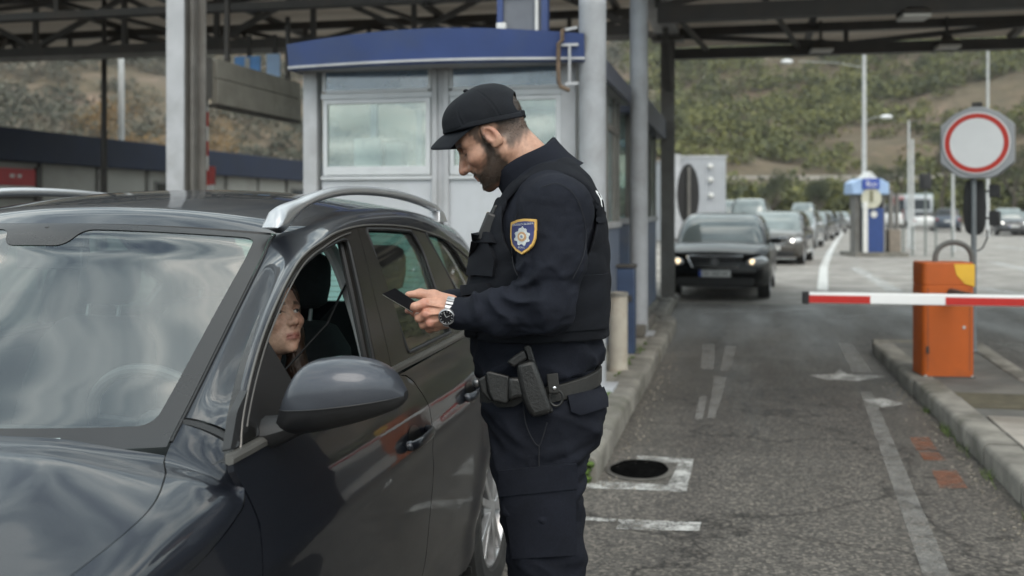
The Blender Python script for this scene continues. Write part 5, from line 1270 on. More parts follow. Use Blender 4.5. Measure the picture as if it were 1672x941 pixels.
def seat(cx, y, rear=False, w=.25):
    st = MB()
    def ring(z, yy, wd, dp, n=20): return [(cx+wd*math.copysign(abs(math.cos(a))**.6, math.cos(a)), yy+dp*math.copysign(abs(math.sin(a))**.7, math.sin(a)), z) for a in np.linspace(0, 2*math.pi, n, endpoint=False)]
    st.loft([ring(z, y+.02+(z-.6)*.30, wd, dp) for z, wd, dp in ((.50, w*.8, .06), (.56, w, .085), (.75, w*1.02, .085), (.92, w*.97, .08), (1.05, w*.85, .07), (1.12, w*.62, .055), (1.135, w*.45, .03))])
    st.loft([[(cx+w*a*q, y-.52*(1-t)+.0, .50+b) for a, b in ((-1, .0), (-1, .05*q), (-.7, .085*q), (.7, .085*q), (1, .05*q), (1, 0), (.9, -.14), (-.9, -.14))] for t, q in ((0, .75), (.06, .95), (.3, 1.02), (.8, 1.05), (1, 1))])
    so_ = obj('seat', st, FABRIC, car, world=True, smooth=70)
    hb = MB(); hb.loft([[(cx+wd*math.copysign(abs(math.cos(a))**.55, math.cos(a)), y+.19+(z-1.1)*.25+dp*math.copysign(abs(math.sin(a))**.7, math.sin(a)), z) for a in np.linspace(0, 2*math.pi, 20, endpoint=False)] for z, wd, dp in ((1.175, .08, .03), (1.19, .105, .045), (1.25, .112, .05), (1.31, .108, .048), (1.345, .092, .04), (1.36, .06, .025))]); obj('headrest', hb, FABRIC, so_, world=True, smooth=70)
    hp = MB(); 
    for dx in (-.06, .06):
        hp = MB(); hp.cyl((cx+dx, y+.18, 1.10), (cx+dx, y+.20, 1.19), .007, n=8); obj('headrest_post', hp, pm('dull chrome', (.16, .16, .165), .3, .8), so_, world=True)
seat(XC+.345, 3.02); seat(XC-.37, 3.02)
seat(XC+.36, 3.78, True, .27); seat(XC-.36, 3.78, True, .27)
for s in (1, -1):
    mb = MB(); P = [(XC+s*(Hgl(y, z)-.075), y, z) for y, z in ()]+[(XC+s*h, y, z) for h, y, z in ((.735, 2.92, .95), (.70, 2.93, 1.1), (.65, 2.94, 1.25), (.585, 2.96, 1.375), (.53, 2.93, 1.44))]
    mb.tube(curve_pts(P, 16), [(.030, .020)]*16, 10, up=(1, 0, 0)); obj('pillar_trim', mb, PILLAR_IN, car, world=True)
    mb = MB(); mb.grid(lambda a, b: (XC+s*(Hlow(1.9+1.9*a, .3+.7*b)-.075), 1.9+1.9*a, .3+.7*b), 10, 6); obj('door_card', mb, DASH, car, world=True)
mb = MB(); mb.bx(XC-.68, XC+.68, 3.98, 4.42, .93, .95); obj('parcel_shelf', mb, FABRIC, car, world=True)
mb = MB(); P = [Vector(p) for p in ((XC+.655, 2.92, 1.30), (XC+.60, 2.88, 1.16), (XC+.50, 2.80, 1.03), (XC+.36, 2.72, .92), (XC+.2, 2.66, .74))]
for i in range(4): mb.bar(P[i], P[i+1], .004, .046, up=(.55, -.75, .4))
obj('seat_belt', mb, pm('belt webbing', (.018, .018, .02), .8, var=.1, vs=100), car, world=True)
mb = MB(); mb.bx(XC-.10, XC+.10, 2.42, 2.45, 1.345, 1.40); mb.cyl((XC, 2.43, 1.39), (XC, 2.42, 1.46), .012, n=8); obj('rear_view_mirror', mb, DASH, car, world=True, bevel=.012)
# ================================================================ QUEUE OF CARS
CGLASS = pm('sky-pale car glass', (.16, .19, .19), .05, 0, var=.25, vs=1.5, **{'Specular IOR Level': 1.0})  # pale base colour paints the sky's reflection into the windscreens
CSIDE = pm('dark side glass', (.018, .02, .022), .08, var=.2)
LAMP = emit('lit headlamp', (1, .95, .86), 3.6); LAMPY = emit('dim yellow headlamp', (1, .80, .52), 1.1); LAMPD = pm('clear lamp cover', (.45, .46, .47), .12, .3, var=.1); CHROME = pm('chrome trim', (.6, .6, .61), .15, 1.0, var=.03)
REDL = pm('tail lamp red', (.30, .012, .012), .15, var=.1); PLATE = pm('number plate white', (.62, .63, .62), .4, var=.04); PLATEB = pm('plate blue band', (.02, .07, .35), .4, var=.05); INK = pm('plate ink', (.02, .02, .02), .5)
def carpaint(name, col, met=.4):
    return pm('paint '+name, col, .32, met, var=.08, vs=3, dirt=tuple(c*.75+.012 for c in col), ds=1.2, **{'Coat Weight': 1.0, 'Coat Roughness': .04, 'Coat IOR': 1.38})
def make_car(label, paint, kind='sedan', lit=True, detail=1, group='cars queueing towards the checkpoint'):
    """front faces local -Y; origin on the ground under the middle of the car"""
    th_ = thing('queue_car', label, 'car', (0, 0, 0), 0, group)
    Lh, Wh, Hh = {'sedan': (2.3, .90, 1.45), 'hatch': (2.0, .87, 1.49), 'suv': (2.25, .93, 1.68), 'van': (2.5, .96, 2.05)}[kind]
    zs = {'sedan': .90, 'hatch': .92, 'suv': 1.02, 'van': 1.12}[kind]
    cowl = {'sedan': .52, 'hatch': .56, 'suv': .57, 'van': .70}[kind]
    deck = {'sedan': -.62, 'hatch': -.93, 'suv': -.95, 'van': -.98}[kind]
    # lower body: sections along y
    mb = MB(); rings = []; ns = 72; NP = 28
    for i in range(ns+1):
        t = i/ns; yy = -Lh + 2*Lh*t; e = min(t, 1-t)
        hw = Wh*(1-.16*(1-smoothstep(0, .12, e))-.10*(1-smoothstep(0, .03, e)))
        zb = .20 + .10*(1-smoothstep(0, .1, e))
        yn = -yy/Lh   # +1 front
        if yn > cowl: top = zs+.06 - (zs-.70)*((yn-cowl)/(1-cowl))**2.6
        elif yn < deck: top = zs+.10 - .12*((deck-yn)/(1+deck+1e-6))**1.6 if deck > -.9 else zs+.06
        else: top = zs+.06
        if i in (0, ns): top -= .10; zb += .06
        sh = min(zs, top-.03)
        for yc in (-Lh*.62, Lh*.60):
            pass
        r = []
        zA = zb
        for yc in (-Lh*.62, Lh*.60):
            dy = abs(yy-yc)
            if dy < .37: zA = max(zA, .33+math.sqrt(.37**2-dy*dy))
        half = [(0, zb), (hw*.70, zb), (hw*.90, max(zb+.03, zA)), (hw*.985, max(zb+.10, zA+.012)), (hw, max((zb+sh)*.52, zA+.04)), (hw*.985, max(sh-.12, zA+.08)), (hw*.955, sh-.02), (hw*.90, sh+.015), (hw*.80, top-.012), (hw*.55, top+.0), (hw*.28, top+.012), (0, top+.018)]
        pts = [(x, yy, z) for x, z in half]; r = pts + [(-x, yy, z) for x, yy, z in pts[-2:0:-1]]
        rings.append(r)
    mb.loft(rings); obj('body', mb, paint, th_, smooth=55)
    # greenhouse
    yF0, yF1 = -cowl*Lh+.02, -cowl*Lh+{'sedan': .88, 'hatch': .80, 'suv': .72, 'van': .72}[kind]
    yR0, yR1 = -deck*Lh-.02, -deck*Lh-{'sedan': .75, 'hatch': .50, 'suv': .38, 'van': .12}[kind]
    zb, zt = zs+.02, Hh; nl = 8
    A = 64
    def plan(a, l):
        t = l; yf = yF0+(yF1-yF0)*t; yr = yR0+(yR1-yR0)*t; w = Wh*.93-(Wh*.93-Wh*.66)*t**1.25
        c, s_ = math.cos(a), math.sin(a); ym, yh = (yf+yr)/2, (yr-yf)/2
        ex = .32
        return (w*math.copysign(abs(c)**ex, c), ym+yh*math.copysign(abs(s_)**(.30), s_)*(1+.0*c), zb+(zt-zb)*math.sin(t*math.pi/2*.97)**.92-.02*t*abs(c)**6)
    parts = {'cabin': MB(), 'windscreen': MB(), 'rear_window': MB()}
    for l in range(nl):
        for j in range(A):
            a0, a1 = 2*math.pi*(j+.5)/A, 2*math.pi*(j+1.5)/A; am = (a0+a1)/2; l0, l1 = l/nl, (l+1)/nl
            q = [plan(a0, l0), plan(a1, l0), plan(a1, l1), plan(a0, l1)]
            c = [sum(p[k] for p in q)/4 for k in range(3)]
            key = 'cabin'
            if 0 <= l < nl-1:
                fr_ = math.sin(am) < 0 and abs(c[0]) < (Wh*.93-(Wh*.27)*(l+.5)/nl)*.90 and c[1] < (yF0+yF1)/2+.35*1.2 and abs(math.cos(am)) < .93 and math.sin(am) < -.25
                if fr_: key = 'windscreen'
                elif math.sin(am) > .3 and abs(math.cos(am)) < .90: key = 'rear_window' if l > 0 else 'cabin'
                elif abs(math.cos(am)) > .55 and l >= 1 and l < nl-1:
                    yy = c[1]; fy = (yy-(yF0+yF1)/2)/((yR0+yR1)/2-(yF0+yF1)/2)
                    if .03 < fy < .93 and not (.44 < fy < .50): key = ('side_window', c[0] > 0, fy < .47)
            parts.setdefault(key, MB()).add(q, [(0, 1, 2, 3)])
    top = [plan(2*math.pi*(j+.5)/A, 1) for j in range(A)]
    cc = [sum(p[k] for p in top)/A for k in range(3)]; inner = [(cc[0]+(p[0]-cc[0])*.6, cc[1]+(p[1]-cc[1])*.6, zt+.02) for p in top]
    o = len(parts['cabin'].v); parts['cabin'].loft([top, inner], False); parts['cabin'].add(inner, [tuple(range(A))])
    cab = obj('cabin', parts['cabin'], paint, th_, smooth=40)
    obj('windscreen', parts['windscreen'], CGLASS, th_, smooth=50); [obj('side_window', v, CSIDE, th_, smooth=50) for k_, v in parts.items() if isinstance(k_, tuple)]; obj('rear_window', parts['rear_window'], CSIDE, th_, smooth=50)
    # wheels and arches
    yf = -Lh
    for s in (1, -1):
        for yc in (-Lh*.62, Lh*.60):
            mb = MB(); mb.lathe([(0, -.03), (.20, -.03), (.22, 0), (.31, .0), (.325, -.03), (.325, -.2), (0, -.2)], 24, 'x', (0, 0, 0)); R = .325
            if s < 0: mb.v = [(-x, y, z) for x, y, z in mb.v]
            mb.v = [(x+s*(Wh-.03), y+yc, z+R) for x, y, z in mb.v]; w_ = obj('wheel', mb, TYRE, th_)
            mb = MB()
            for k in range(5):
                a = 2*math.pi*k/5; mb.bar((s*(Wh-.047), yc, R), (s*(Wh-.041), yc+.2*math.sin(a), R+.2*math.cos(a)), .045, .02, up=(1, 0, 0))
            mb.lathe([(.20, -.01), (.215, .008), (.225, .006)], 20, 'x', (s*(Wh-.035), yc, R)); obj('rim', mb, ALLOY, w_)
            mb = MB(); mb.grid(lambda a, b: (s*(Wh*.55+(Wh*.40)*b), yc+.365*math.cos(math.pi*a), .33+.365*math.sin(math.pi*a)), 16, 2); mb.add([(s*Wh*.55, yc+.365*math.cos(math.pi*k/16), .33+.365*math.sin(math.pi*k/16)) for k in range(17)], [tuple(range(17))]); obj('wheel_arch', mb, TRIM, th_)
    def fx(x, z, o=0): # front surface y at x
        return -Lh+.03+.20*(abs(x)/Wh)**2.5-o
    for s in (1, -1):
        zl = zs-.24
        mb = MB(); mb.ball((s*Wh*.74, yf+.13, zl), (.21, .165, .088), 18, 10, Matrix.Rotation(s*R_(28), 4, 'Z') @ Matrix.Rotation(-s*R_(8), 4, 'Y')); hl = obj('headlight', mb, LAMPD, th_, smooth=60)
        mb = MB(); mb.ball((s*Wh*.68, yf-.02, zl+.0), (.05, .03, .048), 12, 8); obj('bulb', mb, (LAMPY if lit == 2 else LAMP) if lit else LAMPD, hl)
        mb = MB(); mb.loft([[(s*(Wh*.93+.20*t), -cowl*Lh+.42+.03*t+a*.055*q, zs+.07+b*.062*q) for a, b in ((-1, -.7), (-1, .6), (-.4, 1), (.8, 1), (1, .4), (1, -.8))] for t, q in ((-.2, .3), (.1, .45), (.25, 1), (.8, 1), (1, .6))]); obj('door_mirror', mb, paint if detail else TRIM, th_, smooth=50)
        mb = MB(); mb.ball((s*Wh*.72, Lh-.06, zs-.14), (.16, .06, .09), 10, 6); obj('tail_light', mb, REDL, th_)
        mb = MB(); mb.box((s*Wh*.985, -.35, zs-.1), (.02, .18, .025)); mb.box((s*Wh*.985, .75, zs-.1), (.02, .18, .025)); obj('door_handle', mb, CHROME, th_, bevel=.004)
        mb = MB(); mb.bx(s*Wh*.60-.10, s*Wh*.60+.10, yf-.0, yf+.12, .30, .37); obj('fog_lamp', mb, TRIM, th_, bevel=.01)
    gz = zs-.25
    poly = [(-.46, gz+.10), (-.37, gz-.09), (.37, gz-.09), (.46, gz+.10)]
    mb = MB(); mb.tube([(x, yf-.028+.03*(x/.4)**2, z) for x, z in poly+poly[:1]], .013, 6); gr = obj('grille_surround', mb, CHROME, th_, smooth=0)
    mb = MB(); mb.prism(poly, lambda a, b: (a, yf-.022+.03*(a/.4)**2, b), lambda a, b: (a, yf+.05, b)); obj('grille', mb, TRIM, gr, smooth=0)
    mb = MB()
    for k in range(3): mb.bx(-.36, .36, yf-.03, yf-.023, gz-.05+.05*k, gz-.043+.05*k)
    mb.lathe([(.055, 0), (.068, 0), (.068, -.01), (.055, -.01)], 20, 'y', (0, yf-.028, gz+.005)); mb.lathe([(0, 0), (.05, 0), (.05, -.006), (0, -.006)], 16, 'y', (0, yf-.028, gz+.005)) if detail else None
    obj('emblem', mb, pm('dull chrome', (.16, .16, .165), .3, .8), gr)
    mb = MB(); mb.bx(-.62, .62, yf-.014, yf+.05, .25, .40); obj('lower_intake', mb, TRIM, th_, bevel=.02); mb = MB(); mb.bx(-.58, .58, yf-.022, yf+.0, .225, .24); obj('lip', mb, pm('dull chrome', (.16, .16, .165)), th_, bevel=.003)
    mb = MB(); mb.bx(-.26, .26, yf-.035, yf-.02, gz-.245, gz-.135); pl = obj('number_plate', mb, PLATE, th_, bevel=.004)
    mb = MB(); mb.bx(-.258, -.215, yf-.038, yf-.0355, gz-.243, gz-.137); obj('blue_band', mb, PLATEB, pl, smooth=0)
    mb = MB()
    for k, x in enumerate((-.17, -.115, -.03, .02, .07, .14, .195)):
        mb.bx(x-.017, x-.008, yf-.038, yf-.036, gz-.22, gz-.16); mb.bx(x+.008, x+.017, yf-.038, yf-.036, gz-.22, gz-.16); mb.bx(x-.008, x+.008, yf-.038, yf-.036, gz-.195 if k % 2 else gz-.169, gz-.186 if k % 2 else gz-.16)
    obj('characters', mb, INK, pl, smooth=0)
    mb = MB(); mb.bx(-.26, .26, Lh-.01, Lh+.012, zs-.30, zs-.19); obj('number_plate', mb, PLATE, th_, bevel=.004)
    return th_
P_BLK = pm('paint black', (.004, .004, .0045), .35, .2, var=.08, vs=3, **{'Coat Weight': .55, 'Coat Roughness': .05, 'Coat IOR': 1.33, 'Specular IOR Level': .15}); P_GRY = carpaint('grey', (.07, .072, .075)); P_SIL = carpaint('silver', (.32, .33, .34)); P_WHT = carpaint('white', (.62, .63, .63), .0); P_BLU = carpaint('slate blue', (.06, .075, .10)); P_BRN = carpaint('bronze grey', (.075, .068, .06))
def put(o, u, v, turn=0.0, d=None):
    p = G(u, v, 0)
    o.location = (p.x, p.y, 0); o.rotation_euler = (0, 0, turn); return o
# front of the queue: nose towards the camera; placed by the front wheels' contact
def nose(o, u, v, turn, Lh):
    p = G(u, v, 0); f = Vector((math.sin(turn), -math.cos(turn), 0)); q = p - f*Lh*.62
    o.location = (q.x, q.y, 0); o.rotation_euler = (0, 0, turn); return o
c1 = make_car('black saloon at the head of the queue, beside the grey column', P_BLK, 'sedan', lit=2); nose(c1, 1174, 485, R_(-3.5), 2.3)
c2 = make_car('grey saloon second in the queue, just behind the black saloon', P_BRN, 'hatch'); nose(c2, 1264, 431, R_(-9), 2.0)
c3 = make_car('silver hatchback third in the queue with a bright headlamp', P_SIL, 'hatch'); nose(c3, 1298, 405, R_(-11), 2.0)
c4 = make_car('grey saloon fourth in the queue', P_GRY, 'sedan', lit=False); nose(c4, 1322, 393, R_(-12), 2.3)
c5 = make_car('slate blue hatchback fifth in the queue', P_BLU, 'hatch'); nose(c5, 1336, 387, R_(-13), 2.0)
c6 = make_car('dark grey saloon sixth in the queue, before the last silver one', P_GRY, 'sedan', lit=False); nose(c6, 1350, 381, R_(-14), 2.3)
c7 = make_car('silver saloon at the far end of the queue, nearest the kiosk', P_SIL, 'sedan'); nose(c7, 1370, 374, R_(-8), 2.3)
c8 = make_car('white van with a lit lamp behind the black saloon, left of the queue', P_WHT, 'van', group='vehicles waiting in the far lanes'); nose(c8, 1222, 400, R_(-4), 2.5)
c9 = make_car('silver van behind the silver hatchback, rising above the queue', P_SIL, 'van', group='vehicles waiting in the far lanes', lit=False); nose(c9, 1310, 381, R_(-8), 2.5)
c10 = make_car('white van partly hidden at the left end behind the black saloon', P_WHT, 'van', group='vehicles waiting in the far lanes'); nose(c10, 1192, 393, R_(0), 2.5)
c11 = make_car('white hatchback half hidden behind the grey saloon, left of the silver van', P_WHT, 'hatch', group='vehicles waiting in the far lanes', lit=False); nose(c11, 1258, 388, R_(-6), 2.0)
c12 = make_car('dark off-roader with bright headlamps driving at the right edge', P_GRY, 'suv', group='cars driving in the right lanes'); nose(c12, 1651, 385, R_(-3), 2.25)
c13 = make_car('dark car half cut by the right edge of the view', P_BLU, 'sedan', group='cars driving in the right lanes'); nose(c13, 1690, 384, R_(-3), 2.3)
c14 = make_car('slate estate car seen from behind, right of the marker posts', P_BLU, 'suv', False, group='cars driving in the right lanes'); put(c14, 1546, 378, R_(172))
c15 = make_car('white hatchback seen from behind between the marker posts', P_WHT, 'hatch', False, group='cars driving in the right lanes'); put(c15, 1506, 376, R_(175))
c16 = make_car('white van seen from behind, left of the concrete plinth', P_WHT, 'van', False, group='cars driving in the right lanes'); put(c16, 1453, 372, R_(178))
# red and white trailer / lorry beyond
def lorry(u, v, label, cabc, boxc):
    p = G(u, v, 0); th_ = thing('lorry', label, 'lorry', (p.x, p.y, 0), R_(-10))
    mb = MB(); mb.bx(-1.2, 1.2, .2, 7.5, 1.0, 3.1); obj('cargo_box', mb, boxc, th_, bevel=.04)
    mb = MB(); mb.loft([[(x, y, z) for x, y in rrect(1.15, 0, .0, 1)] if False else [(-1.15, a, z), (1.15, a, z), (1.15, .0, z), (-1.15, .0, z)] for z, a in ((.5, -2.0), (1.6, -2.02), (2.7, -1.75), (2.9, -1.4))]); obj('cab', mb, cabc, th_, bevel=.05)
    mb = MB(); mb.add([(-1.0, -2.035, 1.65), (1.0, -2.035, 1.65), (.95, -1.81, 2.55), (-.95, -1.81, 2.55)], [(0, 1, 2, 3)]); obj('windscreen', mb, CSIDE, th_, smooth=0)
    for y in (-1.3, 4.5, 6.0):
        for s in (1, -1):
            mb = MB(); mb.cyl((s*1.1, y, .5), (s*.8, y, .5), .5, n=20); obj('wheel', mb, TYRE, th_)
    mb = MB(); mb.bx(-.5, .5, -1.5, 7.4, .6, .95); obj('chassis', mb, TRIM, th_); return th_
lorry(1500, 372, 'pale grey lorry with box body far behind the marker posts', P_SIL, pm('pale teal cargo', (.34, .39, .39), .6, var=.1))
lorry(1480, 371, 'small red lorry far off right of the concrete plinth', carpaint('dull red', (.22, .05, .045), 0), pm('grey cargo', (.3, .31, .32), .6))
# ================================================================ PEOPLE: clay-like implicit surfaces turned into meshes
def surface_net(fn, lo, hi, h):
    lo = np.array(lo, float); n = np.ceil((np.array(hi)-lo)/h).astype(int)+1
    ax = [lo[i]+h*np.arange(n[i]) for i in range(3)]
    X, Y, Z = np.meshgrid(*ax, indexing='ij'); d = fn(X, Y, Z); s = d < 0
    c = np.zeros(tuple(n-1)); pos = np.zeros(tuple(n-1)+(3,)); 
    sl = lambda o: tuple(slice(o[i], n[i]-1+o[i]) for i in range(3))
    cnt = np.zeros(tuple(n-1), int)
    for o in [(a, b, e) for a in (0, 1) for b in (0, 1) for e in (0, 1)]: cnt += s[sl(o)]
    act = (cnt > 0) & (cnt < 8)
    for axis in range(3):
        oth = [a for a in range(3) if a != axis]
        for p in (0, 1):
            for q in (0, 1):
                o0 = [0, 0, 0]; o0[oth[0]] = p; o0[oth[1]] = q; o1 = list(o0); o1[axis] = 1
                d0, d1 = d[sl(o0)], d[sl(o1)]; m = (d0 < 0) != (d1 < 0)
                t = np.where(m, d0/np.where(m, d0-d1, 1), 0)
                for k in range(3): pos[..., k] += np.where(m, o0[k]+(t if k == axis else 0), 0)
                c += m
    idx = -np.ones(tuple(n-1), int); idx[act] = np.arange(act.sum())
    I = np.argwhere(act); V = lo + h*(I + pos[act]/c[act][:, None])
    F = []
    for axis in range(3):
        b, e = (axis+1) % 3, (axis+2) % 3
        A = [slice(None)]*3; B = [slice(None)]*3; A[axis] = slice(0, n[axis]-1); B[axis] = slice(1, n[axis])
        m = s[tuple(A)] != s[tuple(B)]; E = np.argwhere(m)
        E = E[(E[:, b] > 0) & (E[:, e] > 0) & (E[:, b] < n[b]-1) & (E[:, e] < n[e]-1)]
        if not len(E): continue
        def cell(db, de):
            q = E.copy(); q[:, b] -= db; q[:, e] -= de; return idx[q[:, 0], q[:, 1], q[:, 2]]
        quad = np.stack([cell(1, 1), cell(0, 1), cell(0, 0), cell(1, 0)], 1)
        fl = s[E[:, 0], E[:, 1], E[:, 2]]; quad[~fl] = quad[~fl][:, ::-1]; F.append(quad)
    F = np.concatenate(F); return V, F[(F >= 0).all(1)]
def np_obj(name, V, F, m, parent=None, col=None):
    me = bpy.data.meshes.new(name); nf = len(F)
    me.vertices.add(len(V)); me.vertices.foreach_set('co', np.asarray(V, np.float32).ravel()); me.loops.add(nf*4); me.loops.foreach_set('vertex_index', np.asarray(F, np.int32).ravel())
    me.polygons.add(nf); me.polygons.foreach_set('loop_start', np.arange(0, nf*4, 4, dtype=np.int32)); me.polygons.foreach_set('use_smooth', [True]*nf); me.update(calc_edges=True)
    if col is not None:
        at = me.color_attributes.new('Col', 'FLOAT_COLOR', 'POINT'); at.data.foreach_set('color', np.concatenate([col, np.ones((len(col), 1))], 1).astype(np.float32).ravel())
    me.materials.append(m); o = bpy.data.objects.new(name, me); COL.objects.link(o)
    if parent is not None: o.parent = parent; FR[o] = FR[parent]
    return o
def smin(a, b, k): h = np.clip(.5+.5*(b-a)/k, 0, 1); return b*(1-h)+a*h-k*h*(1-h)
def smax(a, b, k): return -smin(-a, -b, k)
def ell(X, Y, Z, c, r, tilt=0.0):
    x, y, z = X-c[0], Y-c[1], Z-c[2]
    if tilt: ct, st = math.cos(tilt), math.sin(tilt); x, z = x*ct+z*st, -x*st+z*ct
    k0 = np.sqrt((x/r[0])**2+(y/r[1])**2+(z/r[2])**2); k1 = np.sqrt((x/r[0]**2)**2+(y/r[1]**2)**2+(z/r[2]**2)**2)+1e-9
    return k0*(k0-1)/k1
def cap(X, Y, Z, a, b, ra, rb):
    a = np.array(a, float); b = np.array(b, float); u = b-a; l2 = u@u
    t = np.clip(((X-a[0])*u[0]+(Y-a[1])*u[1]+(Z-a[2])*u[2])/l2, 0, 1)
    return np.sqrt((X-a[0]-t*u[0])**2+(Y-a[1]-t*u[1])**2+(Z-a[2]-t*u[2])**2)-(ra+(rb-ra)*t)
def chain(X, Y, Z, pts, rs, k=.008):
    d = None
    for i in range(len(pts)-1):
        e = cap(X, Y, Z, pts[i], pts[i+1], rs[i], rs[i+1]); d = e if d is None else smin(d, e, k)
    return d
def head_sdf(X, Y, Z, fem=False, lids=0.0):
    """face looks along +x, left ear at +y, eyes at z=0"""
    A = np.abs(Y); w = .93 if fem else 1.0
    d = ell(X, Y, Z, (-.012, 0, .038), (.098, .076*w, .083))
    d = smin(d, ell(X, Y, Z, (.030, 0, -.028), (.060, .059*w, .082)), .03)
    if fem:
        d = smin(d, ell(X, A, Z, (.030, .0, -.078), (.048, .045, .036)), .025); d = smin(d, ell(X, Y, Z, (.071, 0, -.106), (.015, .017, .014)), .02)
    else:
        d = smin(d, ell(X, A, Z, (.030, 0, -.083), (.052, .052, .036)), .025); d = smin(d, ell(X, Y, Z, (.073, 0, -.108), (.019, .024, .017)), .02)
        d = smin(d, cap(X, A, Z, (-.012, .054, -.055), (.052, .026, -.104), .018, .015), .02)
    d = smin(d, cap(X, A, Z, (.0785, .012, .017), (.062, .046, .015), .010 if fem else .0125, .009 if fem else .011), .014)
    d = smin(d, ell(X, A, Z, (.052, .046*w, -.030), (.028, .021, .019)), .02)
    d = smin(d, ell(X, Y, Z, (.066, 0, -.070), (.025, .032, .028)), .016)
    d = smax(d, -ell(X, A, Z, (.089, .031, -.002), (.017, .0185, .0125)), .012)
    nl = -.036 if not fem else -.033
    d = smin(d, cap(X, Y, Z, (.082, 0, .010), (.106 if fem else .109, 0, nl+.004), .0075, .0105 if not fem else .0088), .010)
    d = smin(d, cap(X, Y, Z, (.076, 0, .0), (.086, 0, -.046), .010, .013), .006)
    d = smin(d, ell(X, Y, Z, (.107 if fem else .110, 0, nl-.003), (.0135, .0125 if not fem else .011, .0115)), .006)
    d = smin(d, ell(X, A, Z, (.096, .0135 if not fem else .0118, nl-.006), (.0115, .0072, .0085)), .006)
    d = smax(d, -ell(X, A, Z, (.099, .0068, nl-.0165), (.0055, .0032, .0032)), .003)
    # lids
    ey = ell(X, A, Z, (.0672, .031, -.002), (.0140, .0150, .0132))
    up = (Z+.002)-(.0042 if fem else -.006)+(.9 if fem else .06)*(A-.031)**2/(.03 if fem else .015)
    upper = smax(ey, -up, .002); lower = smax(ey, (Z+.002)+(.0056 if fem else .0072), .002)
    d = smin(d, upper, .004); d = smin(d, lower, .004)
    # lips
    lz = -.0755
    d = smin(d, cap(X, A, Z, (.0905, .003, lz+.0058), (.0765, .0235, lz+.0008), .0056, .0028), .004)
    d = smin(d, cap(X, A, Z, (.0885, 0, lz-.0062), (.0755, .0215, lz-.0012), .0066, .0030), .004)
    d = smax(d, -cap(X, A, Z, (.1005, 0, lz), (.0815, .0235, lz-.0008), .0022, .0016), .002)
    d = smax(d, -ell(X, Y, Z, (.098, 0, -.0925), (.013, .018, .0065)), .008)
    # fold from nose to mouth, pouch under the eye
    d = d+(.0016 if fem else .0020)*np.exp(-(cap(X, A, Z, (.094, .019, -.046), (.079, .033, -.080), .0, .0)/.0034)**2)+.0010*np.exp(-(cap(X, A, Z, (.081, .020, -.0165), (.068, .040, -.0135), .0, .0)/.0026)**2)
    # ears
    er = ell(X, A, Z, (-.010, .0775*w, -.004), (.0195, .0085, .034), -.22); er = smax(er, -ell(X, A, Z, (-.007, .0865*w, -.002), (.0110, .0085, .0195), -.2), .003)
    er = smin(er, cap(X, A, Z, (.006, .0765*w, -.014), (.003, .0775*w, -.005), .005, .004), .004)
    er = smin(er, ell(X, A, Z, (-.003, .0765*w, -.031), (.0075, .0055, .008)), .006); d = smin(d, er, .008)
    return d
def sines(X, Y, Z, seed, n, kmin, kmax, aniso=(1, 1, 1)):
    r = np.random.default_rng(seed); out = 0
    for i in range(n):
        k = r.normal(size=3)*np.array(aniso); k = k/np.linalg.norm(k)*r.uniform(kmin, kmax); q = r.normal(size=3); q = q/np.linalg.norm(q)*kmin*.6
        ph = k[0]*X+k[1]*Y+k[2]*Z+1.6*np.sin(q[0]*X+q[1]*Y+q[2]*Z+r.uniform(0, 6))+r.uniform(0, 6)
        out = out+(1-2*np.abs(np.sin(ph/2)))*(.8/n**.5)
    return out
def skin_mat(name):
    m, t = nt(name); b = bsdf(t, .48); at = t.nodes.new('ShaderNodeAttribute'); at.attribute_name = 'Col'
    n = noise_tex(t, 90, 5, .65); c = mixc(t, .5, at.outputs['Color'], ramp(t, n, [(.3, (.62, .54, .52)), (.7, (1.26, 1.24, 1.22))]), 'MULTIPLY')
    L(t, c, b.inputs['Base Color']); b.inputs['Subsurface Weight'].default_value = .12; b.inputs['Subsurface Radius'].default_value = (.012, .005, .003); b.inputs['Subsurface Scale'].default_value = .5
    bump(t, noise_tex(t, 260, 4, .7), b, .22, .002); return m
SKIN = skin_mat('skin')
def gs(x, s): return np.exp(-(x/s)**2)
def sm(a, b, x): t = np.clip((x-a)/(b-a), 0, 1); return t*t*(3-2*t)
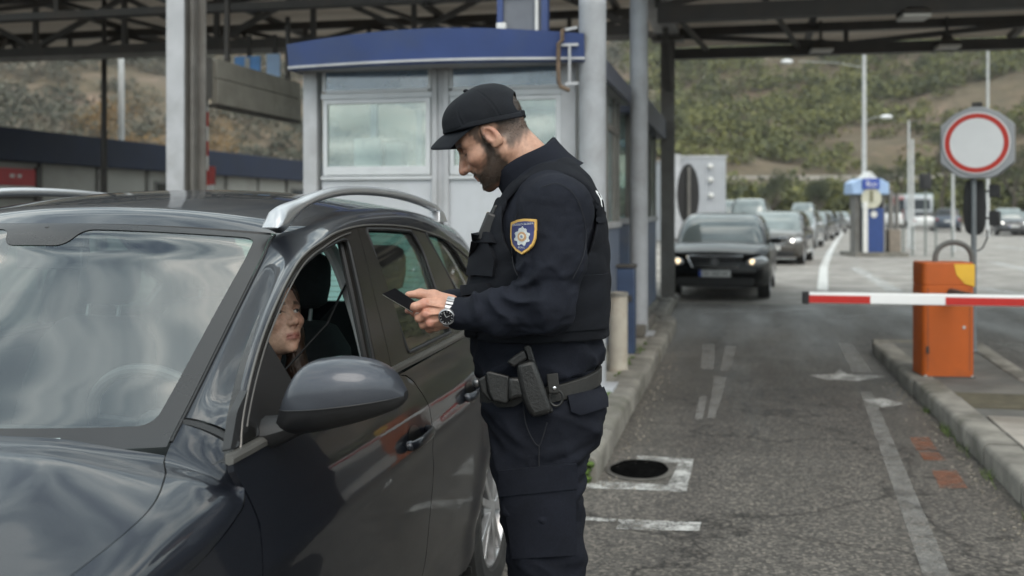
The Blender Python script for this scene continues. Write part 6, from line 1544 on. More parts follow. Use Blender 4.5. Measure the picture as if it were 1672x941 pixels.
def head_col(P, fem):
    x, y, z = P.T; a = np.abs(y); base = np.array((.42, .245, .172) if not fem else (.58, .355, .262)); C = np.tile(base, (len(P), 1))
    def mixin(w, c): 
        nonlocal C; w = np.clip(w, 0, 1)[:, None]; C = C*(1-w)+np.array(c)*w
    red = .35*gs(np.hypot(x-.06, a-.045, ) if False else np.sqrt((x-.062)**2+(a-.044)**2+(z+.035)**2), .026)+.45*gs(np.sqrt((x-.108)**2+a**2+(z+.042)**2), .02)+.5*sm(.076, .082, a)*sm(.03, .0, np.abs(z))
    mixin(red*(.55 if fem else .8), (.46, .17, .12))
    lip = sm(.0125, .006, np.abs(z+.0755))*sm(.028, .020, a)*sm(.070, .078, x); mixin(lip*(.75 if fem else .4), (.33, .10, .085))
    brow = sm(.0062, .0035, np.abs(z-(.0205-.12*(a-.03)**2/.03)))*sm(.012, .017, a)*sm(.058, .050, a)*sm(.045, .06, x); mixin(brow*.8, (.05, .033, .022))
    lash = sm(.0022, .001, np.abs(z-(.0028-25*(a-.031)**2 if fem else -.0085)))*sm(.0195, .0165, np.abs(a-.031))*sm(.066, .072, x); mixin(lash*.85, (.035, .022, .018))
    mixin(.30*gs(np.sqrt((a-.031)**2+(z-.010)**2), .012)*sm(.04, .06, x)*(.9 if fem else 1), (.22, .11, .08))
    if not fem:
        nz = .0022*np.sin(x*310+z*200)+.0018*np.sin(z*420+x*150+y*300)
        edge = -.040-.55*(x-.0)+.62*np.maximum(0, x-.045)*0   # cheek line falls from the ear towards the mouth
        cheek = sm(.012, -.014, z-np.interp(x, [-.02, .0, .018, .030, .045, .060, .08, .10], [.08, .05, .0, -.033, -.050, -.058, -.060, -.060])+nz)
        front = sm(-.006, .012, x+nz*.6+.22*np.minimum(0, z+.03)*-1)*sm(-.128, -.112, z)
        lips_clear = 1-sm(.0115, .007, np.abs(z+.0765))*sm(.026, .019, a)*sm(.07, .078, x)
        soul = 1-.75*sm(.010, .004, a)*sm(.072, .08, x)*sm(-.083, -.087, z)*sm(-.1, -.095, z)
        under = sm(-.135, -.105, z)
        stache = sm(-.054, -.060, z)*sm(.034, .027, a)*sm(.07, .078, x)
        mixin(np.maximum(cheek*front, stache)*lips_clear*under*.93, (.031, .021, .015))
        side = sm(-.035, -.012, z+nz)*sm(.043, .030, x-.25*(z-.02)+nz)*sm(.048, .056, a+.02*(x < -.02))
        back = sm(-.022, -.040, x+nz)*sm(-.062, -.030, z+.25*(x+.10)+nz)
        ear = sm(.079, .077, a)*1.0+0
        earz = 1-sm(.0315, .026, np.sqrt((x+.010)**2+((z+.004)*.75)**2))*sm(.066, .070, a)
        mixin(np.maximum(side, back)*earz*.88, (.060, .042, .032)); mixin(sm(-.03, -.05, x)*sm(.0, .012, z), (.034, .023, .017))
    return np.clip(C, 0, 1)
# ---------------------------------------------------------------- officer
OD, OU = 2.7, 885.0
o0 = W(OU, HZ, OD); OFF = (OU-CX)/FPX*OD
def o3(u, v, Y=0.0): d = OD+Y; return ((u-CX)/FPX*d-OFF, Y, CH+(HZ-v)/FPX*d)
officer = thing('person', 'bearded man in dark navy uniform, vest and cap, holding a passport by the car', 'person', (o0.x, o0.y, 0), TH)
pxs = lambda rows: ([CH+(HZ-r[0])/622.2 for r in rows][::-1], [[(r[k]-OU)/622.2 for r in rows][::-1] for k in (1, 2)], [r[3] for r in rows][::-1])
TOR = pxs([(252, 868, 915, .05), (268, 858, 935, .08), (288, 842, 952, .115), (308, 830, 964, .155), (332, 816, 974, .178), (360, 804, 980, .188), (400, 789, 984, .192), (440, 776, 986, .192), (480, 769, 986, .188), (520, 769, 984, .182), (560, 770, 984, .178), (600, 776, 982, .174), (650, 786, 980, .172)])
def stack(X, Y, Z, prof, cy=0.0, p=2.5, zlo=None, zhi=None):
    zs, (f, b), w = prof; zc = np.clip(Z, zs[0], zs[-1]); xf, xb, wy = np.interp(zc, zs, f), np.interp(zc, zs, b), np.interp(zc, zs, w)
    cx_, rx = (xf+xb)/2, (xb-xf)/2
    q = (np.abs((X-cx_)/rx)**p+np.abs((Y-cy)/wy)**p)**(1/p); d = (q-1)*np.minimum(rx, wy)*.93
    d = smax(d, Z-(zs[-1] if zhi is None else zhi), .02); return smax(d, (zs[0] if zlo is None else zlo)-Z, .012)
SH, EL, WR = o3(908, 347, -.190), o3(892, 500, -.262), o3(750, 512, -.205)
SH2, EL2, WR2 = o3(893, 345, .190), o3(858, 505, .25), o3(738, 500, .055)
def arm(X, Y, Z, S, E, W_, k=.03):
    d = cap(X, Y, Z, S, [S[i]+(E[i]-S[i])*.55 for i in range(3)], .088, .080); d = smin(d, cap(X, Y, Z, [S[i]+(E[i]-S[i])*.55 for i in range(3)], E, .080, .066), k)
    M_ = [E[i]+(W_[i]-E[i])*.5 for i in range(3)]; M_[2] -= .004
    d = smin(d, cap(X, Y, Z, E, M_, .066, .055), k); return smin(d, cap(X, Y, Z, M_, W_, .055, .041), k)
def folds_arm(X, Y, Z, S, E, W_):
    de = np.sqrt((X-E[0])**2+(Y-E[1])**2+(Z-E[2])**2); near = np.exp(-(de/.12)**2)
    f1 = -sines(X, Y, Z, 11, 4, 60, 130, (.6, .5, 1.0))*.0046*(.30+1.0*near)+sines(X, Y, Z, 13, 3, 150, 260, (.6, .5, 1.0))*.0016
    # creases fanning from the inside of the elbow
    ang = np.arctan2(Z-(E[2]+.075), X-(E[0]-.115)); di = np.sqrt((X-E[0]+.115)**2+(Z-E[2]-.075)**2); f2 = -(1-2*np.abs(np.sin(ang*4.2+1.5*np.sin(di*40)+.6)))*.0072*np.exp(-((di-.085)/.05)**2)
    return f1+f2
def jacket(X, Y, Z, fold=True):
    t = stack(X, Y, Z, TOR, 0, 2.4, .9); zc_ = np.interp(X, [o3(775, 0)[0], o3(896, 0)[0], o3(985, 0)[0]], [o3(0, 628)[2], o3(0, 612)[2], o3(0, 592)[2]])+.004*np.sin(X*60); t = smax(t, zc_-Z, .02)
    if fold:
        low = sm(1.25, 1.08, Z); t = t-sines(X, Y, Z, 5, 4, 40, 90, (.35, .4, 1.0))*(.0025+.0085*low)-.006*low*np.exp(-((Z-1.13)/.03)**2)
    a1, a2 = arm(X, Y, Z, SH, EL, WR), arm(X, Y, Z, SH2, EL2, WR2)
    if fold: a1 = a1+folds_arm(X, Y, Z, SH, EL, WR); a2 = a2+sines(X, Y, Z, 9, 4, 60, 120)*.004
    # shoulders
    d = smin(t, cap(X, Y, Z, o3(893, 318, -.08), (SH[0], SH[1]+.02, SH[2]+.008), .062, .082), .045); d = smin(d, cap(X, Y, Z, o3(888, 318, .08), (SH2[0], SH2[1]-.02, SH2[2]), .062, .078), .045)
    kk = .028
    d = smin(d, a1, kk); return smin(d, a2, kk)
NAVYC = None
def cloth(name, col, weave=420, crease=.35, rough=.85, stretch=(1, 1, 1)):
    m, t = nt(name); b = bsdf(t, rough); co = t.nodes.new('ShaderNodeTexCoord').outputs['Object']
    n = noise_tex(t, 9, 6, .6, vec=co); c = ramp(t, n, [(.3, tuple(x*.8 for x in col)), (.7, tuple(x*1.3 for x in col))])
    lint = noise_tex(t, 700, 1, .5, vec=co); c = mixc(t, .55, c, ramp(t, lint, [(.35, (.55, .55, .55)), (.72, (2.2, 2.2, 2.2))]), 'MULTIPLY'); L(t, c, b.inputs['Base Color'])
    b.inputs['Specular IOR Level'].default_value = .16
    wv = N(t, 'ShaderNodeTexWave', Scale=weave); wv.bands_direction = 'DIAGONAL'; L(t, co, wv.inputs['Vector'])
    f = noise_tex(t, 26, 5, .6, vec=co, dist=1.2, stretch=stretch); h = mixc(t, .12, f, wv.outputs['Fac']); bump(t, h, b, crease, .006); return m
UNI = cloth('navy uniform cloth', (.0080, .0094, .0146)); VST = cloth('black vest cloth', (.0066, .0076, .0105), 300, .25); TRS = cloth('navy trouser cloth', (.0075, .0087, .0134), 420, .4); CAPM = cloth('black cap cloth', (.0066, .0078, .0105), 380, .12, .75)
LEA = pm('black leather', (.012, .012, .012), .42, var=.3, vs=30, bmp=.35, bs=160); WEB = pm('black belt', (.016, .0155, .0145), .6, var=.2, vs=60, bmp=.3, bs=200)
V, F = surface_net(jacket, (-.28, -.37, .98), (.24, .36, 1.68), .0046); np_obj('jacket', V, F, UNI, officer)
# cuff rims and sleeve ends are closed by the hands; trousers
ZT = [640, 690, 720, 745, 800, 870, 941, 1100, 1230, 1262]
LEG = pxs(list(zip(ZT, [790, 797, 801, 804, 812, 823, 833, 850, 853, 850], [983, 979, 966, 953, 951, 954, 957, 952, 948, 950], [.095, .098, .1, .1, .098, .092, .088, .082, .08, .082])))
LEG2 = pxs(list(zip(ZT, [783, 790, 795, 798, 806, 818, 829, 846, 850, 848], [985, 980, 966, 950, 946, 948, 950, 944, 940, 942], [.095, .098, .1, .1, .098, .092, .088, .082, .08, .082])))
HIP = pxs([(585, 790, 970, .160), (610, 786, 976, .166), (640, 791, 982, .172), (670, 795, 983, .174), (700, 799, 976, .166), (735, 806, 954, .148)])
def trousers(X, Y, Z, fold=True):
    d = stack(X, Y, Z, HIP, 0, 2.5); l1 = stack(X, Y, Z, LEG, -.088, 2.3, .03); l2 = stack(X, Y, Z, LEG2, .092, 2.3, .03)
    d = smin(d, l1, .03); d = smin(d, l2, .03)
    if fold:
        d = d-sines(X, Y, Z, 21, 4, 35, 75, (.5, .5, 1.0))*.0056-sines(X, Y, Z, 23, 4, 80, 150, (.7, .5, 1.2))*.0024
        kz = CH+(HZ-745)/622.2; d = d+(1-2*np.abs(np.sin((Z-kz-.35*(X-.06))*75)))*.0045*np.exp(-((Z-kz)/.07)**2)*sm(-.05, .06, X)
    return d
V, F = surface_net(trousers, (-.22, -.21, .02), (.20, .22, 1.14), .0055); np_obj('trousers', V, F, TRS, officer)
# vest: torso shape pushed out, armholes cut away
def torso_only(X, Y, Z): return stack(X, Y, Z, TOR, 0, 2.4, .9)
ZV0 = CH+(HZ-546)/622.2
def vest(X, Y, Z):
    t = torso_only(X, Y, Z); d = t-.014-.0*Z
    d = smax(d, ZV0-Z, .006); A = np.abs(Y)
    hole = np.maximum(((X-o3(897, 0)[0])/.122)**2+((Z-o3(0, 345)[2])/.165)**2-1, 0)*0+np.sqrt(((X-o3(893, 0)[0])/.118)**2+((Z-o3(0, 350)[2])/.160)**2)-1
    d = smax(d, -np.maximum(hole*.11, .128-A), .006)
    # neck opening
    nk = np.sqrt(((X-o3(866, 0)[0])/.112)**2+(Y/.105)**2)-1; d = smax(d, -np.maximum(nk*.08, 1.535-Z), .006)
    d = smax(d, -(t-.004), .002)      # a shell, about 13 mm thick
    d = d+(1-2*np.abs(np.sin(Z*42+1.3*np.sin(X*20))))*.0012+sines(X, Y, Z, 31, 3, 60, 110)*.0012
    return d
V, F = surface_net(vest, (-.26, -.24, 1.14), (.24, .24, 1.68), .0042); vs_ = np_obj('vest', V, F, VST, officer)
def surf(fn, u, v, y0=-.45):
    """first point of the implicit surface met along the line of sight through (u,v)"""
    Y = np.arange(y0, .25, .0015); P = np.array([o3(u, v, y) for y in Y]); d = fn(P[:, 0], P[:, 1], P[:, 2]); k = np.argmax(d < 0)
    return P[k] if d[k] < 0 else None
def grad(fn, p, e=.003):
    p = np.asarray(p, float); A = np.array([p+np.eye(3)[i]*s*e for i in range(3) for s in (1, -1)]); d = fn(A[:, 0], A[:, 1], A[:, 2]); g = np.array([d[0]-d[1], d[2]-d[3], d[4]-d[5]]); return g/np.linalg.norm(g)
def patch(name, poly, fn, m, parent, th=.004, step=7, holes=(), base=-.002):
    """cloth piece with the given outline laid on an implicit surface"""
    B = resample(poly, step); pts = [Vector(p) for p in B]; ed = [(i, (i+1) % len(B)) for i in range(len(B))]; arr = np.array(B)
    for u in np.arange(arr[:, 0].min(), arr[:, 0].max(), step):
        for v in np.arange(arr[:, 1].min(), arr[:, 1].max(), step):
            if inpoly((u, v), poly) and np.min(np.hypot(arr[:, 0]-u, arr[:, 1]-v)) > step*.45: pts.append(Vector((u, v)))
    vs, es, fs, *_ = delaunay_2d_cdt(pts, ed, [], 1, 1e-5); P0, P1 = [], []
    last = None
    for q in vs:
        p = surf(fn, q[0], q[1]); 
        if p is None: p = last if last is not None else np.array(o3(q[0], q[1], -.15))
        n = grad(fn, p); last = p; P0.append(p+n*base); P1.append(p+n*th)
    n = len(P0); mb = MB(); mb.v = [tuple(p) for p in P0]+[tuple(p) for p in P1]; cnt = set()
    for f in fs:
        f = list(f); mb.f.append(tuple(i+n for i in f)); mb.f.append(tuple(f[::-1]))
        for i in range(len(f)): cnt.add((f[i], f[(i+1) % len(f)]))
    for a, b in cnt:
        if (b, a) not in cnt: mb.f.append((a, b, b+n, a+n))
    return obj(name, mb, m, parent, smooth=50)
full = lambda X, Y, Z: np.minimum(jacket(X, Y, Z, True), vest(X, Y, Z))
J0 = lambda X, Y, Z: jacket(X, Y, Z, False)-.0045; T0 = lambda X, Y, Z: trousers(X, Y, Z, False)-.002
# shoulder patch: gold edge, blue field, silver badge, lettering
sh = lambda k: [(856+(x-.5)*40*k, 388+(y-.52)*55*k) for x, y in ((.03, .10), (.28, .025), (.55, 0), (.98, .02), (.985, .30), (.955, .55), (.86, .74), (.68, .88), (.44, 1.0), (.22, .90), (.06, .74), (.0, .52), (.01, .30))]
sp_ = patch('shoulder_patch', sh(1.06), J0, pm('patch gold edge', (.50, .30, .07), .6, var=.15, vs=200), officer, .0035, 4)
patch('patch_field', sh(.91), J0, pm('patch blue', (.022, .028, .11), .75, var=.15, vs=200), sp_, .0045, 4)
def disc(cx_, cy_, r, n=20, star=0.0, k=8): return [(cx_+r*.92*(1+star*(1 if (i*k*2//n) % 2 else -1)*.5)*math.cos(2*math.pi*i/n), cy_+r*1.12*(1+star*(1 if (i*k*2//n) % 2 else -1)*.5)*math.sin(2*math.pi*i/n)) for i in range(n)]
patch('patch_badge', disc(855, 388, 12.2, 32, .22, 8), J0, pm('badge silver', (.40, .42, .42), .5, var=.3, vs=300), sp_, .0053, 3)
patch('patch_ring', disc(855, 388, 7.2), J0, pm('badge bronze', (.33, .19, .09), .5, var=.3, vs=300), sp_, .006, 3)
patch('patch_ring', disc(855, 388, 4.0), J0, pm('badge pale', (.48, .45, .38), .5, var=.3, vs=300), sp_, .0067, 3)
patch('patch_ring', disc(855, 388, 2.0), J0, pm('badge blue', (.12, .16, .25), .5), sp_, .0073, 2)
patch('patch_crest', [(853.5, 375), (856, 370.5), (858, 375), (857, 379), (854.5, 379)], J0, pm('badge silver', (.4, .42, .42)), sp_, .006, 3)
def laid_text(body, size, ux, vx, ang, fn, m, parent, name, th=.0008, rise=.0068):
    mb = text_mb(body, size, Matrix.Identity(4), 0.0); mb2 = MB(); ca, sa = math.cos(ang), math.sin(ang)
    for (x, y, z) in mb.v:
        x, y = x*ca-y*sa, x*sa+y*ca; p = surf(fn, ux+x, vx-y); n = grad(fn, p); mb2.v.append(tuple(p+n*rise))
    mb2.f = mb.f; return obj(name, mb2, m, parent, smooth=0, fix=False)
THREAD = pm('white thread', (.5, .51, .52), .7, var=.1)
laid_text('OKSELD BLEKER', 4.6, 857, 367.3, R_(3), J0, THREAD, sp_, 'patch_lettering'); laid_text('POLC', 4.2, 855, 405.8, 0, J0, THREAD, sp_, 'patch_lettering')
# word on the back of the vest
mb = text_mb('POLICE', .066, Matrix.Identity(4), 0.0); zt0 = o3(0, 327)[2]; mb2 = MB()
for (x, y, z) in mb.v:
    Yp = x*1.02; Zp = zt0+y*.92; Xs = np.arange(.26, 0, -.001); d = vest(Xs, np.full_like(Xs, Yp), np.full_like(Xs, Zp)); k = np.argmax(d < 0); mb2.v.append((Xs[k]+.0025, Yp, Zp))
mb2.f = mb.f; obj('back_lettering', mb2, pm('white print', (.60, .61, .62), .6, var=.06, vs=80), vs_, smooth=0, fix=False)
# vest pouches, seams and straps
FV = lambda X, Y, Z: np.minimum(vest(X, Y, Z), torso_only(X, Y, Z)-.008)
patch('side_pocket', [(919, 451), (993, 447), (990, 536), (913, 542)], FV, VST, vs_, .006, 8)
patch('back_panel', [(962, 318), (990, 352), (992, 361), (976, 366)], FV, VST, vs_, .005, 6)
patch('chest_pocket', [(776, 396), (800, 392), (812, 425), (808, 452), (768, 450)], FV, VST, vs_, .012, 7); patch('pocket_flap', [(778, 384), (803, 380), (811, 398), (775, 402)], FV, VST, vs_, .016, 6)
patch('waist_pouch', [(762, 468), (800, 462), (806, 476), (764, 484)], FV, VST, vs_, .018, 6)
mb = MB(); c_ = o3(797, 372, -.10); mb.box(c_, (.035, .05, .075), 0, 0, R_(22)); c_ = o3(803, 357, -.10); mb.cyl(c_, (c_[0]+.012, c_[1], c_[2]+.035), .006, n=10); obj('radio', mb, pm('black radio', (.012, .012, .013), .45), vs_, bevel=.006)
mb = MB(); mb.ball(o3(778, 391, -.06), (.010, .014, .018), 10, 8); mb.ball(o3(797, 351, -.05), (.006, .008, .008), 8, 6); obj('badge', mb, pm('brass badge', (.40, .28, .09), .35, .8), vs_)
mb = MB(); c_ = o3(766, 522, -.10); mb.box((c_[0]+.006, c_[1], c_[2]), (.035, .07, .085)); obj('pouch', mb, VST, vs_, bevel=.008)
# collar
ca, cb = np.array(o3(884, 296)), np.array(o3(856, 259)); axd = (cb-ca)/np.linalg.norm(cb-ca); lon = np.array([103, 0, 64.])/np.linalg.norm([103, 0, 64]); rings = []
for t, ra, rb in ((-.25, .118, .105), (0, .110, .092), (.35, .103, .083), (.75, .099, .078), (1.0, .0985, .076), (1.06, .094, .072), (1.0, .090, .068), (.4, .090, .068), (-.3, .092, .07)):
    c = ca+(cb-ca)*t
    rings.append([tuple(c+lon*(ra*math.cos(a))+np.array([0, 1, 0])*(rb*math.sin(a))+axd*(.012*math.cos(a)*(-1)*t*0+.004*math.sin(3*a+1)*(t > .5))) for a in np.linspace(0, 2*math.pi, 48, endpoint=False)])
mb = MB(); mb.loft(rings, False); obj('collar', mb, UNI, officer, smooth=180)
# belt
def ring_at(fn, z_of_x, hgt, off, n=72, cx_=None):
    R0, R1, R2, R3 = [], [], [], []
    cX = o3(884, 0)[0]
    for i in range(n):
        a = 2*math.pi*i/n; dx, dy = math.cos(a), math.sin(a); rr_ = np.arange(.30, .02, -.001); X = cX+dx*rr_; zz_ = np.array([z_of_x(x) for x in X]); d = fn(X, dy*rr_, zz_); k = np.argmax(d < 0); r = rr_[k]; x, y = cX+dx*r, dy*r; z = z_of_x(x)
        for R, o, dz in ((R0, -.004, -hgt/2), (R1, off, -hgt/2), (R2, off, hgt/2), (R3, -.004, hgt/2)): R.append((x+dx*o, y+dy*o, z+dz))
    mb = MB(); mb.loft([R0, R1, R2, R3], False); return mb
zb_of = lambda x: float(np.interp(x, [o3(775, 0)[0], o3(896, 0)[0], o3(985, 0)[0]], [o3(0, 640)[2], o3(0, 626)[2], o3(0, 606)[2]]))
BF = lambda X, Y, Z: np.minimum(trousers(X, Y, Z, False), stack(X, Y, Z, TOR, 0, 2.4, .9)+.006)
bl = obj('belt', ring_at(BF, zb_of, .040, .007), WEB, officer, smooth=40, bevel=.002)
def plate(name, poly, Y0, Y1, m, parent, bev=.004, smooth=40):
    mb = MB(); mb.prism(poly, lambda a, b: o3(a, b, Y0), lambda a, b: o3(a, b, Y1)); return obj(name, mb, m, parent, bevel=bev, smooth=smooth, seg=3)
hol = plate('holster', [(843, 594), (872, 586), (882, 612), (902, 671), (895, 676), (869, 683), (860, 668), (853, 652), (846, 622)], -.232, -.185, LEA, bl, .012)
plate('holster_back', [(855, 567), (861, 562), (867, 566), (874, 590), (904, 672), (898, 676), (862, 590)], -.195, -.183, LEA, hol, .004)
plate('pistol_grip', [(855, 570), (861, 586), (850, 594), (839, 601), (827, 591), (840, 581)], -.222, -.192, pm('grip black', (.010, .010, .010), .5, var=.2, bmp=.5, bs=300), hol, .006)
plate('holster_strap', [(829, 616), (846, 616), (868, 628), (872, 640), (862, 652), (846, 650), (830, 655)], -.224, -.19, LEA, hol, .010)
plate('belt_pouch', [(793, 608), (800, 606), (832, 614), (831, 655), (826, 660), (804, 655), (797, 640)], -.215, -.165, LEA, bl, .010)
plate('pouch_edge', [(780, 620), (794, 612), (798, 640), (806, 656), (798, 655), (785, 640)], -.195, -.15, LEA, bl, .006)
mb = MB(); mb.ball(o3(779, 625, -.175), .012, 12, 8); obj('snap', mb, pm('dull chrome', (.16, .16, .165)), bl)
plate('belt_keeper', [(892, 611), (911, 609), (914, 640), (911, 643), (897, 643), (895, 640)], -.20, -.185, WEB, bl, .003)
mb = MB(); mb.ball(o3(905, 634, -.202), (.0055, .003, .0055), 12, 8); obj('stud', mb, CHROME, bl)
mb = MB(); mb.tube([o3(908+11*math.cos(a), 650+13*math.sin(a), -.195) for a in np.linspace(R_(-150), R_(-30)+2*math.pi*0+R_(360)-R_(0), 30)][:26], .0032, 8); obj('ring', mb, pm('black iron', (.03, .03, .03), .4, .5), bl)
# pockets on the trousers
patch('pocket_flap', [(926, 647), (990, 631), (990, 664), (946, 678), (932, 672)], T0, TRS, officer, .006, 8)
patch('cargo_flap', [(818, 768), (939, 756), (941, 797), (818, 810)], T0, TRS, officer, .008, 9); patch('cargo_pocket', [(823, 806), (938, 795), (940, 906), (838, 912)], T0, TRS, officer, .0045, 10)
def seam(pts, fn, name, parent, m, r=.0016, n=24):
    mb = MB(); P = [surf(fn, *crv(pts, i/(n-1))) for i in range(n)]; P = [p for p in P if p is not None]
    mb.tube([tuple(p+grad(fn, p)*.0005) for p in P], r, 6); return obj(name, mb, m, parent)
DK = pm('seam thread', (.006, .007, .011), .8)
seam([(854, 655), (858, 690), (868, 715), (879, 728), (886, 715), (893, 690)], T0, 'pocket_seam', officer, DK); seam([(880, 728), (880, 750), (880, 768)], T0, 'pocket_seam', officer, DK)
seam([(874, 812), (876, 850), (882, 900)], T0, 'pleat', officer, DK, .003)
seam([(884, 306), (910, 300), (935, 315), (950, 345), (957, 380), (952, 420), (935, 455)], J0, 'sleeve_seam', officer, DK, .0009); seam([(846, 345), (836, 385), (838, 430), (845, 450)], J0, 'sleeve_seam', officer, DK, .0009)
# ---- hands, watch, head: one body mesh
def hand_l(X, Y, Z):
    d = cap(X, Y, Z, o3(760, 511, -.204), o3(735, 510, -.202), .030, .026)
    for a, b, ra, rb in (((738, 500, -.19), (694, 496, -.202), .020, .0135), ((738, 511, -.203), (696, 513, -.208), .021, .013), ((737, 520, -.203), (703, 527, -.203), .018, .0125), ((735, 524, -.195), (712, 533, -.188), .016, .012)): d = smin(d, cap(X, Y, Z, o3(*a), o3(*b), ra, rb), .010)
    d = smin(d, chain(X, Y, Z, [o3(736, 494, -.185), o3(708, 483, -.176), o3(686, 480, -.176), o3(667, 481.5, -.182)], [.019, .0138, .0112, .0082]), .012)
    for pts in (((692, 496, -.206), (677, 501, -.216), (673, 509, -.202)), ((695, 514, -.211), (684, 520, -.205), (681, 515, -.175)), ((702, 528, -.204), (691, 531, -.19), (687, 524, -.160)), ((711, 533, -.189), (701, 537, -.172), (697, 530, -.148))):
        d = smin(d, chain(X, Y, Z, [o3(*p) for p in pts], [.0118, .0100, .0080], .004), .0045)
    for k in ((692, 496, -.214), (695, 513, -.221), (702, 528, -.215)): d = smin(d, ell(X, Y, Z, o3(*k), (.009, .006, .009)), .006)
    for a, b in (((733, 503, -.222), (698, 498, -.217)), ((733, 511, -.227), (700, 514, -.223)), ((732, 519, -.222), (706, 527, -.216))): d = smin(d, cap(X, Y, Z, o3(*a), o3(*b), .0022, .0022), .006)
    return d
def hand_r(X, Y, Z):
    d = cap(X, Y, Z, o3(752, 499, .075), o3(728, 500, .03), .028, .026)
    for a, b in (((728, 497, .03), (700, 500, -.055)), ((728, 503, .03), (705, 508, -.045)), ((730, 507, .035), (712, 513, -.03))): d = smin(d, cap(X, Y, Z, o3(*a), o3(*b), .019, .0125), .01)
    for pts in (((700, 500, -.06), (684, 504, -.105), (668, 504, -.145)), ((703, 507, -.055), (685, 511, -.10), (666, 507.5, -.150)), ((708, 511, -.045), (693, 517, -.085), (676, 513, -.13)), ((714, 514, -.03), (702, 520, -.065), (690, 519, -.10))): d = smin(d, chain(X, Y, Z, [o3(*p) for p in pts], [.0115, .0098, .0080], .004), .004)
    return smin(d, chain(X, Y, Z, [o3(728, 494, .02), o3(706, 490, -.05), o3(692, 487, -.10)], [.018, .0125, .009]), .01)
AL = R_(33); HO = np.array(o3(801, 222)); fwd = np.array((-math.cos(AL), 0, -math.sin(AL))); upv = np.array((-math.sin(AL), 0, math.cos(AL))); lft = np.array((0, -1., 0))
yw = R_(-7); fwd, lft = fwd*math.cos(yw)+lft*math.sin(yw), lft*math.cos(yw)-fwd*math.sin(yw)
HM = np.stack([fwd, lft, upv], 1)
neckL = HM.T @ (np.array(o3(880, 285))-HO)
def man_head(X, Y, Z):
    d = head_sdf(X, Y, Z); nk = cap(X, Y, Z, (-.040, 0, -.035), tuple(neckL), .052, .066); nk = smin(nk, cap(X, np.abs(Y), Z, (-.035, .045, -.04), tuple(neckL*np.array([.6, 0, .6])+np.array([.0, .03, -.02])), .016, .02), .02); return smin(d, nk, .03)
V, F = surface_net(man_head, (-.16, -.10, -.24), (.135, .10, .135), .0024)
colH = head_col(V, False)
Vh = HO+V @ HM.T
VL, FL = surface_net(hand_l, (-.42, -.26, 1.16), (-.18, -.12, 1.34), .0021); VR, FRR = surface_net(hand_r, (-.42, -.18, 1.17), (-.16, .12, 1.33), .0025)
def hcol(V, c0):
    C = np.tile(np.array(c0), (len(V), 1)); n = np.sin(V[:, 0]*160+V[:, 2]*90)*np.sin(V[:, 2]*210-V[:, 1]*150); C *= (1+.10*n)[:, None]
    for k in ((692, 496, -.214), (695, 513, -.221), (702, 528, -.215), (668, 481, -.17), (673, 508, -.21)):
        w = .55*np.exp(-(np.linalg.norm(V-np.array(o3(*k)), axis=1)/.012)**2)[:, None]; C = C*(1-w)+np.array((.46, .17, .13))*w
    return C
def core(X, Y, Z):
    d = stack(X, Y, Z, TOR, 0, 2.4, .95)+.02; d = smin(d, stack(X, Y, Z, HIP, 0, 2.5)+.02, .03); d = smin(d, arm(X, Y, Z, SH, EL, WR)+.016, .02); d = smin(d, arm(X, Y, Z, SH2, EL2, WR2)+.016, .02)
    d = smin(d, stack(X, Y, Z, LEG, -.088, 2.3, .03)+.02, .03); return smin(d, stack(X, Y, Z, LEG2, .092, 2.3, .03)+.02, .03)
VC, FC = surface_net(core, (-.25, -.34, .03), (.22, .33, 1.66), .012)
Vall = np.concatenate([Vh, VL, VR, VC]); off = [0, len(Vh), len(Vh)+len(VL), len(Vh)+len(VL)+len(VR)]
Fall = np.concatenate([F, FL+off[1], FRR+off[2], FC+off[3]])
Call = np.concatenate([colH, hcol(VL, (.43, .235, .165)), hcol(VR, (.38, .19, .14)), np.tile((.02, .022, .03), (len(VC), 1))])
np_obj('body', Vall, Fall, SKIN, officer, Call)
toL = lambda p: tuple(HO+HM @ np.array(p))
# nails
mb = MB()
for c, r in ((o3(665.5, 480, -.172), (.006, .003, .004)),): mb.ball(c, r, 8, 6)
obj('fingernail', mb, pm('nail', (.50, .30, .25), .3), officer)
# eyes
for s in (1, -1):
    mb = MB(); mb.ball(toL((.0668, s*.031, -.0025)), .0122, 16, 10); ey_ = obj('eye', mb, pm('eye white', (.62, .58, .55), .15, var=.04), officer)
    mb = MB(); mb.ball(toL((.0745, s*.031, -.0065)), .0055, 12, 8); obj('iris', mb, pm('dark iris', (.02, .014, .01), .1), ey_)
# hair strands: beard, moustache and cropped sides
def strands(V, F, col, M_, O, thr, n, ln, m, name, parent, seed=2, down=(0, 0, -1), flat=.4, wdt=.0005):
    r = np.random.default_rng(seed); lum = col.sum(1); idx = np.where(lum < thr)[0]
    e = V[F]; nr = np.zeros_like(V); fn_ = np.cross(e[:, 1]-e[:, 0], e[:, 3]-e[:, 0]); 
    for k in range(4): np.add.at(nr, F[:, k], fn_)
    nr /= np.linalg.norm(nr, axis=1, keepdims=True)+1e-12
    pick = r.choice(idx, n); p = V[pick]+r.normal(size=(n, 3))*.0008; d = nr[pick]*(1-flat)+np.array(down)*flat+r.normal(size=(n, 3))*.28; d /= np.linalg.norm(d, axis=1, keepdims=True)
    l = ln*r.uniform(.5, 1.2, (n, 1)); sd = np.cross(d, r.normal(size=(n, 3))); sd /= np.linalg.norm(sd, axis=1, keepdims=True); sd *= wdt
    q = np.stack([p-nr[pick]*.001-sd, p-nr[pick]*.001+sd, p+d*l+sd*.3, p+d*l-sd*.3], 1).reshape(-1, 3); q = O+q @ M_.T
    o = quads_obj(name, q, m); o.parent = parent; FR[o] = FR[parent]; return o
HAIRM = pm('brown hair', (.055, .038, .027), .6, var=.35, vs=300)
lowb = V[:, 2] < -.02
